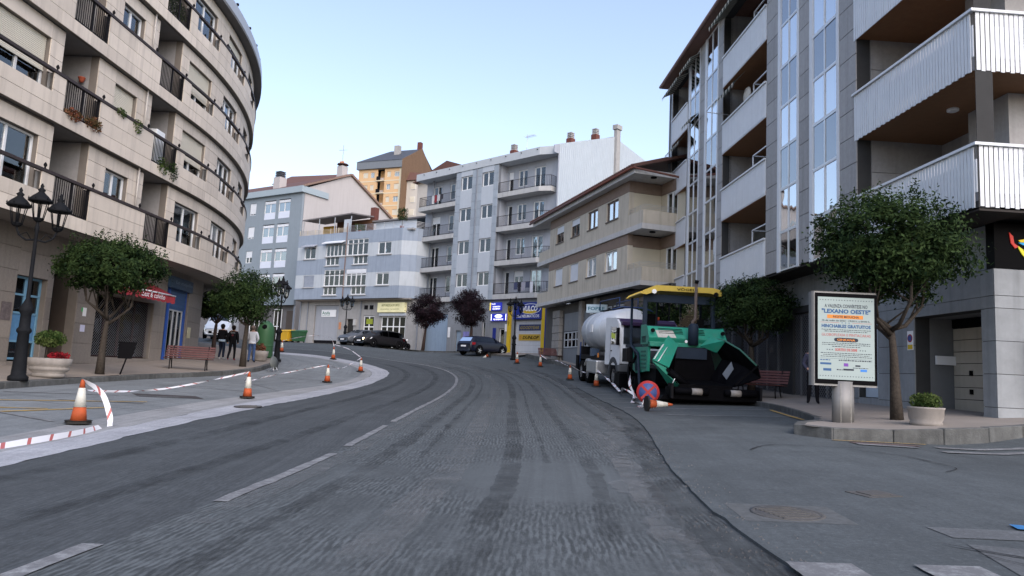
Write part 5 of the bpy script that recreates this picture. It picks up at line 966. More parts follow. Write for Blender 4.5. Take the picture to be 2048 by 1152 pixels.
# shop grilles and glass of the long ground floor
for a, c in ((3, 7.5), (8.2, 12.2), (13.0, 16.8)):
    window(Gr, a+.02, 1.3, .5-.6, c-a-.04, 3.3, 4, fm=ALU, gm=GLC, fw=.07)
    b = MB()
    for k in range(-26, int((c-a)/.13)):
        x0 = a+k*.13
        for sgn in (0, 1):
            p0, p1 = max(a, x0), min(c, x0+3.3)
            if p1 > p0: b.tube([(p0, 1.12, (.5+p0-x0) if not sgn else 3.8-(p0-x0)), (p1, 1.12, (.5+p1-x0) if not sgn else 3.8-(p1-x0))], .009, 3, cap=False)
    mbp(Gr, b, 'security_grille', mat('grille_steel', (.16, .16, .17)))
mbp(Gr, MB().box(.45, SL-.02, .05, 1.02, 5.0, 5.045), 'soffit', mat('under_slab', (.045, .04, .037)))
# electricity cabinet on the corner wall
pw = Matrix.Translation(Gr.location) @ Matrix.Rotation(Gr.rotation_euler.z, 4, 'Z') @ Vector((22.8, 1.75, 0))
ec = empty('electric_cabinet', (pw.x, pw.y, 1.3), Gr.rotation_euler.z, 'beige electricity cabinet mounted at the granite corner on the far right', 'cabinet'); CAB = mat('cabinet_beige', (.42, .40, .35), .6, .06, 3, .2)
for z0, z1 in ((0, .62), (.66, 1.2)): o = MB().box(0, .3, 0, .9, z0, z1).build('cabinet_box', CAB, ec); bevel(o.data, .015); MB().box(.3, .315, .06, .84, z0+.05, z1-.05).build('door', CAB, ec); MB().box(.315, .335, .14, .18, z0+.2, z0+.36).build('handle', BLK, ec)
MB().box(-.01, .34, -.02, .92, 1.2, 1.24).build('cap', CAB, ec)
# ================================================================ STREET FURNITURE, TREES
def tree(name, base, trunk, cc, rad, n, leaf, mleaf, mbark, seed, label, r0=.13, flat=.0, spikes=0, group=None, clumps=70):
    """tapered trunk with limbs; crown of leaf-sized faces gathered in clumps inside an uneven ellipsoid"""
    rn = random.Random(seed); root = empty(name, base, 0, label, 'tree', group); c = Vector(cc)-Vector(base); R = Vector(rad)
    b = MB(); t = [Vector((0, 0, -.1))]+[Vector(p) for p in trunk]; rr = [r0*1.35]+[r0*(1-.45*i/max(1, len(trunk)-1)) for i in range(len(trunk))]
    b.tube(t, rr, 10); top = t[-1]; cl = []
    for i in range(clumps):
        while True:
            v = Vector((rn.uniform(-1, 1), rn.uniform(-1, 1), rn.uniform(-1+flat, 1)))
            if .45 < v.length < 1.02: break
        v *= rn.uniform(.8, 1.04); cl.append(c+Vector((v.x*R.x, v.y*R.y, v.z*R.z)))
    nl = 5
    for i in range(nl):     # crooked main limbs with side branches
        a = 2*math.pi*i/nl+rn.uniform(-.4, .4); sp = rn.uniform(.35, .6); p0 = top-Vector((0, 0, rn.uniform(.02, .25))); p1 = p0+Vector((math.cos(a)*R.x*sp*.35, math.sin(a)*R.y*sp*.35, rn.uniform(.05, .25))); p2 = p1+Vector((math.cos(a)*R.x*sp*.45, math.sin(a)*R.y*sp*.45, rn.uniform(.2, .5))); p3 = Vector((c.x+math.cos(a)*R.x*sp, c.y+math.sin(a)*R.y*sp, c.z+rn.uniform(-.1, .4)*R.z))
        b.tube([p0, p1, p2+Vector((rn.uniform(-.08, .08), rn.uniform(-.08, .08), 0)), p3], [r0*.55, r0*.42, r0*.3, r0*.12], 7)
        for k in range(4):
            q0 = p1.lerp(p2, rn.random()) if k % 2 else p2.lerp(p3, rn.random()); e = min(cl, key=lambda w: (w-q0).length+rn.random()*1.2); m1 = q0.lerp(e, .5)+Vector((rn.uniform(-.1, .1), rn.uniform(-.1, .1), .08)); b.tube([q0, m1, e], [r0*.24, r0*.15, .008], 5)
    b.build('trunk', mbark, root)
    vs, fs = [], []; sg = .23*min(R.x, R.z*1.2)
    for i in range(n):
        if rn.random() < .9: q = rn.choice(cl); p = q+Vector((rn.gauss(0, sg*.55), rn.gauss(0, sg*.55), rn.gauss(0, sg*.42)))
        else:
            v = Vector((rn.gauss(0, .5), rn.gauss(0, .5), rn.gauss(0, .4))); p = c+Vector((v.x*R.x, v.y*R.y, v.z*R.z))
        out = (p-c); out = Vector((out.x/R.x, out.y/R.y, out.z/R.z))
        if out.length > 1.12+.1*rn.random(): continue
        nrm = (out.normalized()*.8+Vector((rn.gauss(0, .55), rn.gauss(0, .55), rn.gauss(.35, .5)))).normalized(); e = nrm.orthogonal().normalized(); e.rotate(Matrix.Rotation(rn.uniform(0, 6.28), 3, nrm)); f = nrm.cross(e); s = leaf*rn.uniform(.65, 1.35); k = len(vs); dp = nrm*(-s*.22)
        vs += [p-e*s, p+f*s*.42+dp*.3, p+e*s+dp, p-f*s*.42+dp*.3]; fs.append((k, k+1, k+2, k+3))
    for i in range(spikes):     # stray upright shoots
        a = rn.uniform(0, 6.28); d = rn.uniform(.2, .95); p = c+Vector((math.cos(a)*R.x*d, math.sin(a)*R.y*d, R.z*math.sqrt(max(0, 1-d*d))*.9)); h = rn.uniform(.15, .55); tilt = Vector((rn.gauss(0, .18), rn.gauss(0, .18), 1)).normalized()
        for j in range(int(h/.03)):
            q = p+tilt*j*.03; nr = Vector((rn.gauss(0, 1), rn.gauss(0, 1), .5)).normalized(); e = nr.orthogonal().normalized(); e.rotate(Matrix.Rotation(rn.uniform(0, 6.28), 3, nr)); f = nr.cross(e); s = leaf*.8; k = len(vs); vs += [q, q+e*s+f*s*.4, q+e*s*2, q+e*s-f*s*.4]; fs.append((k, k+1, k+2, k+3))
    me = bpy.data.meshes.new('crown'); me.from_pydata([tuple(v) for v in vs], [], fs); me.materials.append(mleaf); obj('crown', me, root); return root
sz = swl; rz_ = swr
tree('street_tree', (-12.36, 22.2, swl(-12.36, 22.2)), [(0, 0, .6), (.02, 0, 1.2), (.03, .05, 1.75)], (-12.3, 22.2, 3.88), (1.5, 1.5, .86), 20000, .055, LEAF, BARK, 11, 'clipped green tree in front of the red awning', .105, .3, 60, clumps=110)
tree('street_tree', (-11.62, 32, swl(-11.6, 32)), [(0, 0, .8), (.02, 0, 1.5), (.02, .0, 2.0)], (-11.75, 32, 4.0), (1.42, 1.4, 1.12), 15000, .058, LEAF, BARK, 12, 'clipped green tree beside the three walking people', .115, .1, 40, clumps=100)
tree('street_tree', (-15.6, 38.5, swl(-15, 38.5)-.1), [(0, 0, .8), (.02, 0, 1.5), (.05, .0, 1.9)], (-15.6, 38.5, 4.1), (1.1, 1.1, .75), 3500, .09, LEAF, BARKD, 13, 'dark green tree half hidden at the end of the beige block', .1, .2, 5)
tree('purple_tree', (-7.12, 60, gz(-7, 60)+.1), [(.08, 0, .9), (.14, 0, 1.7), (.2, 0, 2.2)], (-6.95, 60, 6.05), (1.6, 1.55, 1.3), 15000, .065, LEAFP, BARKD, 14, 'dark purple plum tree left of the tyre shop, nearer the banded house', .12, -.1, 120)
tree('purple_tree', (-3.1, 57.8, gz(-3, 57.8)+.1), [(.02, 0, .9), (.04, 0, 1.8), (.0, 0, 2.4)], (-3.35, 57.8, 6.25), (1.5, 1.45, 1.4), 15000, .065, LEAFP, BARKD, 15, 'dark purple plum tree rising behind the dark blue hatchback', .14, -.1, 150)
tree('street_tree', (8.11, 15.2, .66), [(-.03, 0, .6), (-.05, 0, 1.3), (-.1, 0, 1.95)], (7.98, 15.2, 4.28), (1.6, 1.58, 1.1), 28000, .05, LEAF, BARK, 16, 'round clipped green tree beside the advertising totem', .105, .05, 120, clumps=95)
tree('street_tree', (8.4, 25.2, swr(8.4, 25.2)), [(.05, 0, .7), (.0, 0, 1.4), (0, 0, 1.9)], (8.45, 25.2, 3.95), (1.45, 1.4, .98), 20000, .05, LEAF, BARK, 17, 'green tree over the bench behind the road paver', .12, .15, 50, clumps=100)
tree('street_tree', (7.3, 32.5, swr(7.3, 32.5)), [(0, 0, .8), (.0, 0, 1.5), (0, 0, 2.1)], (7.2, 32.5, 4.2), (1.75, 1.7, 1.1), 13000, .065, LEAF, BARK, 18, 'green tree seen through the paver cabin', .13, .2, 10)
# limb twisting out low on the near right tree
# ---- lamp posts
LGL = glass('lantern_glass', (.75, .76, .72), .1); LPM = mat('lamp_iron', (.012, .013, .015), .6, .2, 10, spec=.3)
def lantern(parent, x, y, z, glassy=True):
    b = MB(); b.lathe([(.05, 0), (.09, .03), (.12, .08)], 8, (x, y, z)); 
    for i in range(6):
        a = i*math.pi/3+.26; b.tube([(x+.11*math.cos(a), y+.11*math.sin(a), z+.06), (x+.19*math.cos(a), y+.19*math.sin(a), z+.5)], .011, 4)
    b.lathe([(.12, .07), (.125, .09), (.12, .1)], 12, (x, y, z)); b.lathe([(.24, .49), (.27, .52), (.25, .56), (.16, .66), (.09, .72), (.06, .76), (.09, .8), (.06, .83), (.03, .86), (.045, .9), (.01, .97)], 12, (x, y, z))
    for i in range(6): a = i*math.pi/3; b.lathe([(.012, 0), (.02, .03), (.004, .08)], 5, (x+.25*math.cos(a), y+.25*math.sin(a), z+.54))
    b.tube([(x, y, z+.1), (x, y, z+.5)], .02, 6)
    o = b.build('lantern', LPM, parent)
    if glassy: MB().lathe([(.105, .1), (.18, .49)], 6, (x, y, z), smooth=False).build('lantern_glass', LGL, o)
def lamp(x, y, z, h, rz, label, glassy=True, lean=0.):
    r = empty('street_lamp', (x, y, z), rz, label, 'street lamp', 'three lantern street lamps'); r.rotation_euler = (0, lean, rz)
    s = h/4.75; b = MB().lathe([(.27, 0), (.27, .1), (.2, .14), (.19, .3), (.17, .55), (.15, 1.1), (.2, 1.15), (.2, 1.2), (.15, 1.25), (.14, 1.55), (.19, 1.62), (.2, 1.7), (.13, 1.8), (.085, 1.92), (.08, 3.0), (.065, 3.5), (.09, 3.56), (.09, 3.66), (.06, 3.72), (.06, 3.78)], 12)
    b.v = [(p[0]*(.55 if p[2] > 1.9*1 else .8), p[1]*(.55 if p[2] > 1.9 else .8), p[2]*s) for p in b.v]; b.build('column', LPM, r)
    b = MB(); 
    for sx in (-1, 1): b.tube([(0, 0, 3.35*s), (sx*.2, 0, 3.32*s), (sx*.35, 0, 3.42*s), (sx*.42, 0, 3.6*s)], .025, 6); b.tube([(sx*.1, 0, 3.35*s), (sx*.2, 0, 3.5*s), (sx*.34, 0, 3.42*s)], .014, 5)
    b.build('arm', LPM, r); lantern(r, -.42, 0, 3.6*s, glassy); lantern(r, .42, 0, 3.6*s, glassy); lantern(r, 0, 0, 3.78*s, glassy); return r
lamp(-11.67, 17.5, swl(-11.67, 17.5), 4.85, R_(38), 'tall iron street lamp with three lanterns nearest the camera on the left pavement', False)
lamp(-11.75, 37, swl(-11.7, 37), 4.3, R_(80), 'dark iron street lamp beside the green recycling container', True)
lamp(-14.05, 62, gz(-14, 62)+.1, 4.25, 0, 'iron street lamp with three lanterns behind the grey parked car', True)
lamp(.32, 50, gz(.3, 50), 4.3, R_(25), 'iron street lamp with three lanterns in front of the tyre shop door', True)
lamp(6.8, 31, swr(6.8, 31), 4.3, R_(30), 'iron street lamp whose lanterns rise behind the yellow paver canopy', True)
# ---- benches
def bench(x, y, z, rz, label, w=1.7):
    r = empty('park_bench', (x, y, z), rz, label, 'bench', 'slatted street benches')
    for i in range(5): o = MB().box(-w/2, w/2, -.02+i*.085, .05+i*.085, .43-.004*i, .455-.004*i).build('seat_slat', BWOOD, r)
    for i in range(5): MB().box(-w/2, w/2, -.012, .012, -.035, .035).build('back_slat', BWOOD, r, (0, .44+.05*i, .52+i*.088), rot=(-.45, 0, 0))
    for s in (-1, 1):
        b = MB().tube([(s*w*.36, .0, 0), (s*w*.36, -.02, .2), (s*w*.36, .05, .42), (s*w*.36, .4, .41), (s*w*.36, .48, .55), (s*w*.36, .66, .92)], .022, 6).tube([(s*w*.36, .55, 0), (s*w*.36, .42, .2), (s*w*.36, .38, .42)], .022, 6); b.build('leg', DKM, r)
    return r
bench(-11.95, 27.2, swl(-12, 27.2), R_(-97)+math.pi, 'dark red slatted bench in front of the blue shop') if False else None
bench(-12.1, 27.6, swl(-12, 27.6), R_(15), 'dark red slatted bench in front of the blue shop', 1.75)
bench(8.05, 23.6, swr(8.05, 23.6), R_(-40), 'dark red slatted bench under the tree behind the paver')
bench(2.75, 47.2, gz(2.7, 47.2)+.12, R_(10), 'small dark red bench beside the tyre shop corner', 1.5)
# ---- planters
def crownbush(parent, c, r, n, s, m, seed, name='foliage'): return leafcloud(c, r, n, s, seed).build(name, m, parent)
pl = empty('stone_planter', (-12.15, 19.4, swl(-12.15, 19.4)), 0, 'wide oval stone planter with clipped bush and red flowers by the left lamp', 'planter')
MB().lathe([(.5, 0), (.55, .04), (.55, .1), (.5, .12), (.62, .2), (.66, .24), (.64, .3), (.60, .32), (.70, .36), (.72, .55), (.66, .56), (.62, .48), (.01, .47)], 24, sx=1.05, sy=.85).build('bowl', PLNT, pl); MB().tube([(-.18, 0, .45), (-.16, 0, .8), (-.2, 0, 1.05)], .035, 7).build('stem', BARK, pl)
crownbush(pl, (-.08, 0, 1.12), (.55, .5, .25), 1500, .05, LEAFB, 21); crownbush(pl, (.32, 0, .62), (.36, .4, .14), 500, .045, LEAFR, 22, 'flowers'); pl.scale = (.72, .72, .9)
pl = empty('stone_planter', (-12.42, 36.4, swl(-12.4, 36.4)), 0, 'low stone planter with a small bush in front of the green container', 'planter')
MB().lathe([(.33, 0), (.36, .05), (.36, .2), (.4, .25), (.42, .5), (.38, .5), (.36, .42), (.01, .41)], 20).build('bowl', PLNT, pl); crownbush(pl, (0, 0, .62), (.3, .28, .28), 500, .05, LEAFD, 23)
pl = empty('stone_planter', (8.02, 14.0, .60), 0, 'round stone tub planter with green shrub at the foot of the right tree', 'planter')
MB().lathe([(.2, 0), (.24, .03), (.27, .08), (.285, .11), (.27, .13), (.3, .2), (.31, .36), (.325, .38), (.325, .41), (.29, .41), (.27, .36), (.01, .35)], 26).build('bowl', PLNT, pl); crownbush(pl, (0, 0, .52), (.29, .29, .17), 1300, .028, LEAFB, 24); MB().lathe([(.28, .34), (.27, .37), (.01, .38)], 20).build('soil', SOIL, pl)
# ---- litter bin on a post
lb = empty('litter_bin', (-12.0, 22.9, swl(-12, 22.9)), R_(20), 'dark litter bin on a leaning post beside the left tree', 'litter bin')
MB().tube([(-.1, 0, 0), (.05, 0, .6), (.12, 0, 1.0)], .025, 6).build('post', DKM, lb); MB().hexa([(-.2, -.14, .5), (.16, -.14, .5), (.16, .14, .5), (-.2, .14, .5), (-.2, -.18, 1.02), (.26, -.18, 1.02), (.26, .18, 1.02), (-.2, .18, 1.02)]).build('basket', BLK, lb)
# ---- recycling igloo and wheeled bins
IGR = mat('igloo_green', (.04, .115, .05), .5, .12, 3, .2); ig = empty('recycling_igloo', (-12.95, 38.6, swl(-13, 38.6)), 0, 'tall green bottle bank with a round hole behind the man in white', 'container')
MB().lathe([(.42, 0), (.44, .05), (.44, 1.35), (.43, 1.5), (.38, 1.68), (.28, 1.84), (.14, 1.93), (.02, 1.95)], 26).build('shell', IGR, ig); MB().lathe([(.10, -.04), (.13, 0), (.10, .02), (.01, .01)], 16, axis='y').build('hole', BLK, ig, (.05, -.40, 1.62), rot=(-.35, 0, 0)); MB().lathe([(.445, .0), (.45, .04), (.445, .08)], 26, (0, 0, .6)).build('rib', IGR, ig)
for x, m, lab in ((-20.3, mat('bin_yellow', (.55, .32, .02), .5, .08), 'yellow wheeled waste container by the grey garage gate'), (-19.1, mat('bin_green', (.025, .09, .04), .5, .1), 'dark green wheeled waste container next to the yellow one')):
    wb = empty('waste_container', (x, 66.2-(x+20)*.3, gz(x, 66)+.13), R_(-28), lab, 'container'); o = MB().hexa([(-.42, -.36, .1), (.42, -.36, .1), (.42, .36, .1), (-.42, .36, .1), (-.56, -.45, .98), (.56, -.45, .98), (.56, .45, .98), (-.56, .45, .98)]).build('body', m, wb); bevel(o.data, .03); o = MB().hexa([(-.6, -.5, .98), (.6, -.5, .98), (.6, .48, .98), (-.6, .48, .98), (-.55, -.42, 1.06), (.55, -.42, 1.06), (.55, .46, 1.16), (-.55, .46, 1.16)]).build('lid', m, wb)
    for sx in (-.36, .36):
        for sy in (-.3, .3): MB().lathe([(.08, -.03), (.09, 0), (.08, .03)], 10, axis='x').build('wheel', RUB, wb, (sx, sy, .09))
# ---- cones
def cone(x, y, rz, label, h=.72, lying=False, z=None, pitch=0):
    z = gz(x, y)+.03 if z is None else z; r = empty('traffic_cone', (x, y, z), rz, label, 'traffic cone', 'orange and white traffic cones'); s = h/.72
    if lying: r.rotation_euler = (R_(90)+pitch, 0, rz); r.location.z = z+.20
    o = MB().prism([(.2*math.cos(i*math.pi/4+.39), .2*math.sin(i*math.pi/4+.39)) for i in range(8)], 0, .045, 'z').build('base', CBAS, r); bevel(o.data, .012, 1)
    f = lambda t: .125-(.125-.028)*t
    MB().lathe([(f(0), .045), (f(.33), .045+.67*.33*s)], 20).build('body', CORG, r); MB().lathe([(f(.33)+.004, .045+.67*.33*s), (f(.80)+.004, .045+.67*.8*s)], 20).build('sleeve', CWHT, r); MB().lathe([(f(.8), .045+.67*.8*s), (f(1), .045+.67*s), (.018, .05+.67*s)], 20).build('tip', CORG, r); return r
CONES = [(-7.11, 12.3, 'orange and white traffic cone nearest the camera on the left, tape trailing from its tip'), (-7.2, 20.4, 'traffic cone on the left apron, second from the camera'), (-7.33, 29.8, 'traffic cone on the left apron, third from the camera'), (-7.5, 37.2, 'traffic cone at the tip of the left kerb island by the pale gutter bend'), (-10.4, 43.3, 'traffic cone on the left bend holding the raised end of the tape'), (-14.3, 45.9, 'small far traffic cone right of the dark lamp post base'), (3.83, 31.5, 'traffic cone with trailing tape beside the truck front wheel'), (3.03, 35.6, 'traffic cone at the rear corner of the tank truck'), (1.96, 44.7, 'traffic cone on the right with tape leading to the truck, far one'), (.55, 46.8, 'traffic cone just right of the lamp by the tyre shop')]
for i, (x, y, l) in enumerate(CONES): cone(x, y, i*.7, l)
cone(3.62, 19.0, R_(100), 'knocked over traffic cone lying below the round sign', lying=True)
cone(-1.35, 51.5, R_(250), 'knocked over traffic cone lying by the blue hatchback rear wheel', lying=True, pitch=.5)
# ---- barrier tape
def tapemat():
    m = bpy.data.materials.new('barrier_tape'); m.use_nodes = True; n = m.node_tree; N = n.nodes; L = n.links; b = N['Principled BSDF']; b.inputs['Roughness'].default_value = .5
    uv = N.new('ShaderNodeUVMap'); sp = N.new('ShaderNodeSeparateXYZ'); L.new(uv.outputs[0], sp.inputs[0]); a = N.new('ShaderNodeMath'); a.operation = 'ADD'; L.new(sp.outputs[0], a.inputs[0]); L.new(sp.outputs[1], a.inputs[1])
    mo = N.new('ShaderNodeMath'); mo.operation = 'FRACT'; L.new(a.outputs[0], mo.inputs[0]); gt = N.new('ShaderNodeMath'); gt.operation = 'GREATER_THAN'; gt.inputs[1].default_value = .84; L.new(mo.outputs[0], gt.inputs[0])
    mx = N.new('ShaderNodeMix'); mx.data_type = 'RGBA'; mx.inputs[6].default_value = (.62, .62, .64, 1); mx.inputs[7].default_value = (.36, .10, .09, 1); L.new(gt.outputs[0], mx.inputs[0]); L.new(mx.outputs[2], b.inputs['Base Color']); return m
TAPE = tapemat()
def tape(pts, label, w=.045, twist=2., seed=0):
    rn = random.Random(seed); P = [Vector(p) for p in pts]; out = []
    for i in range(len(P)-1):     # catmull-rom
        p0, p1, p2, p3 = P[max(i-1, 0)], P[i], P[i+1], P[min(i+2, len(P)-1)]
        for k in range(10):
            t = k/10; out.append(.5*((2*p1)+(p2-p0)*t+(2*p0-5*p1+4*p2-p3)*t*t+(3*p1-p0-3*p2+p3)*t**3))
    out.append(P[-1]); b = MB(); b.uv = []; l = 0; ph = rn.uniform(0, 3)
    for i, p in enumerate(out):
        d = (out[min(i+1, len(out)-1)]-out[max(i-1, 0)]).normalized(); s = d.cross(Vector((0, 0, 1))); s = s.normalized() if s.length > .01 else Vector((1, 0, 0)); u = s.cross(d)
        if i: l += (p-out[i-1]).length
        a = ph+twist*math.sin(l*1.3); v = (s*math.cos(a)+u*math.sin(a))*w/2; b.v += [tuple(p-v), tuple(p+v)]; b.uv += [(l*2.2, 0), (l*2.2, .3)]
    for i in range(len(out)-1): b.f.append((2*i, 2*i+1, 2*i+3, 2*i+2)); b.m.append(0); b.sm.append(True)
    o = b.build('barrier_tape', TAPE); c = Vector(out[0]); o.data.transform(Matrix.Translation(-c)); o.location = c; return tag(o, label, 'barrier tape', 'red and white barrier tapes')
T = lambda x, y, h=.72: (x, y, gz(x, y)+h)
tape([T(-7.11, 12.3, .74), T(-8.4, 14.8, .35), T(-8.2, 17.6, .3), T(-7.2, 20.4, .74)], 'sagging tape between the two nearest left cones', seed=1)
tape([T(-7.2, 20.4, .74), T(-8.2, 23, .3), T(-8.6, 26.5, .32), T(-7.33, 29.8, .74)], 'sagging tape between the second and third left cones', seed=2)
tape([T(-7.11, 12.3, .74), T(-6.75, 12.25, .55), T(-6.55, 12.2, .2), T(-6.5, 12.15, .02)], 'short loose tape end hanging from the nearest left cone', .085, seed=3)
tape([T(-6.5, 11.9, .02), T(-6.3, 11.0, .02), T(-6.25, 9.8, .03), T(-6.4, 8.6, .03), T(-6.8, 7.5, .02)], 'twisted tape lying on the cement apron in the left foreground', .13, .5, 4)
tape([T(-7.33, 29.8, .74), T(-7.5, 33, .45), T(-7.5, 37.2, .74)], 'tape between the third left cone and the kerb tip', seed=5)
tape([T(-7.5, 37.2, .74), T(-8.8, 40, .95), T(-10.4, 43.3, .9)], 'tape from the kerb tip cone up to the bend', seed=6)
tape([T(-10.4, 43.3, .8), T(-10.8, 43.6, 1.25), T(-12.3, 44.6, 1.2), T(-14.3, 45.9, .74)], 'arched tape on the far left bend', seed=7)
tape([T(3.83, 31.5, .74), T(3.6, 33, .55), T(3.4, 34.4, .55), T(3.03, 35.6, .74)], 'tape stretched along the tank truck between two cones', seed=8)
tape([T(3.83, 31.5, .74), T(4.1, 29, .4), T(4.2, 27, .12), T(4.0, 25.2, .35), T(4.3, 24.4, .15), T(3.9, 22.9, .05), T(4.15, 21.5, .06), T(3.7, 20.6, .05)], 'crumpled tape trailing on the ground beside the paver wheel', .09, 2.6, 9)
tape([T(1.96, 44.7, .74), T(2.4, 44, .5), T(2.9, 42.5, .55), T(3.1, 40.5, .5), T(3.1, 38, .6)], 'far tape drooping from the cone towards the truck rear', seed=10)
tape([T(4.35, 25.9, .9), T(4.25, 25.4, .5), T(4.3, 24.8, .2), T(4.2, 24.2, .1)], 'tape hanging down over the paver wheel', .09, 2., 11)
# ---- round portable signs
def disc_sign(x, y, z, rz, rad, front, label, tilt=0.):
    r = empty('round_sign', (x, y, z), rz, label, 'sign'); r.rotation_euler = (tilt, 0, rz)
    if front:
        MB().lathe([(.01, 0), (rad, 0), (rad, .012), (.01, .012)], 36, axis='y').build('disc', mat('sign_rim_red', (.35, .03, .03)), r, (0, 0, rad+.12)); MB().lathe([(.01, 0), (rad*.78, 0), (rad*.78, .006), (.01, .006)], 36, axis='y').build('blue_field', mat('sign_field_blue', (.05, .08, .22), .5, .2, 8), r, (0, -.0065, rad+.12))
        for a in (45, -45): MB().box(-rad*.79, rad*.79, -.003, .001, -rad*.1, rad*.1).build('red_bar', mat('sign_rim_red', (.35, .03, .03)), r, (0, -.0085-(a > 0)*.001, rad+.12), rot=(0, R_(a), 0))
    else: MB().lathe([(.01, 0), (rad, 0), (rad, .012), (.01, .012)], 36, axis='y').build('disc', mat('galvanised', (.10, .11, .105), .6, .1), r, (0, 0, rad+.12)); MB().box(-.02, .02, .012, .03, .1, 2*rad).build('stiffener', ALU, r)
    b = MB()
    for s in (-1, 1): b.tube([(s*rad*.35, .012, .25), (s*rad*.5, -.05, 0)], .014, 5); 
    b.tube([(0, .02, rad), (0, .5, 0)], .014, 5); b.build('stand', ALU, r); return r
disc_sign(3.93, 20.4, gz(3.9, 20.4)+.03, R_(-8), .32, True, 'round red and blue no stopping sign on a low stand by the paver')
disc_sign(-10.4, 32.7, gz(-10.4, 32.7), R_(72), .3, False, 'round sign on a low stand seen from behind near the left kerb', -.2)
# ---- advertising totem
tt = empty('advertising_totem', (6.8, 14.8, .53), R_(-2), 'steel advertising totem with a pale event poster on the corner island', 'totem'); STEEL = mat('brushed_steel', (.20, .197, .19), .55, .12, 9, .3, 0, 40, .35); STEELD = mat('steel_edge', (.30, .295, .28), .4, .08, 9, 0, 0, 40, .7)
n = 32; o = MB().lathe([(.215, 0), (.215, .9)], 32, sy=.75).build('pedestal', STEEL, tt)
for k in (-.1, .1): MB().box(k-.004, k+.004, -.215*.75*math.sqrt(1-(k/.215)**2)-.004, 0, .05, .85).build('pedestal_seam', STEELD, tt)
MB().lathe([(.24, 0), (.24, .02), (.22, .03)], 32, sy=.8).build('foot', STEELD, tt)
prof = [(-.62, -.11), (.62, -.11), (.66, -.07), (.66, .07), (.62, .11), (-.62, .11), (-.66, .07), (-.66, -.07)]
o = MB().prism(prof, .80, 2.72, 'z').build('case', STEEL, tt); bevel(o.data, .01, 2)
MB().box(-.6, .64, -.118, -.109, .84, 2.68).build('black_frame', mat('black_glass', (.004, .004, .005), .5, 0, spec=.1), tt); PBG = mat('poster_paper', (.31, .375, .36), .5, .05, 2); ps = MB().box(-.545, .585, -.124, -.117, .93, 2.60).build('poster', PBG, tt)
INKD = mat('ink_dark', (.035, .04, .055), .6, 0); INKB = mat('ink_blue', (.03, .09, .21), .6, 0); INKR = mat('ink_red', (.42, .10, .09), .6, 0); INKO = mat('ink_orange', (.62, .22, .04), .6, 0)
PY = -.127
def ptext(s, z, w_, h_, m, xc=.02, bold=.01): return text(ps, 'print', s, m, (xc-w_/2, PY, z), w_, h_, bold=bold)
def pbar(x0, x1, z0, z1, m, y=-.1255): return MB().box(x0, x1, y, -.1235, z0, z1).build('print', m, ps)
def dots(z, m, x0=-.5, x1=.54, n=20, r=.012):
    b = MB()
    for i in range(n): b.prism([(x0+(x1-x0)*i/(n-1)+r*(1 if k % 2 == 0 else .5)*math.sin(k*math.pi/5), z+r*(1 if k % 2 == 0 else .5)*math.cos(k*math.pi/5)) for k in range(10)], PY, -.1235, 'y')
    b.build('print', m, ps)
dots(2.54, INKD); ptext('A VALENZA CONVÍRTESE NO', 2.385, .86, .09, INKD); ptext('"LEXANO OESTE"', 2.27, .98, .09, INKB, bold=.04); pbar(-.36, .36, 2.165, 2.24, INKO); ptext('NOITE MOUCHA', 2.18, .52, .045, INKD, bold=.02)
ptext('15 de xullo de 2022 · 19:00 h. a 00:00 h.', 2.105, .96, .035, INKD); pbar(-.5, -.12, 2.078, 2.084, INKR); pbar(.14, .54, 2.078, 2.084, INKR); dots(2.08, INKB, -.06, .08, 3, .014); ptext('HINCHABLES GRATUITOS', 1.975, .98, .07, INKB, bold=.04)
def tiny(z, w_, seed, m=INKD, xc=.02, h=.012):
    rn = random.Random(seed); b = MB(); x = xc-w_/2
    while x < xc+w_/2:
        l = rn.uniform(.015, .06); b.box(x, min(x+l, xc+w_/2), -.1255, -.1235, z, z+h*rn.uniform(.8, 1.2)); x += l+.012
    b.build('print', m, ps)
tiny(1.93, .98, 1); tiny(1.895, .86, 2); ptext('GLOBOFLEXIA E PINTACARAS', 1.805, .98, .055, INKR, bold=.0)
o = MB().prism([(.02+.24*math.copysign(abs(math.cos(a))**.35, math.cos(a)), 1.735+.042*math.copysign(abs(math.sin(a))**.6, math.sin(a))) for a in [2*math.pi*i/28 for i in range(28)]], -.1255, -.1235, 'y').build('print', INKD, ps); ptext('GINKANA', 1.712, .36, .045, INKO, bold=.02)
tiny(1.66, .96, 3); tiny(1.625, .96, 4); tiny(1.588, .56, 5); ptext('SORTEO DE 500€', 1.505, .44, .06, INKR, bold=.03); dots(1.53, INKD, -.36, -.26, 3, .014); dots(1.53, INKD, .3, .4, 3, .014)
tiny(1.455, 1.02, 6); tiny(1.42, .92, 7); tiny(1.385, 1.02, 8); pbar(-.5, -.05, 1.35, 1.353, INKD); pbar(.1, .54, 1.35, 1.353, INKD); dots(1.352, INKD, -.02, .07, 3, .012); tiny(1.31, .66, 9, INKD, .2, .02); tiny(1.31, .2, 10, INKB, -.4, .018)
pbar(-.5, -.28, 1.225, 1.265, INKB); pbar(-.03, .06, 1.2, 1.265, mat('ink_purple', (.16, .05, .3), .6, 0)); pbar(.2, .3, 1.205, 1.235, INKD); pbar(-.04, .17, 1.12, 1.155, INKD); pbar(.3, .43, 1.105, 1.155, mat('ink_sky', (.05, .2, .55), .6, 0)); pbar(-.44, -.28, 1.1, 1.15, INKB); tiny(1.17, .3, 11, INKD, .3); tiny(1.12, .14, 12, INKD, -.1, .02); dots(1.0, INKD)
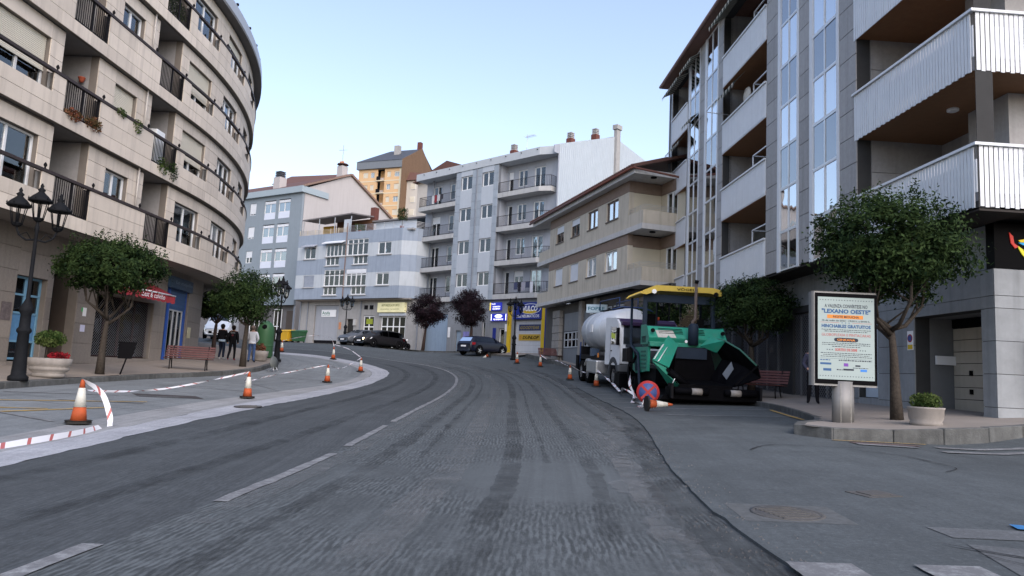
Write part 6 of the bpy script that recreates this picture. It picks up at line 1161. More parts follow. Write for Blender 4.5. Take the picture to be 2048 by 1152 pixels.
# ================================================================ VEHICLES
def wheel(parent, x, y, z, r, wd, side, rimm=None, name='wheel', spokes=5):
    """axle along local y; side=+1 outer face towards +y"""
    o = MB().lathe([(r*.62, -wd/2), (r*.93, -wd/2), (r, -wd*.38), (r, wd*.38), (r*.93, wd/2), (r*.62, wd/2)], 24, axis='y', cap=False).build(name, RUB, parent, (x, y, z)); o.name = name
    b = MB(); yo = side*wd*.36; b.lathe([(r*.66, yo-side*.03), (r*.64, yo+side*.02), (r*.56, yo), (r*.5, yo-side*.05)], 24, axis='y', cap=False)
    for k in range(spokes):
        a = 2*math.pi*k/spokes; c, s = math.cos(a), math.sin(a); t = r*.1; b.hexa([(c*r*.1-s*t, yo-.02, s*r*.1+c*t), (c*r*.6-s*t*.7, yo-.02, s*r*.6+c*t*.7), (c*r*.6+s*t*.7, yo-.02, s*r*.6-c*t*.7), (c*r*.1+s*t, yo-.02, s*r*.1-c*t), (c*r*.1-s*t, yo+.012*side, s*r*.1+c*t), (c*r*.6-s*t*.7, yo+.012*side, s*r*.6+c*t*.7), (c*r*.6+s*t*.7, yo+.012*side, s*r*.6-c*t*.7), (c*r*.1+s*t, yo+.012*side, s*r*.1-c*t)])
    b.lathe([(r*.16, yo-side*.03), (r*.16, yo+side*.015), (.01, yo+side*.02)], 12, axis='y'); b.build('rim', rimm or ALU, o); MB().lathe([(r*.5, -.005), (r*.5, .005)], 20, axis='y').build('brake_disc', BLK, o, (0, yo-side*.06, 0)); return o
def car(name, label, loc, head, paint, L=4.2, W=1.78, H=1.46, van=False, lit=False):
    """x forward, y left; lofted hull with greenhouse, glass, wheels, lights, bumpers, plates, mirrors"""
    r = empty(name, loc, math.atan2(head[1], head[0]), label, 'car'); r.rotation_euler = (0, -math.atan(.03), math.atan2(head[1], head[0])); h = L/2; w = W/2
    # stations: x, half width, belt z, top z, half width at top
    if van: S = [(-h, w*.92, .95, H*.96, w*.84), (-h+.08, w*.97, .95, H, w*.86), (0, w, .95, H, w*.86), (h*.30, w, .96, H*.97, w*.82), (h*.62, w*.98, .98, 1.12, w*.86), (h*.9, w*.9, .86, .9, w*.8), (h, w*.78, .6, .66, w*.7)]
    else: S = [(-h, w*.78, .72, .80, w*.70), (-h+.10, w*.90, .86, .96, w*.78), (-h+.42, w*.96, .93, H*.93, w*.70), (-h+.85, w, .93, H*.99, w*.73), (-.15, w, .92, H, w*.74), (h*.22, w, .92, H*.965, w*.72), (h*.55, w*.985, .92, .97, w*.84), (h*.82, w*.94, .82, .86, w*.82), (h-.12, w*.86, .70, .74, w*.74), (h, w*.76, .55, .6, w*.66)]
    b = MB(); rings = []
    for x, hw, zb, zt, tw in S:
        lo = .2 if abs(x) < h-.2 else .26; half = [(hw*.86, lo), (hw*.97, lo+.08), (hw, .45), (hw*.985, (.45+zb)/2+.05), (hw*.955, zb), (tw+(hw*.955-tw)*.12, zb+(zt-zb)*.86), (tw*.86, zt), (tw*.4, zt+.012)]
        rings.append([(x, y, z) for y, z in half]+[(x, -y, z) for y, z in half[::-1]])
    n = len(rings[0]); vs = [p for q in rings for p in q]; fs = []
    for i in range(len(rings)-1):
        for j in range(n): fs.append((i*n+j, i*n+(j+1) % n, (i+1)*n+(j+1) % n, (i+1)*n+j))
    fs += [tuple(range(n)), tuple(range(len(vs)-1, len(vs)-n-1, -1))]; b.add(vs, fs, 0, True); body = b.build('body', paint, r); me = body.data
    sub_ = body.modifiers.new('smooth', 'SUBSURF'); sub_.levels = 1; sub_.render_levels = 2
    # glass: side windows, windscreen, rear screen lie just proud of the greenhouse
    def gpt(i, f, s, up):
        (x0, hw0, zb0, zt0, tw0), (x1, hw1, zb1, zt1, tw1) = S[i], S[i+1]; q = lambda a, c: a+(c-a)*f; hw, zb, zt, tw = q(hw0, hw1), q(zb0, zb1), q(zt0, zt1), q(tw0, tw1); yy = hw*.955+(tw+(hw*.955-tw)*.12-hw*.955)*up; return (q(x0, x1), s*(yy+.008), zb+.03+((zt-zb)*.86-.05)*up)
    cab = [(1, .35), (2, .1), (2, 1), (3, 1), (4, 1), (5, .35)] if not van else [(2, .25), (2, .6), (2, 1), (3, .3), (3, .62)]
    for s in (-1, 1):
        b = MB(); ks = cab[1:] if not van else cab[1:]; pts = []
        for (i, f) in ks: pts.append((gpt(i, f, s, 0), gpt(i, f, s, 1)))
        for a, c in zip(pts, pts[1:]):
            A = Vector(a[0]).lerp(Vector(c[0]), .04); Bq = Vector(c[0]).lerp(Vector(a[0]), .04); Cq = Vector(c[1]).lerp(Vector(a[1]), .04); Dq = Vector(a[1]).lerp(Vector(c[1]), .04); b.add([A, Bq, Cq, Dq], [(0, 1, 2, 3) if s < 0 else (3, 2, 1, 0)])
        b.build('side_window', GLC, r)
        MB().lathe([(.02, -.05), (.07, 0), (.06, .05)], 8, axis='y').build('mirror', paint, r, (h*.38, s*(w+.06), .98))
    def screen(x0, z0, x1, z1, y0, y1): return MB().add([(x0, -y0, z0), (x0, y0, z0), (x1, y1, z1), (x1, -y1, z1)], [(0, 1, 2, 3)])
    i = 5 if not van else 3; a, c = S[i], S[i+1]; screen(c[0]-.0, c[3]+.03, a[0]+.07, a[3]-.02, w*.76, w*.62).build('windscreen', GLC, r)
    if not van: a, c = S[1], S[2]; screen(a[0]+.02, a[3]+.03, c[0]-.03, c[3]-.02, w*.66, w*.58).build('rear_window', GLC, r)
    rr = .325
    for x in (h*.62, -h*.60):
        for s in (-1, 1): MB().lathe([(rr*1.16, -.01), (rr*1.16, .01), (.01, .012)], 24, axis='y').build('wheel_arch', BLK, r, (x, s*(w-.012), rr+.02)); wheel(r, x, s*(w-.09), rr, rr, .2, s)
    HL = mat('headlight', (.55, .56, .58), .15, .05, spec=.8); TLM = mat('tail_light', (.28, .015, .02), .2, .05)
    LITH = mat('lit_headlight', (1, .75, .45), .3, 0, emit=6)
    for s in (-1, 1):
        MB().hexa([(h*.80, s*w*.50, .60), (h*.93, s*w*.50, .58), (h*.90, s*w*.80, .60), (h*.74, s*w*.97, .64), (h*.78, s*w*.50, .74), (h*.90, s*w*.50, .71), (h*.86, s*w*.82, .73), (h*.68, s*w*.965, .78)]).build('headlight', HL, r)
        if lit and s > 0: MB().lathe([(.01, -.06), (.09, -.04), (.08, .03), (.01, .05)], 12, axis='x').build('headlamp_bulb', LITH, r, (h*.985, s*w*.60, .60))
        MB().hexa([(-h*.97, s*w*.50, .70), (-h*.99, s*w*.52, .70), (-h*.93, s*w*.88, .72), (-h*.82, s*w*.955, .74), (-h*.965, s*w*.50, .88), (-h*.975, s*w*.52, .88), (-h*.93, s*w*.86, .90), (-h*.80, s*w*.95, .90)]).build('tail_light', TLM, r)
    MB().box(h-.02, h+.012, -w*.5, w*.5, .34, .52).build('grille', BLK, r); MB().box(h+.01, h+.022, -.25, .25, .40, .5).build('number_plate', SGWHT, r); MB().box(-h-.022, -h-.005, -.25, .25, .58, .69).build('number_plate', SGWHT, r); MB().box(-h+.0, -h+.1, -w*.8, w*.8, .22, .34).build('bumper', BLK, r); return r
PG = mat('car_grey', (.075, .085, .10), .4, .04, 3, coat=.15); PBK = mat('car_black', (.008, .008, .010), .4, .04, 3, coat=.1, spec=.3); PBL = mat('car_blue', (.005, .007, .02), .35, .04, 3, coat=.1, spec=.3); PWH = mat('car_white', (.6, .62, .63), .35, .04, 3, coat=.5)
car('parked_car', 'dark grey car parked behind the black one in front of the banded house', (-12.6, 62.3, gz(-12.6, 62.3)), (-.62, -.78), PG, 4.3)
car('parked_car', 'black hatchback with one lit headlight in front of the auto shop', (-10.7, 60.3, gz(-10.7, 60.3)), (-.68, -.73), PBK, 4.3, 1.8, 1.5, lit=True)
car('parked_car', 'dark blue hatchback parked at the bend below the purple tree', (-1.95, 54.2, gz(-1.95, 54.2)), (.66, .75), PBL, 4.05, 1.74, 1.38)
car('parked_van', 'white van parked behind the walking people at the end of the beige block', (-21.6, 54.5, gz(-21.6, 54.5)), (.2, -.98), PWH, 4.6, 1.9, 1.95, van=True)
# ---- motorbike
mb_ = empty('motorbike', (-9.0, 61.2, gz(-9, 61.2)), R_(-35), 'dark motorbike parked at the rear of the black hatchback', 'motorbike')
for x in (-.62, .62): wheel(mb_, x, 0, .3, .3, .12, 1)
MB().tube([(-.5, 0, .45), (0, 0, .75), (.35, 0, .85), (.62, 0, .35)], .06, 6).build('frame', BLK, mb_); o = MB().hexa([(-.55, -.13, .68), (.2, -.13, .62), (.2, .13, .62), (-.55, .13, .68), (-.6, -.11, .82), (.2, -.12, .9), (.2, .12, .9), (-.6, .11, .82)]).build('seat', BLK, mb_); bevel(o.data, .04); MB().tube([(.3, -.33, 1.0), (.38, 0, .98), (.3, .33, 1.0)], .02, 6).build('handlebar', ALU, mb_); MB().box(-.2, .25, -.16, .16, .28, .6).build('engine', DKM, mb_); MB().lathe([(.1, 0), (.12, .06), (.03, .1)], 10, axis='x').build('headlight', SGWHT, mb_, (.5, 0, .85))
# ---- tank truck
tk = empty('tank_truck', (5.62, 29.2, gz(5.5, 30)+.02), .14, 'white cabbed truck with a grey bitumen tank parked behind the paver', 'truck')
tk.rotation_euler = (math.atan(.035), 0, .14)
def bxl(p, name, *a, bev=0):
    *c, m = a; o = MB().box(*c).build(name, m, p)
    if bev: bevel(o.data, bev)
    return o
o = MB().prism([(0.05, 1.0), (0, 1.45), (.06, 1.75), (.35, 2.62), (.7, 2.82), (2.1, 2.86), (2.1, 1.0)], -1.23, 1.23, 'x').build('cab', TRW, tk); bevel(o.data, .06, 3)
MB().add([(-1.08, .035, 1.80), (1.08, .035, 1.80), (1.0, .325, 2.60), (-1.0, .325, 2.60)], [(0, 1, 2, 3)]).build('windscreen', GLC, tk); o = MB().prism([(.28, 2.63), (.62, 2.86), (2.05, 2.9), (2.05, 2.7), (.4, 2.6)], -1.1, 1.24, 'x').build('roof_trim', PURP, tk)
bxl(tk, 'cab_dark_core', -1.1, 1.1, .5, 2.0, 1.5, 2.55, DARK); bxl(tk, 'sun_visor', -1.12, 1.12, .18, .34, 2.56, 2.72, PURP, bev=.03)  # near-black block behind the cab glass, inner shade put into its colour
for s in (-1, 1):
    MB().prism([(.30, 1.78), (.52, 2.5), (1.25, 2.5), (1.25, 1.78)], s*1.232, s*1.242, 'x').build('door_window', GLC, tk); bxl(tk, 'mirror', s*1.3-.05, s*1.3+.05, -.02, .2, 1.75, 2.45, BLK, bev=.03); bxl(tk, 'door_handle', s*1.24-.012, s*1.24+.012, 1.1, 1.25, 1.5, 1.54, BLK)
    MB().box(s*1.236-.004, s*1.236+.004, .22, 1.36, 1.02, 1.03).build('door_seam', BLK, tk); MB().box(s*1.236-.004, s*1.236+.004, 1.35, 1.36, 1.02, 2.55).build('door_seam', BLK, tk)
    b = MB(); b.prism([(.3+.72*math.cos(a)+.55, .55+.72*math.sin(a)) for a in [math.pi*i/12 for i in range(13)]]+[(.3+.52*math.cos(a)+.55, .55+.52*math.sin(a)) for a in [math.pi*i/12 for i in range(12, -1, -1)]], s*.92, s*1.25, 'x'); b.build('mudguard', mat('mudguard', (.05, .055, .06), .7), tk)
    for y in (.85, 5.15, 6.4): wheel(tk, 0, 0, 0, .5, .32, 1, mat('truck_rim', (.16, .16, .16), .6, .2, 9), spokes=8).parent = tk; w_ = [c for c in tk.children if c.name.startswith('wheel')][-1]; w_.location = (s*1.06, y, .5); w_.rotation_euler = (0, 0, -s*math.pi/2)
    b = MB(); b.prism([(5.15+.62*math.cos(a), .5+.62*math.sin(a)) for a in [R_(30)+R_(150)*i/10 for i in range(11)]]+[(5.15+.56*math.cos(a), .5+.56*math.sin(a)) for a in [R_(180)-R_(150)*i/10 for i in range(11)]], s*.9, s*1.24, 'x'); b.build('mudguard', mat('mudguard_white', (.42, .42, .41), .6), tk)
    o = MB().box(s*1.2-.32, s*1.2+.02 if s > 0 else s*1.2+.3, 2.45, 4.2, .5, 1.08).build('fuel_tank', mat('fuel_tank', (.42, .43, .44), .35, .08, 5, 0, 0, 40, .7), tk); bevel(o.data, .06)
    for k in range(4): MB().box(s*1.2-.02-(.02 if s < 0 else 0), s*1.2+.04, 2.6+k*.42, 2.66+k*.42, .48, 1.1).build('tank_strap', DKM, tk)
    bxl(tk, 'tool_box', s*1.05-.17, s*1.05+.17, 4.4, 4.75, 1.25, 1.6, mat('blue_box', (.06, .09, .14), .5)); bxl(tk, 'side_lamp', s*1.23-.02, s*1.23+.02, 3.2, 3.35, 1.2, 1.4, mat('amber_lamp', (.5, .16, .02), .4)); bxl(tk, 'headlight', s*.85-.2, s*.85+.2, -.01, .04, .72, .92, mat('headlight', (.55, .56, .58)))
bxl(tk, 'bumper', -1.24, 1.24, -.06, .3, .4, .98, mat('bumper_grey', (.1, .105, .11), .6), bev=.04); bxl(tk, 'grille', -.85, .85, -.0, .03, 1.1, 1.6, mat('bumper_grey', (.1, .105, .11))); bxl(tk, 'chassis', -.45, .45, .3, 7.6, .75, 1.05, DKM); bxl(tk, 'subframe', -1.1, 1.1, 2.3, 7.3, 1.08, 1.3, DKM)
MB().lathe([(.02, 0), (.5, .06), (.86, .18), (1.0, .34), (1.0, 4.3), (.86, 4.46), (.5, 4.58), (.02, 4.62)], 32, (0, 2.4, 2.45), sx=1.2, sy=.98, axis='y').build('tank', TANK, tk)
for y in (3.3, 4.5, 5.8): MB().lathe([(1.005, 0), (1.012, .03), (1.005, .06)], 32, (0, y, 2.45), sx=1.2, sy=.98, axis='y').build('tank_band', TANK, tk)
bxl(tk, 'walkway', -.4, .4, 2.9, 6.4, 3.42, 3.46, DKM); MB().lathe([(.3, 0), (.3, .14), (.1, .2)], 16, (0, 4.4, 3.4)).build('hatch', DKM, tk); bxl(tk, 'tank_plate', -1.225, -1.2, 4.5, 5.0, 2.35, 2.7, SGWHT)
b = MB()
for s in (-1, 1): b.tube([(s*.42, 6.3, 3.45), (s*.42, 6.3, 3.9), (s*.42, 3.0, 3.9), (s*.42, 3.0, 3.45)], .025, 5)
b.tube([(-1.0, 7.0, 1.2), (-1.0, 7.0, 2.9), (-.4, 7.0, 2.9), (-.4, 7.0, 1.2)], .025, 5).tube([(-1.1, 7.1, .8), (-1.1, 7.1, 1.9)], .04, 5); b.build('handrail', NAVY, tk)
b = MB().tube([(-.95, 2.35, 3.3), (-.5, 2.35, 3.45), (.5, 2.35, 3.45), (.95, 2.35, 3.3)], .03, 6).box(-1.1, 1.1, 2.2, 2.3, 2.2, 2.75); b.build('hose_rack', NAVY, tk); bxl(tk, 'rear_sprayer', -1.2, 1.2, 7.2, 7.6, .55, 1.25, BLK); bxl(tk, 'rear_box', -1.1, -.5, 6.9, 7.3, 1.3, 1.7, DKM); MB().lathe([(.1, 0), (.1, .16), (.02, .18)], 12, (.7, 1.2, 2.86)).build('beacon', mat('beacon_red', (.4, .06, .02), .4), tk)
# ---- road paver
pv = empty('road_paver', (6.05, 22.4, gz(6.05, 23)+.03), .0515, 'green asphalt paver with yellow canopy and open black hopper', 'road paver'); pv.rotation_euler = (math.atan(.02), 0, .0515)
# chassis and tractor body
bxl(pv, 'chassis', -1.15, 1.15, 1.5, 5.6, .45, 1.0, PAVBK); bxl(pv, 'deck', -1.3, 1.3, 2.0, 5.6, 1.74, 1.86, PAVBL)
o = MB().prism([(2.0, 1.86), (1.9, 2.05), (2.25, 2.44), (3.0, 2.46), (3.0, 1.86)], -1.32, 1.32, 'x').build('engine_hood', GREENP, pv); bevel(o.data, .04, 2)
bxl(pv, 'hood_base', -1.3, 1.3, 1.75, 2.9, 1.74, 1.90, GREENP, bev=.02)
for k in range(4):
    z = 2.20+k*.052; y = 1.9+.35*(z-2.05)/.39-.012
    for x0, x1 in ((-.95, -.12), (.32, .62)): MB().box(x0, x1, y-.006, y+.03, z, z+.018).build('louvre', BLK, pv)
MB().hexa([(-1.0, 1.905, 2.06), (-.38, 1.905, 2.06), (-.38, 1.93, 2.07), (-1.0, 1.93, 2.07), (-1.05, 2.10, 2.30), (-.45, 2.10, 2.30), (-.45, 2.13, 2.30), (-1.05, 2.13, 2.30)]).build('white_panel', mat('dirty_white', (.45, .45, .40), .7, .25, 9), pv)
for x in (-1.18, 1.2): MB().lathe([(.07, 0), (.07, .05), (.01, .055)], 12, axis='y').build('work_light', BLK, pv, (x, 1.9, 2.28))
MB().lathe([(.05, 0), (.05, .02), (.01, .025)], 12, axis='y').build('badge', SGWHT, pv, (-.1, 1.72, 1.95)); o = MB().lathe([(.17, 0), (.17, .62), (.13, .7), (.08, .72)], 16, (.13, 1.72, 1.84)).build('muffler', PAVBL, pv); MB().tube([(.13, 1.72, 2.5), (.1, 1.75, 2.62), (.2, 1.75, 2.72), (.2, 1.75, 3.98)], [.06, .06, .05, .05], 10).build('exhaust_pipe', mat('rusty_steel', (.09, .07, .06), .7, .3, 6, .4), pv); MB().tube([(.2, 1.75, 3.9), (.22, 1.74, 4.02)], [.06, .07], 10).build('exhaust_tip', BLK, pv)
# side panel with slots, steps, wheels
for s in (-1, 1):
    o = MB().hexa([(s*1.22, 2.05, .92), (s*1.3, 2.05, .92), (s*1.3, 4.2, .78), (s*1.22, 4.2, .78), (s*1.22, 2.0, 1.73), (s*1.32, 2.0, 1.73), (s*1.32, 4.2, 1.73), (s*1.22, 4.2, 1.73)]).build('side_panel', GREENP, pv)
    for k in range(5): MB().box(s*1.315-.012, s*1.315+.012, 2.25, 2.95, 1.0+k*.135, 1.06+k*.135).build('slot', mat('slot_green', (.012, .10, .07), .7), pv)
    o = wheel(pv, 0, 0, 0, .82, .5, 1, PAVBK, spokes=6); o.location = (s*1.02, 4.5, .82); o.rotation_euler = (0, 0, -s*math.pi/2)
    for y in (2.1, 2.9): o = wheel(pv, 0, 0, 0, .36, .4, 1, PAVBK, 'front_wheel', 5); o.location = (s*.95, y, .36); o.rotation_euler = (0, 0, -s*math.pi/2)
    MB().prism([(4.5+1.0*math.cos(a), .82+1.0*math.sin(a)) for a in [R_(25)+R_(150)*i/12 for i in range(13)]]+[(4.5+.93*math.cos(a), .82+.93*math.sin(a)) for a in [R_(175)-R_(150)*i/12 for i in range(13)]], s*.98, s*1.36, 'x').build('mudguard', PAVBL, pv)
    MB().tube([(s*1.3, 4.7, 3.55), (s*1.3, 4.7, 2.2), (s*1.34, 4.4, 1.8), (s*1.36, 3.2, 1.5), (s*1.36, 2.9, .6), (s*1.36, 2.7, .1)], .05, 8).build('handrail', PAVBL, pv)
    # canopy posts and frame
    o = MB().box(s*1.21-.075, s*1.21+.075, 2.93, 3.07, 2.4, 3.6).build('cab_post', PAVBL, pv); bevel(o.data, .03); MB().box(s*1.3-.04, s*1.3+.04, 4.66, 4.74, 1.86, 3.6).build('cab_post', PAVBL, pv); bxl(pv, 'seat', s*.8-.25, s*.8+.25, 3.6, 4.05, 2.3, 2.42, BLK, bev=.03); bxl(pv, 'seat_back', s*.8-.24, s*.8+.24, 4.0, 4.1, 2.4, 2.98, BLK, bev=.03)
MB().box(-1.24, 1.24, 2.94, 3.06, 3.32, 3.6).build('header', PAVBL, pv); MB().box(-1.24, 1.24, 2.96, 3.06, 2.4, 2.5).build('sill', PAVBL, pv); MB().add([(-1.16, 3.0, 2.5), (1.16, 3.0, 2.5), (1.16, 3.0, 3.38), (-1.16, 3.0, 3.38)], [(0, 1, 2, 3)]).build('cab_glass', glass('cab_glass', (.9, .92, .92), .0, 1.2), pv)
for x in (-.35, .55): MB().box(x-.03, x+.03, 4.68, 4.74, 1.86, 3.6).build('rear_post', PAVBL, pv)
bxl(pv, 'console', .2, 1.0, 3.3, 3.6, 2.3, 2.85, BLK, bev=.03); bxl(pv, 'platform', -1.25, 1.25, 3.0, 5.2, 1.86, 1.94, DKM); bxl(pv, 'water_can', -1.15, -.95, 3.2, 3.4, 1.95, 2.3, mat('can_blue', (.02, .09, .25), .5)); bxl(pv, 'step_box', -1.32, -1.0, 2.3, 2.9, 1.87, 2.1, PAVBL)
# canopy: moulded yellow roof with drooped left edge
o = MB().prism([(-1.42, 3.60), (-1.36, 3.66), (-1.05, 3.80), (-.9, 3.86), (1.1, 3.86), (1.32, 3.80), (1.38, 3.66), (1.36, 3.62), (1.2, 3.66), (1.0, 3.73), (-.8, 3.73), (-1.1, 3.64), (-1.25, 3.58)], 2.65, 4.95, 'y').build('canopy', CANY, pv); bevel(o.data, .03, 2)
text(pv, 'lettering', 'VÖGELE', BLK, (-.2, 2.635, 3.735), .75, .105, bold=.01)
for x in (-1.0, 1.18): MB().lathe([(.08, 0), (.08, .06), (.05, .08)], 12, axis='y').build('work_light', BLK if x > 0 else SGWHT, pv, (x, 2.6, 3.66))
# hopper: rear wall, floor, folded left wing and open right wing
MB().hexa([(-.95, 1.5, .55), (.95, 1.5, .55), (.95, 1.6, .55), (-.95, 1.6, .55), (-.75, 1.45, 1.76), (.62, 1.45, 1.76), (.62, 1.6, 1.76), (-.75, 1.6, 1.76)]).build('hopper_back', PAVBK, pv); MB().box(-.62, .5, 1.40, 1.46, 1.38, 1.74).build('hopper_plate', PAVBL, pv); MB().hexa([(-.8, -.05, .5), (.85, -.05, .5), (.95, 1.6, .55), (-.95, 1.6, .55), (-.8, -.05, .58), (.85, -.05, .58), (.95, 1.6, .72), (-.95, 1.6, .72)]).build('hopper_floor', PAVBK, pv)
def plate(pts, t, name, m):   # thin steel plate from a 3D polygon strip
    P = [Vector(p) for p in pts]; nrm = (P[1]-P[0]).cross(P[2]-P[0]).normalized()*t; n = len(P); b = MB().add([*P, *[p+nrm for p in P]], [tuple(range(n)), tuple(range(2*n-1, n-1, -1))]+[(i, (i+1) % n, n+(i+1) % n, n+i) for i in range(n)]); return b.build(name, m, pv)
A, B_, C_, D_ = (-1.66, 0, 1.27), (-.78, 1.5, 2.1), (-.52, 1.25, 1.78), (-1.14, 0, 1.05)
M1, M2 = (-1.68, -.02, 1.24), (-1.2, -.02, 1.0)
plate([A, D_, C_, B_], .03, 'left_wing', GREENP); plate([(-1.2, -.02, .98), (-1.16, 0, 1.06), (-.54, 1.25, 1.76), (-.62, 1.4, .6), (-.78, 0, .5)], .03, 'left_wing_floor', PAVBK); plate([(-1.66, .02, 1.25), (-1.14, .02, 1.03), (-.75, .02, .48), (-1.0, .4, .5)], .02, 'left_wing_underside', GREENP)
plate([(-1.62, -.015, 1.30), (-1.52, .14, 1.33), (-1.02, 1.0, 1.82), (-1.12, .86, 1.79)], .012, 'white_stripe', SGWHT); plate([(-1.5, -.035, 1.235), (-1.44, .05, 1.25), (-.95, .9, 1.72), (-1.0, .8, 1.70)], .016, 'white_stripe', SGWHT)
RW = [((.62, 1.55, 2.1), (.62, 1.5, .7)), ((.95, 1.05, 2.02), (.72, 1.0, .66)), ((1.28, .55, 1.74), (.8, .5, .62)), ((1.62, -.02, 1.24), (.9, -.02, .58))]
b = MB()
for (t0, l0), (t1, l1) in zip(RW, RW[1:]):
    mid0, mid1 = Vector(t0).lerp(Vector(l0), .45)+Vector((.42, 0, -.05)), Vector(t1).lerp(Vector(l1), .45)+Vector((.42, 0, -.05)); b.add([t0, mid0, mid1, t1], [(0, 1, 2, 3)]); b.add([mid0, l0, l1, mid1], [(0, 1, 2, 3)])
o = b.build('right_wing', PAVBK, pv); so_ = o.modifiers.new('thick', 'SOLIDIFY'); so_.thickness = .035; MB().tube([t for t, _ in RW], .03, 6).build('wing_rim', mat('rim_green', (.04, .13, .10), .6), pv); plate([(.30, 1.5, 1.82), (.62, 1.5, 2.12), (.98, 1.0, 2.03), (.8, 1.35, 1.62)], .02, 'wing_top_plate', GREENP)
plate([(.66, .35, .95), (.92, .3, 1.35), (.98, .25, 1.12), (.78, .3, .78)], .02, 'wear_plate', mat('worn_steel', (.10, .12, .15), .5, .2, 5)); plate([(.9, -.06, .58), (.94, -.1, .62), (1.66, -.06, 1.24), (1.62, -.02, 1.18)], .06, 'wing_lip', PAVBK)
MB().tube([(-1.12, .0, .95), (-.45, .1, .5)], .11, 8).build('wing_cylinder', PAVBK, pv)
# push rollers and bumper beam
MB().box(-1.15, 1.62, -.28, .3, .14, .5).build('push_beam', PAVBK, pv); o = MB().hexa([(-1.4, -.1, .1), (1.7, -.1, .1), (1.7, 1.6, .14), (-1.3, 1.6, .14), (-1.3, -.1, .24), (1.66, -.1, .24), (1.66, 1.6, .4), (-1.3, 1.6, .4)]).build('skid', PAVBK, pv)
for x0, x1 in ((-1.02, .0), (.52, 1.48)): MB().lathe([(.03, -.03), (.1, 0), (.1, x1-x0), (.03, x1-x0+.03)], 16, axis='x').build('push_roller', PAVBK, pv, (x0, -.34, .38)); MB().lathe([(.102, 0), (.102, .32)], 16, axis='x').build('roller_wear', mat('bare_steel', (.25, .23, .21), .45, .2, 9), pv, (x0+(.5 if x0 < 0 else .15), -.34, .38))
for x in (-1.12, 1.6): MB().box(x-.03, x+.03, -.42, .0, .16, .6).build('beam_end', DKM, pv)
MB().tube([(-1.05, -.1, .56), (-.98, -.15, .74)], .014, 5).build('marker_rod', SGWHT, pv); bxl(pv, 'screed', -1.5, 1.5, 5.6, 6.6, .2, .75, PAVBK); bxl(pv, 'screed_walk', -1.5, 1.5, 6.0, 6.9, .75, .82, DKM)
b = MB()
for k in range(6): b.tube([(-1.4+.05*k, 3.4+.1*k, 1.5-.05*k), (-1.5, 3.5+.1*k, 1.1), (-1.45+.04*k, 3.7, .7)], .025, 5)
b.build('hoses', BLK, pv); bxl(pv, 'valve_box', -1.52, -1.3, 4.3, 5.1, 1.2, 1.7, DKM)
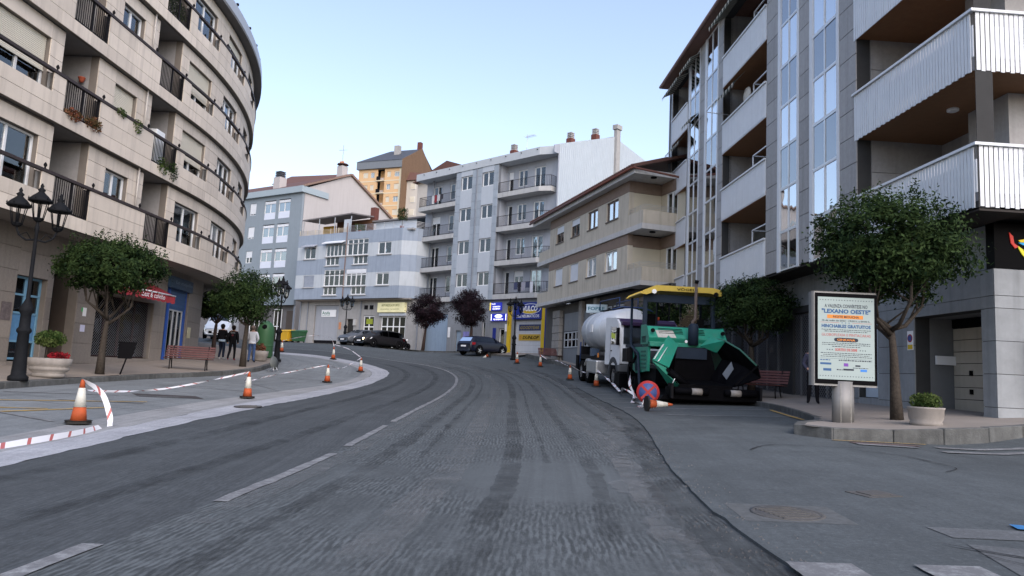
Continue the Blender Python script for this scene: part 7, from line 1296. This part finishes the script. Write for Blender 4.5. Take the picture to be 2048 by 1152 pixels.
# ================================================================ PEOPLE (skin-modifier bodies)
def person(loc, rz, label, h, pose, mats_, hair, hairlong=False, extra=None):
    """pose: joint dict in metres for a 1.72 m figure facing +y"""
    r = empty('person', loc, rz, label, 'person'); J = dict(pelvis=(0, 0, .93), spine=(0, .0, 1.12), chest=(0, .0, 1.33), neck=(0, -.01, 1.47), head0=(0, .0, 1.54), head1=(0, .015, 1.64), head2=(0, .01, 1.70),
        shl=(-.17, 0, 1.40), ell=(-.24, -.03, 1.13), wrl=(-.22, .08, .92), hal=(-.21, .12, .84), shr=(.17, 0, 1.40), elr=(.24, -.03, 1.13), wrr=(.22, .08, .92), har=(.21, .12, .84),
        hil=(-.09, 0, .88), knl=(-.10, .02, .49), anl=(-.10, -.01, .09), tol=(-.11, .14, .04), hir=(.09, 0, .88), knr=(.10, .02, .49), anr=(.10, -.01, .09), tor=(.11, .14, .04))
    J.update(pose); RAD = dict(pelvis=(.165, .125), spine=(.16, .12), chest=(.185, .13), neck=(.055, .055), head0=(.072, .08), head1=(.09, .105), head2=(.07, .085), shl=(.08, .08), shr=(.08, .08), ell=(.06, .06), elr=(.06, .06), wrl=(.045, .045), wrr=(.045, .045), hal=(.022, .04), har=(.022, .04), hil=(.09, .095), hir=(.09, .095), knl=(.068, .068), knr=(.068, .068), anl=(.05, .05), anr=(.05, .05), tol=(.04, .03), tor=(.04, .03))
    E_ = [('pelvis', 'spine'), ('spine', 'chest'), ('chest', 'neck'), ('neck', 'head0'), ('head0', 'head1'), ('head1', 'head2'), ('chest', 'shl'), ('shl', 'ell'), ('ell', 'wrl'), ('wrl', 'hal'), ('chest', 'shr'), ('shr', 'elr'), ('elr', 'wrr'), ('wrr', 'har'), ('pelvis', 'hil'), ('hil', 'knl'), ('knl', 'anl'), ('anl', 'tol'), ('pelvis', 'hir'), ('hir', 'knr'), ('knr', 'anr'), ('anr', 'tor')]
    k = h/1.72; bm = bmesh.new(); ly = bm.verts.layers.skin.verify(); V = {}
    for nme, c in J.items():
        v = bm.verts.new(Vector(c)*k); v[ly].radius = tuple(q*k for q in RAD[nme]); v[ly].use_root = nme == 'pelvis'; V[nme] = v
    for a, c in E_: bm.edges.new((V[a], V[c]))
    me = bpy.data.meshes.new('tmp'); bm.to_mesh(me); bm.free(); o = bpy.data.objects.new('tmp', me); col.objects.link(o); o.modifiers.new('s', 'SKIN'); sb = o.modifiers.new('u', 'SUBSURF'); sb.levels = 2
    dg = bpy.context.evaluated_depsgraph_get(); me2 = bpy.data.meshes.new_from_object(o.evaluated_get(dg)); bpy.data.objects.remove(o); me2.name = 'body'; me2.materials.clear()
    for m in mats_: me2.materials.append(m)      # top, bottom, shoes, skin
    for p in me2.polygons:
        c = p.center/k; p.use_smooth = True
        p.material_index = 3 if c.z > 1.45 or ((c-Vector(J['hal'])).length < .075 or (c-Vector(J['har'])).length < .075) else (0 if (c.z > .90 or abs(c.x) > .2 and c.z > .7) else (2 if c.z < .10 else 1))
    obj('body', me2, r); b = MB()
    b.lathe([(.07, -.09 if not hairlong else -.12), (.115, -.02), (.122, .04), (.09, .1), (.02, .125)], 14, (0, -.035, 1.63), sx=.86, sy=.95); b.v = [(x*k, y*k, z*k) for x, y, z in b.v]; b.build('hair', hair, r)
    if extra: extra(r, k)
    return r
def fingers(r, k): pass
walk1 = dict(ell=(-.26, .05, 1.15), wrl=(-.12, .2, 1.10), hal=(-.06, .22, 1.10), elr=(.26, .05, 1.15), wrr=(.12, .2, 1.10), har=(.06, .22, 1.12), knl=(-.09, .10, .50), anl=(-.08, -.04, .10), tol=(-.08, .1, .05), knr=(.09, .06, .49), anr=(.09, .06, .09), tor=(.09, .2, .04))
walk2 = dict(knl=(-.10, -.02, .5), anl=(-.12, -.22, .14), tol=(-.12, -.12, .05), knr=(.09, .12, .5), anr=(.08, .16, .09), tor=(.08, .3, .05), ell=(-.25, -.08, 1.13), wrl=(-.24, -.06, .90), hal=(-.23, -.03, .83))
stand = dict(anl=(-.12, 0, .09), tol=(-.15, .13, .04), anr=(.12, 0, .09), tor=(.15, .13, .04), ell=(-.25, .02, 1.13), wrl=(-.14, .16, 1.02), hal=(-.08, .18, 1.0), elr=(.25, .02, 1.13), wrr=(.16, .17, 1.0), har=(.1, .2, .98))
def belt(m): 
    def f(r, k): b = MB().lathe([(.178, -.02), (.182, .03), (.172, .08)], 16, (0, 0, .90), sy=.8); b.v = [(x*k, y*k, z*k) for x, y, z in b.v]; b.build('shirt_hem', m, r)
    return f
def logo(r, k): MB().box(-.1, .1, -.005, 0, 0, .012).build('back_print', SGWHT, r, (0, -.128*k, 1.36*k)); MB().lathe([(.05, 0), (.04, .005), (.01, .008)], 12, axis='y').build('back_print', mat('print_red', (.12, .02, .03), .7), r, (0, -.137*k, 1.25*k))
person((-13.8, 35, swl(-13.8, 35)), R_(-8), 'person in a black jacket and dark jeans with white shoes walking away, leftmost of three', 1.68, walk1, [CLBK, JEAND, SHWH, SKIN], HAIRD, True, belt(mat('pale_blue_cloth', (.35, .45, .55), .9)))
person((-13.28, 35, swl(-13.3, 35)), R_(5), 'person in all black with a printed back and red shoes walking away, middle of three', 1.66, walk2, [CLBK, CLBK, SHRED, SKIN], HAIRD, True, logo)
person((-12.34, 35, swl(-12.3, 35)), R_(4), 'person in a white sweater and blue jeans standing by the green container', 1.74, stand, [CLWH, JEAN, JEAND, SKIN], HAIRG, False, belt(CLWH))
person((8.62, 20.6, swr(8.6, 20.6)), R_(160), 'person in dark clothes standing mostly hidden behind the advertising totem', 1.68, dict(stand), [mat('floral_dark', (.05, .05, .08), .9, .6, 30), CLBK, CLBK, SKIN], HAIRD, True)
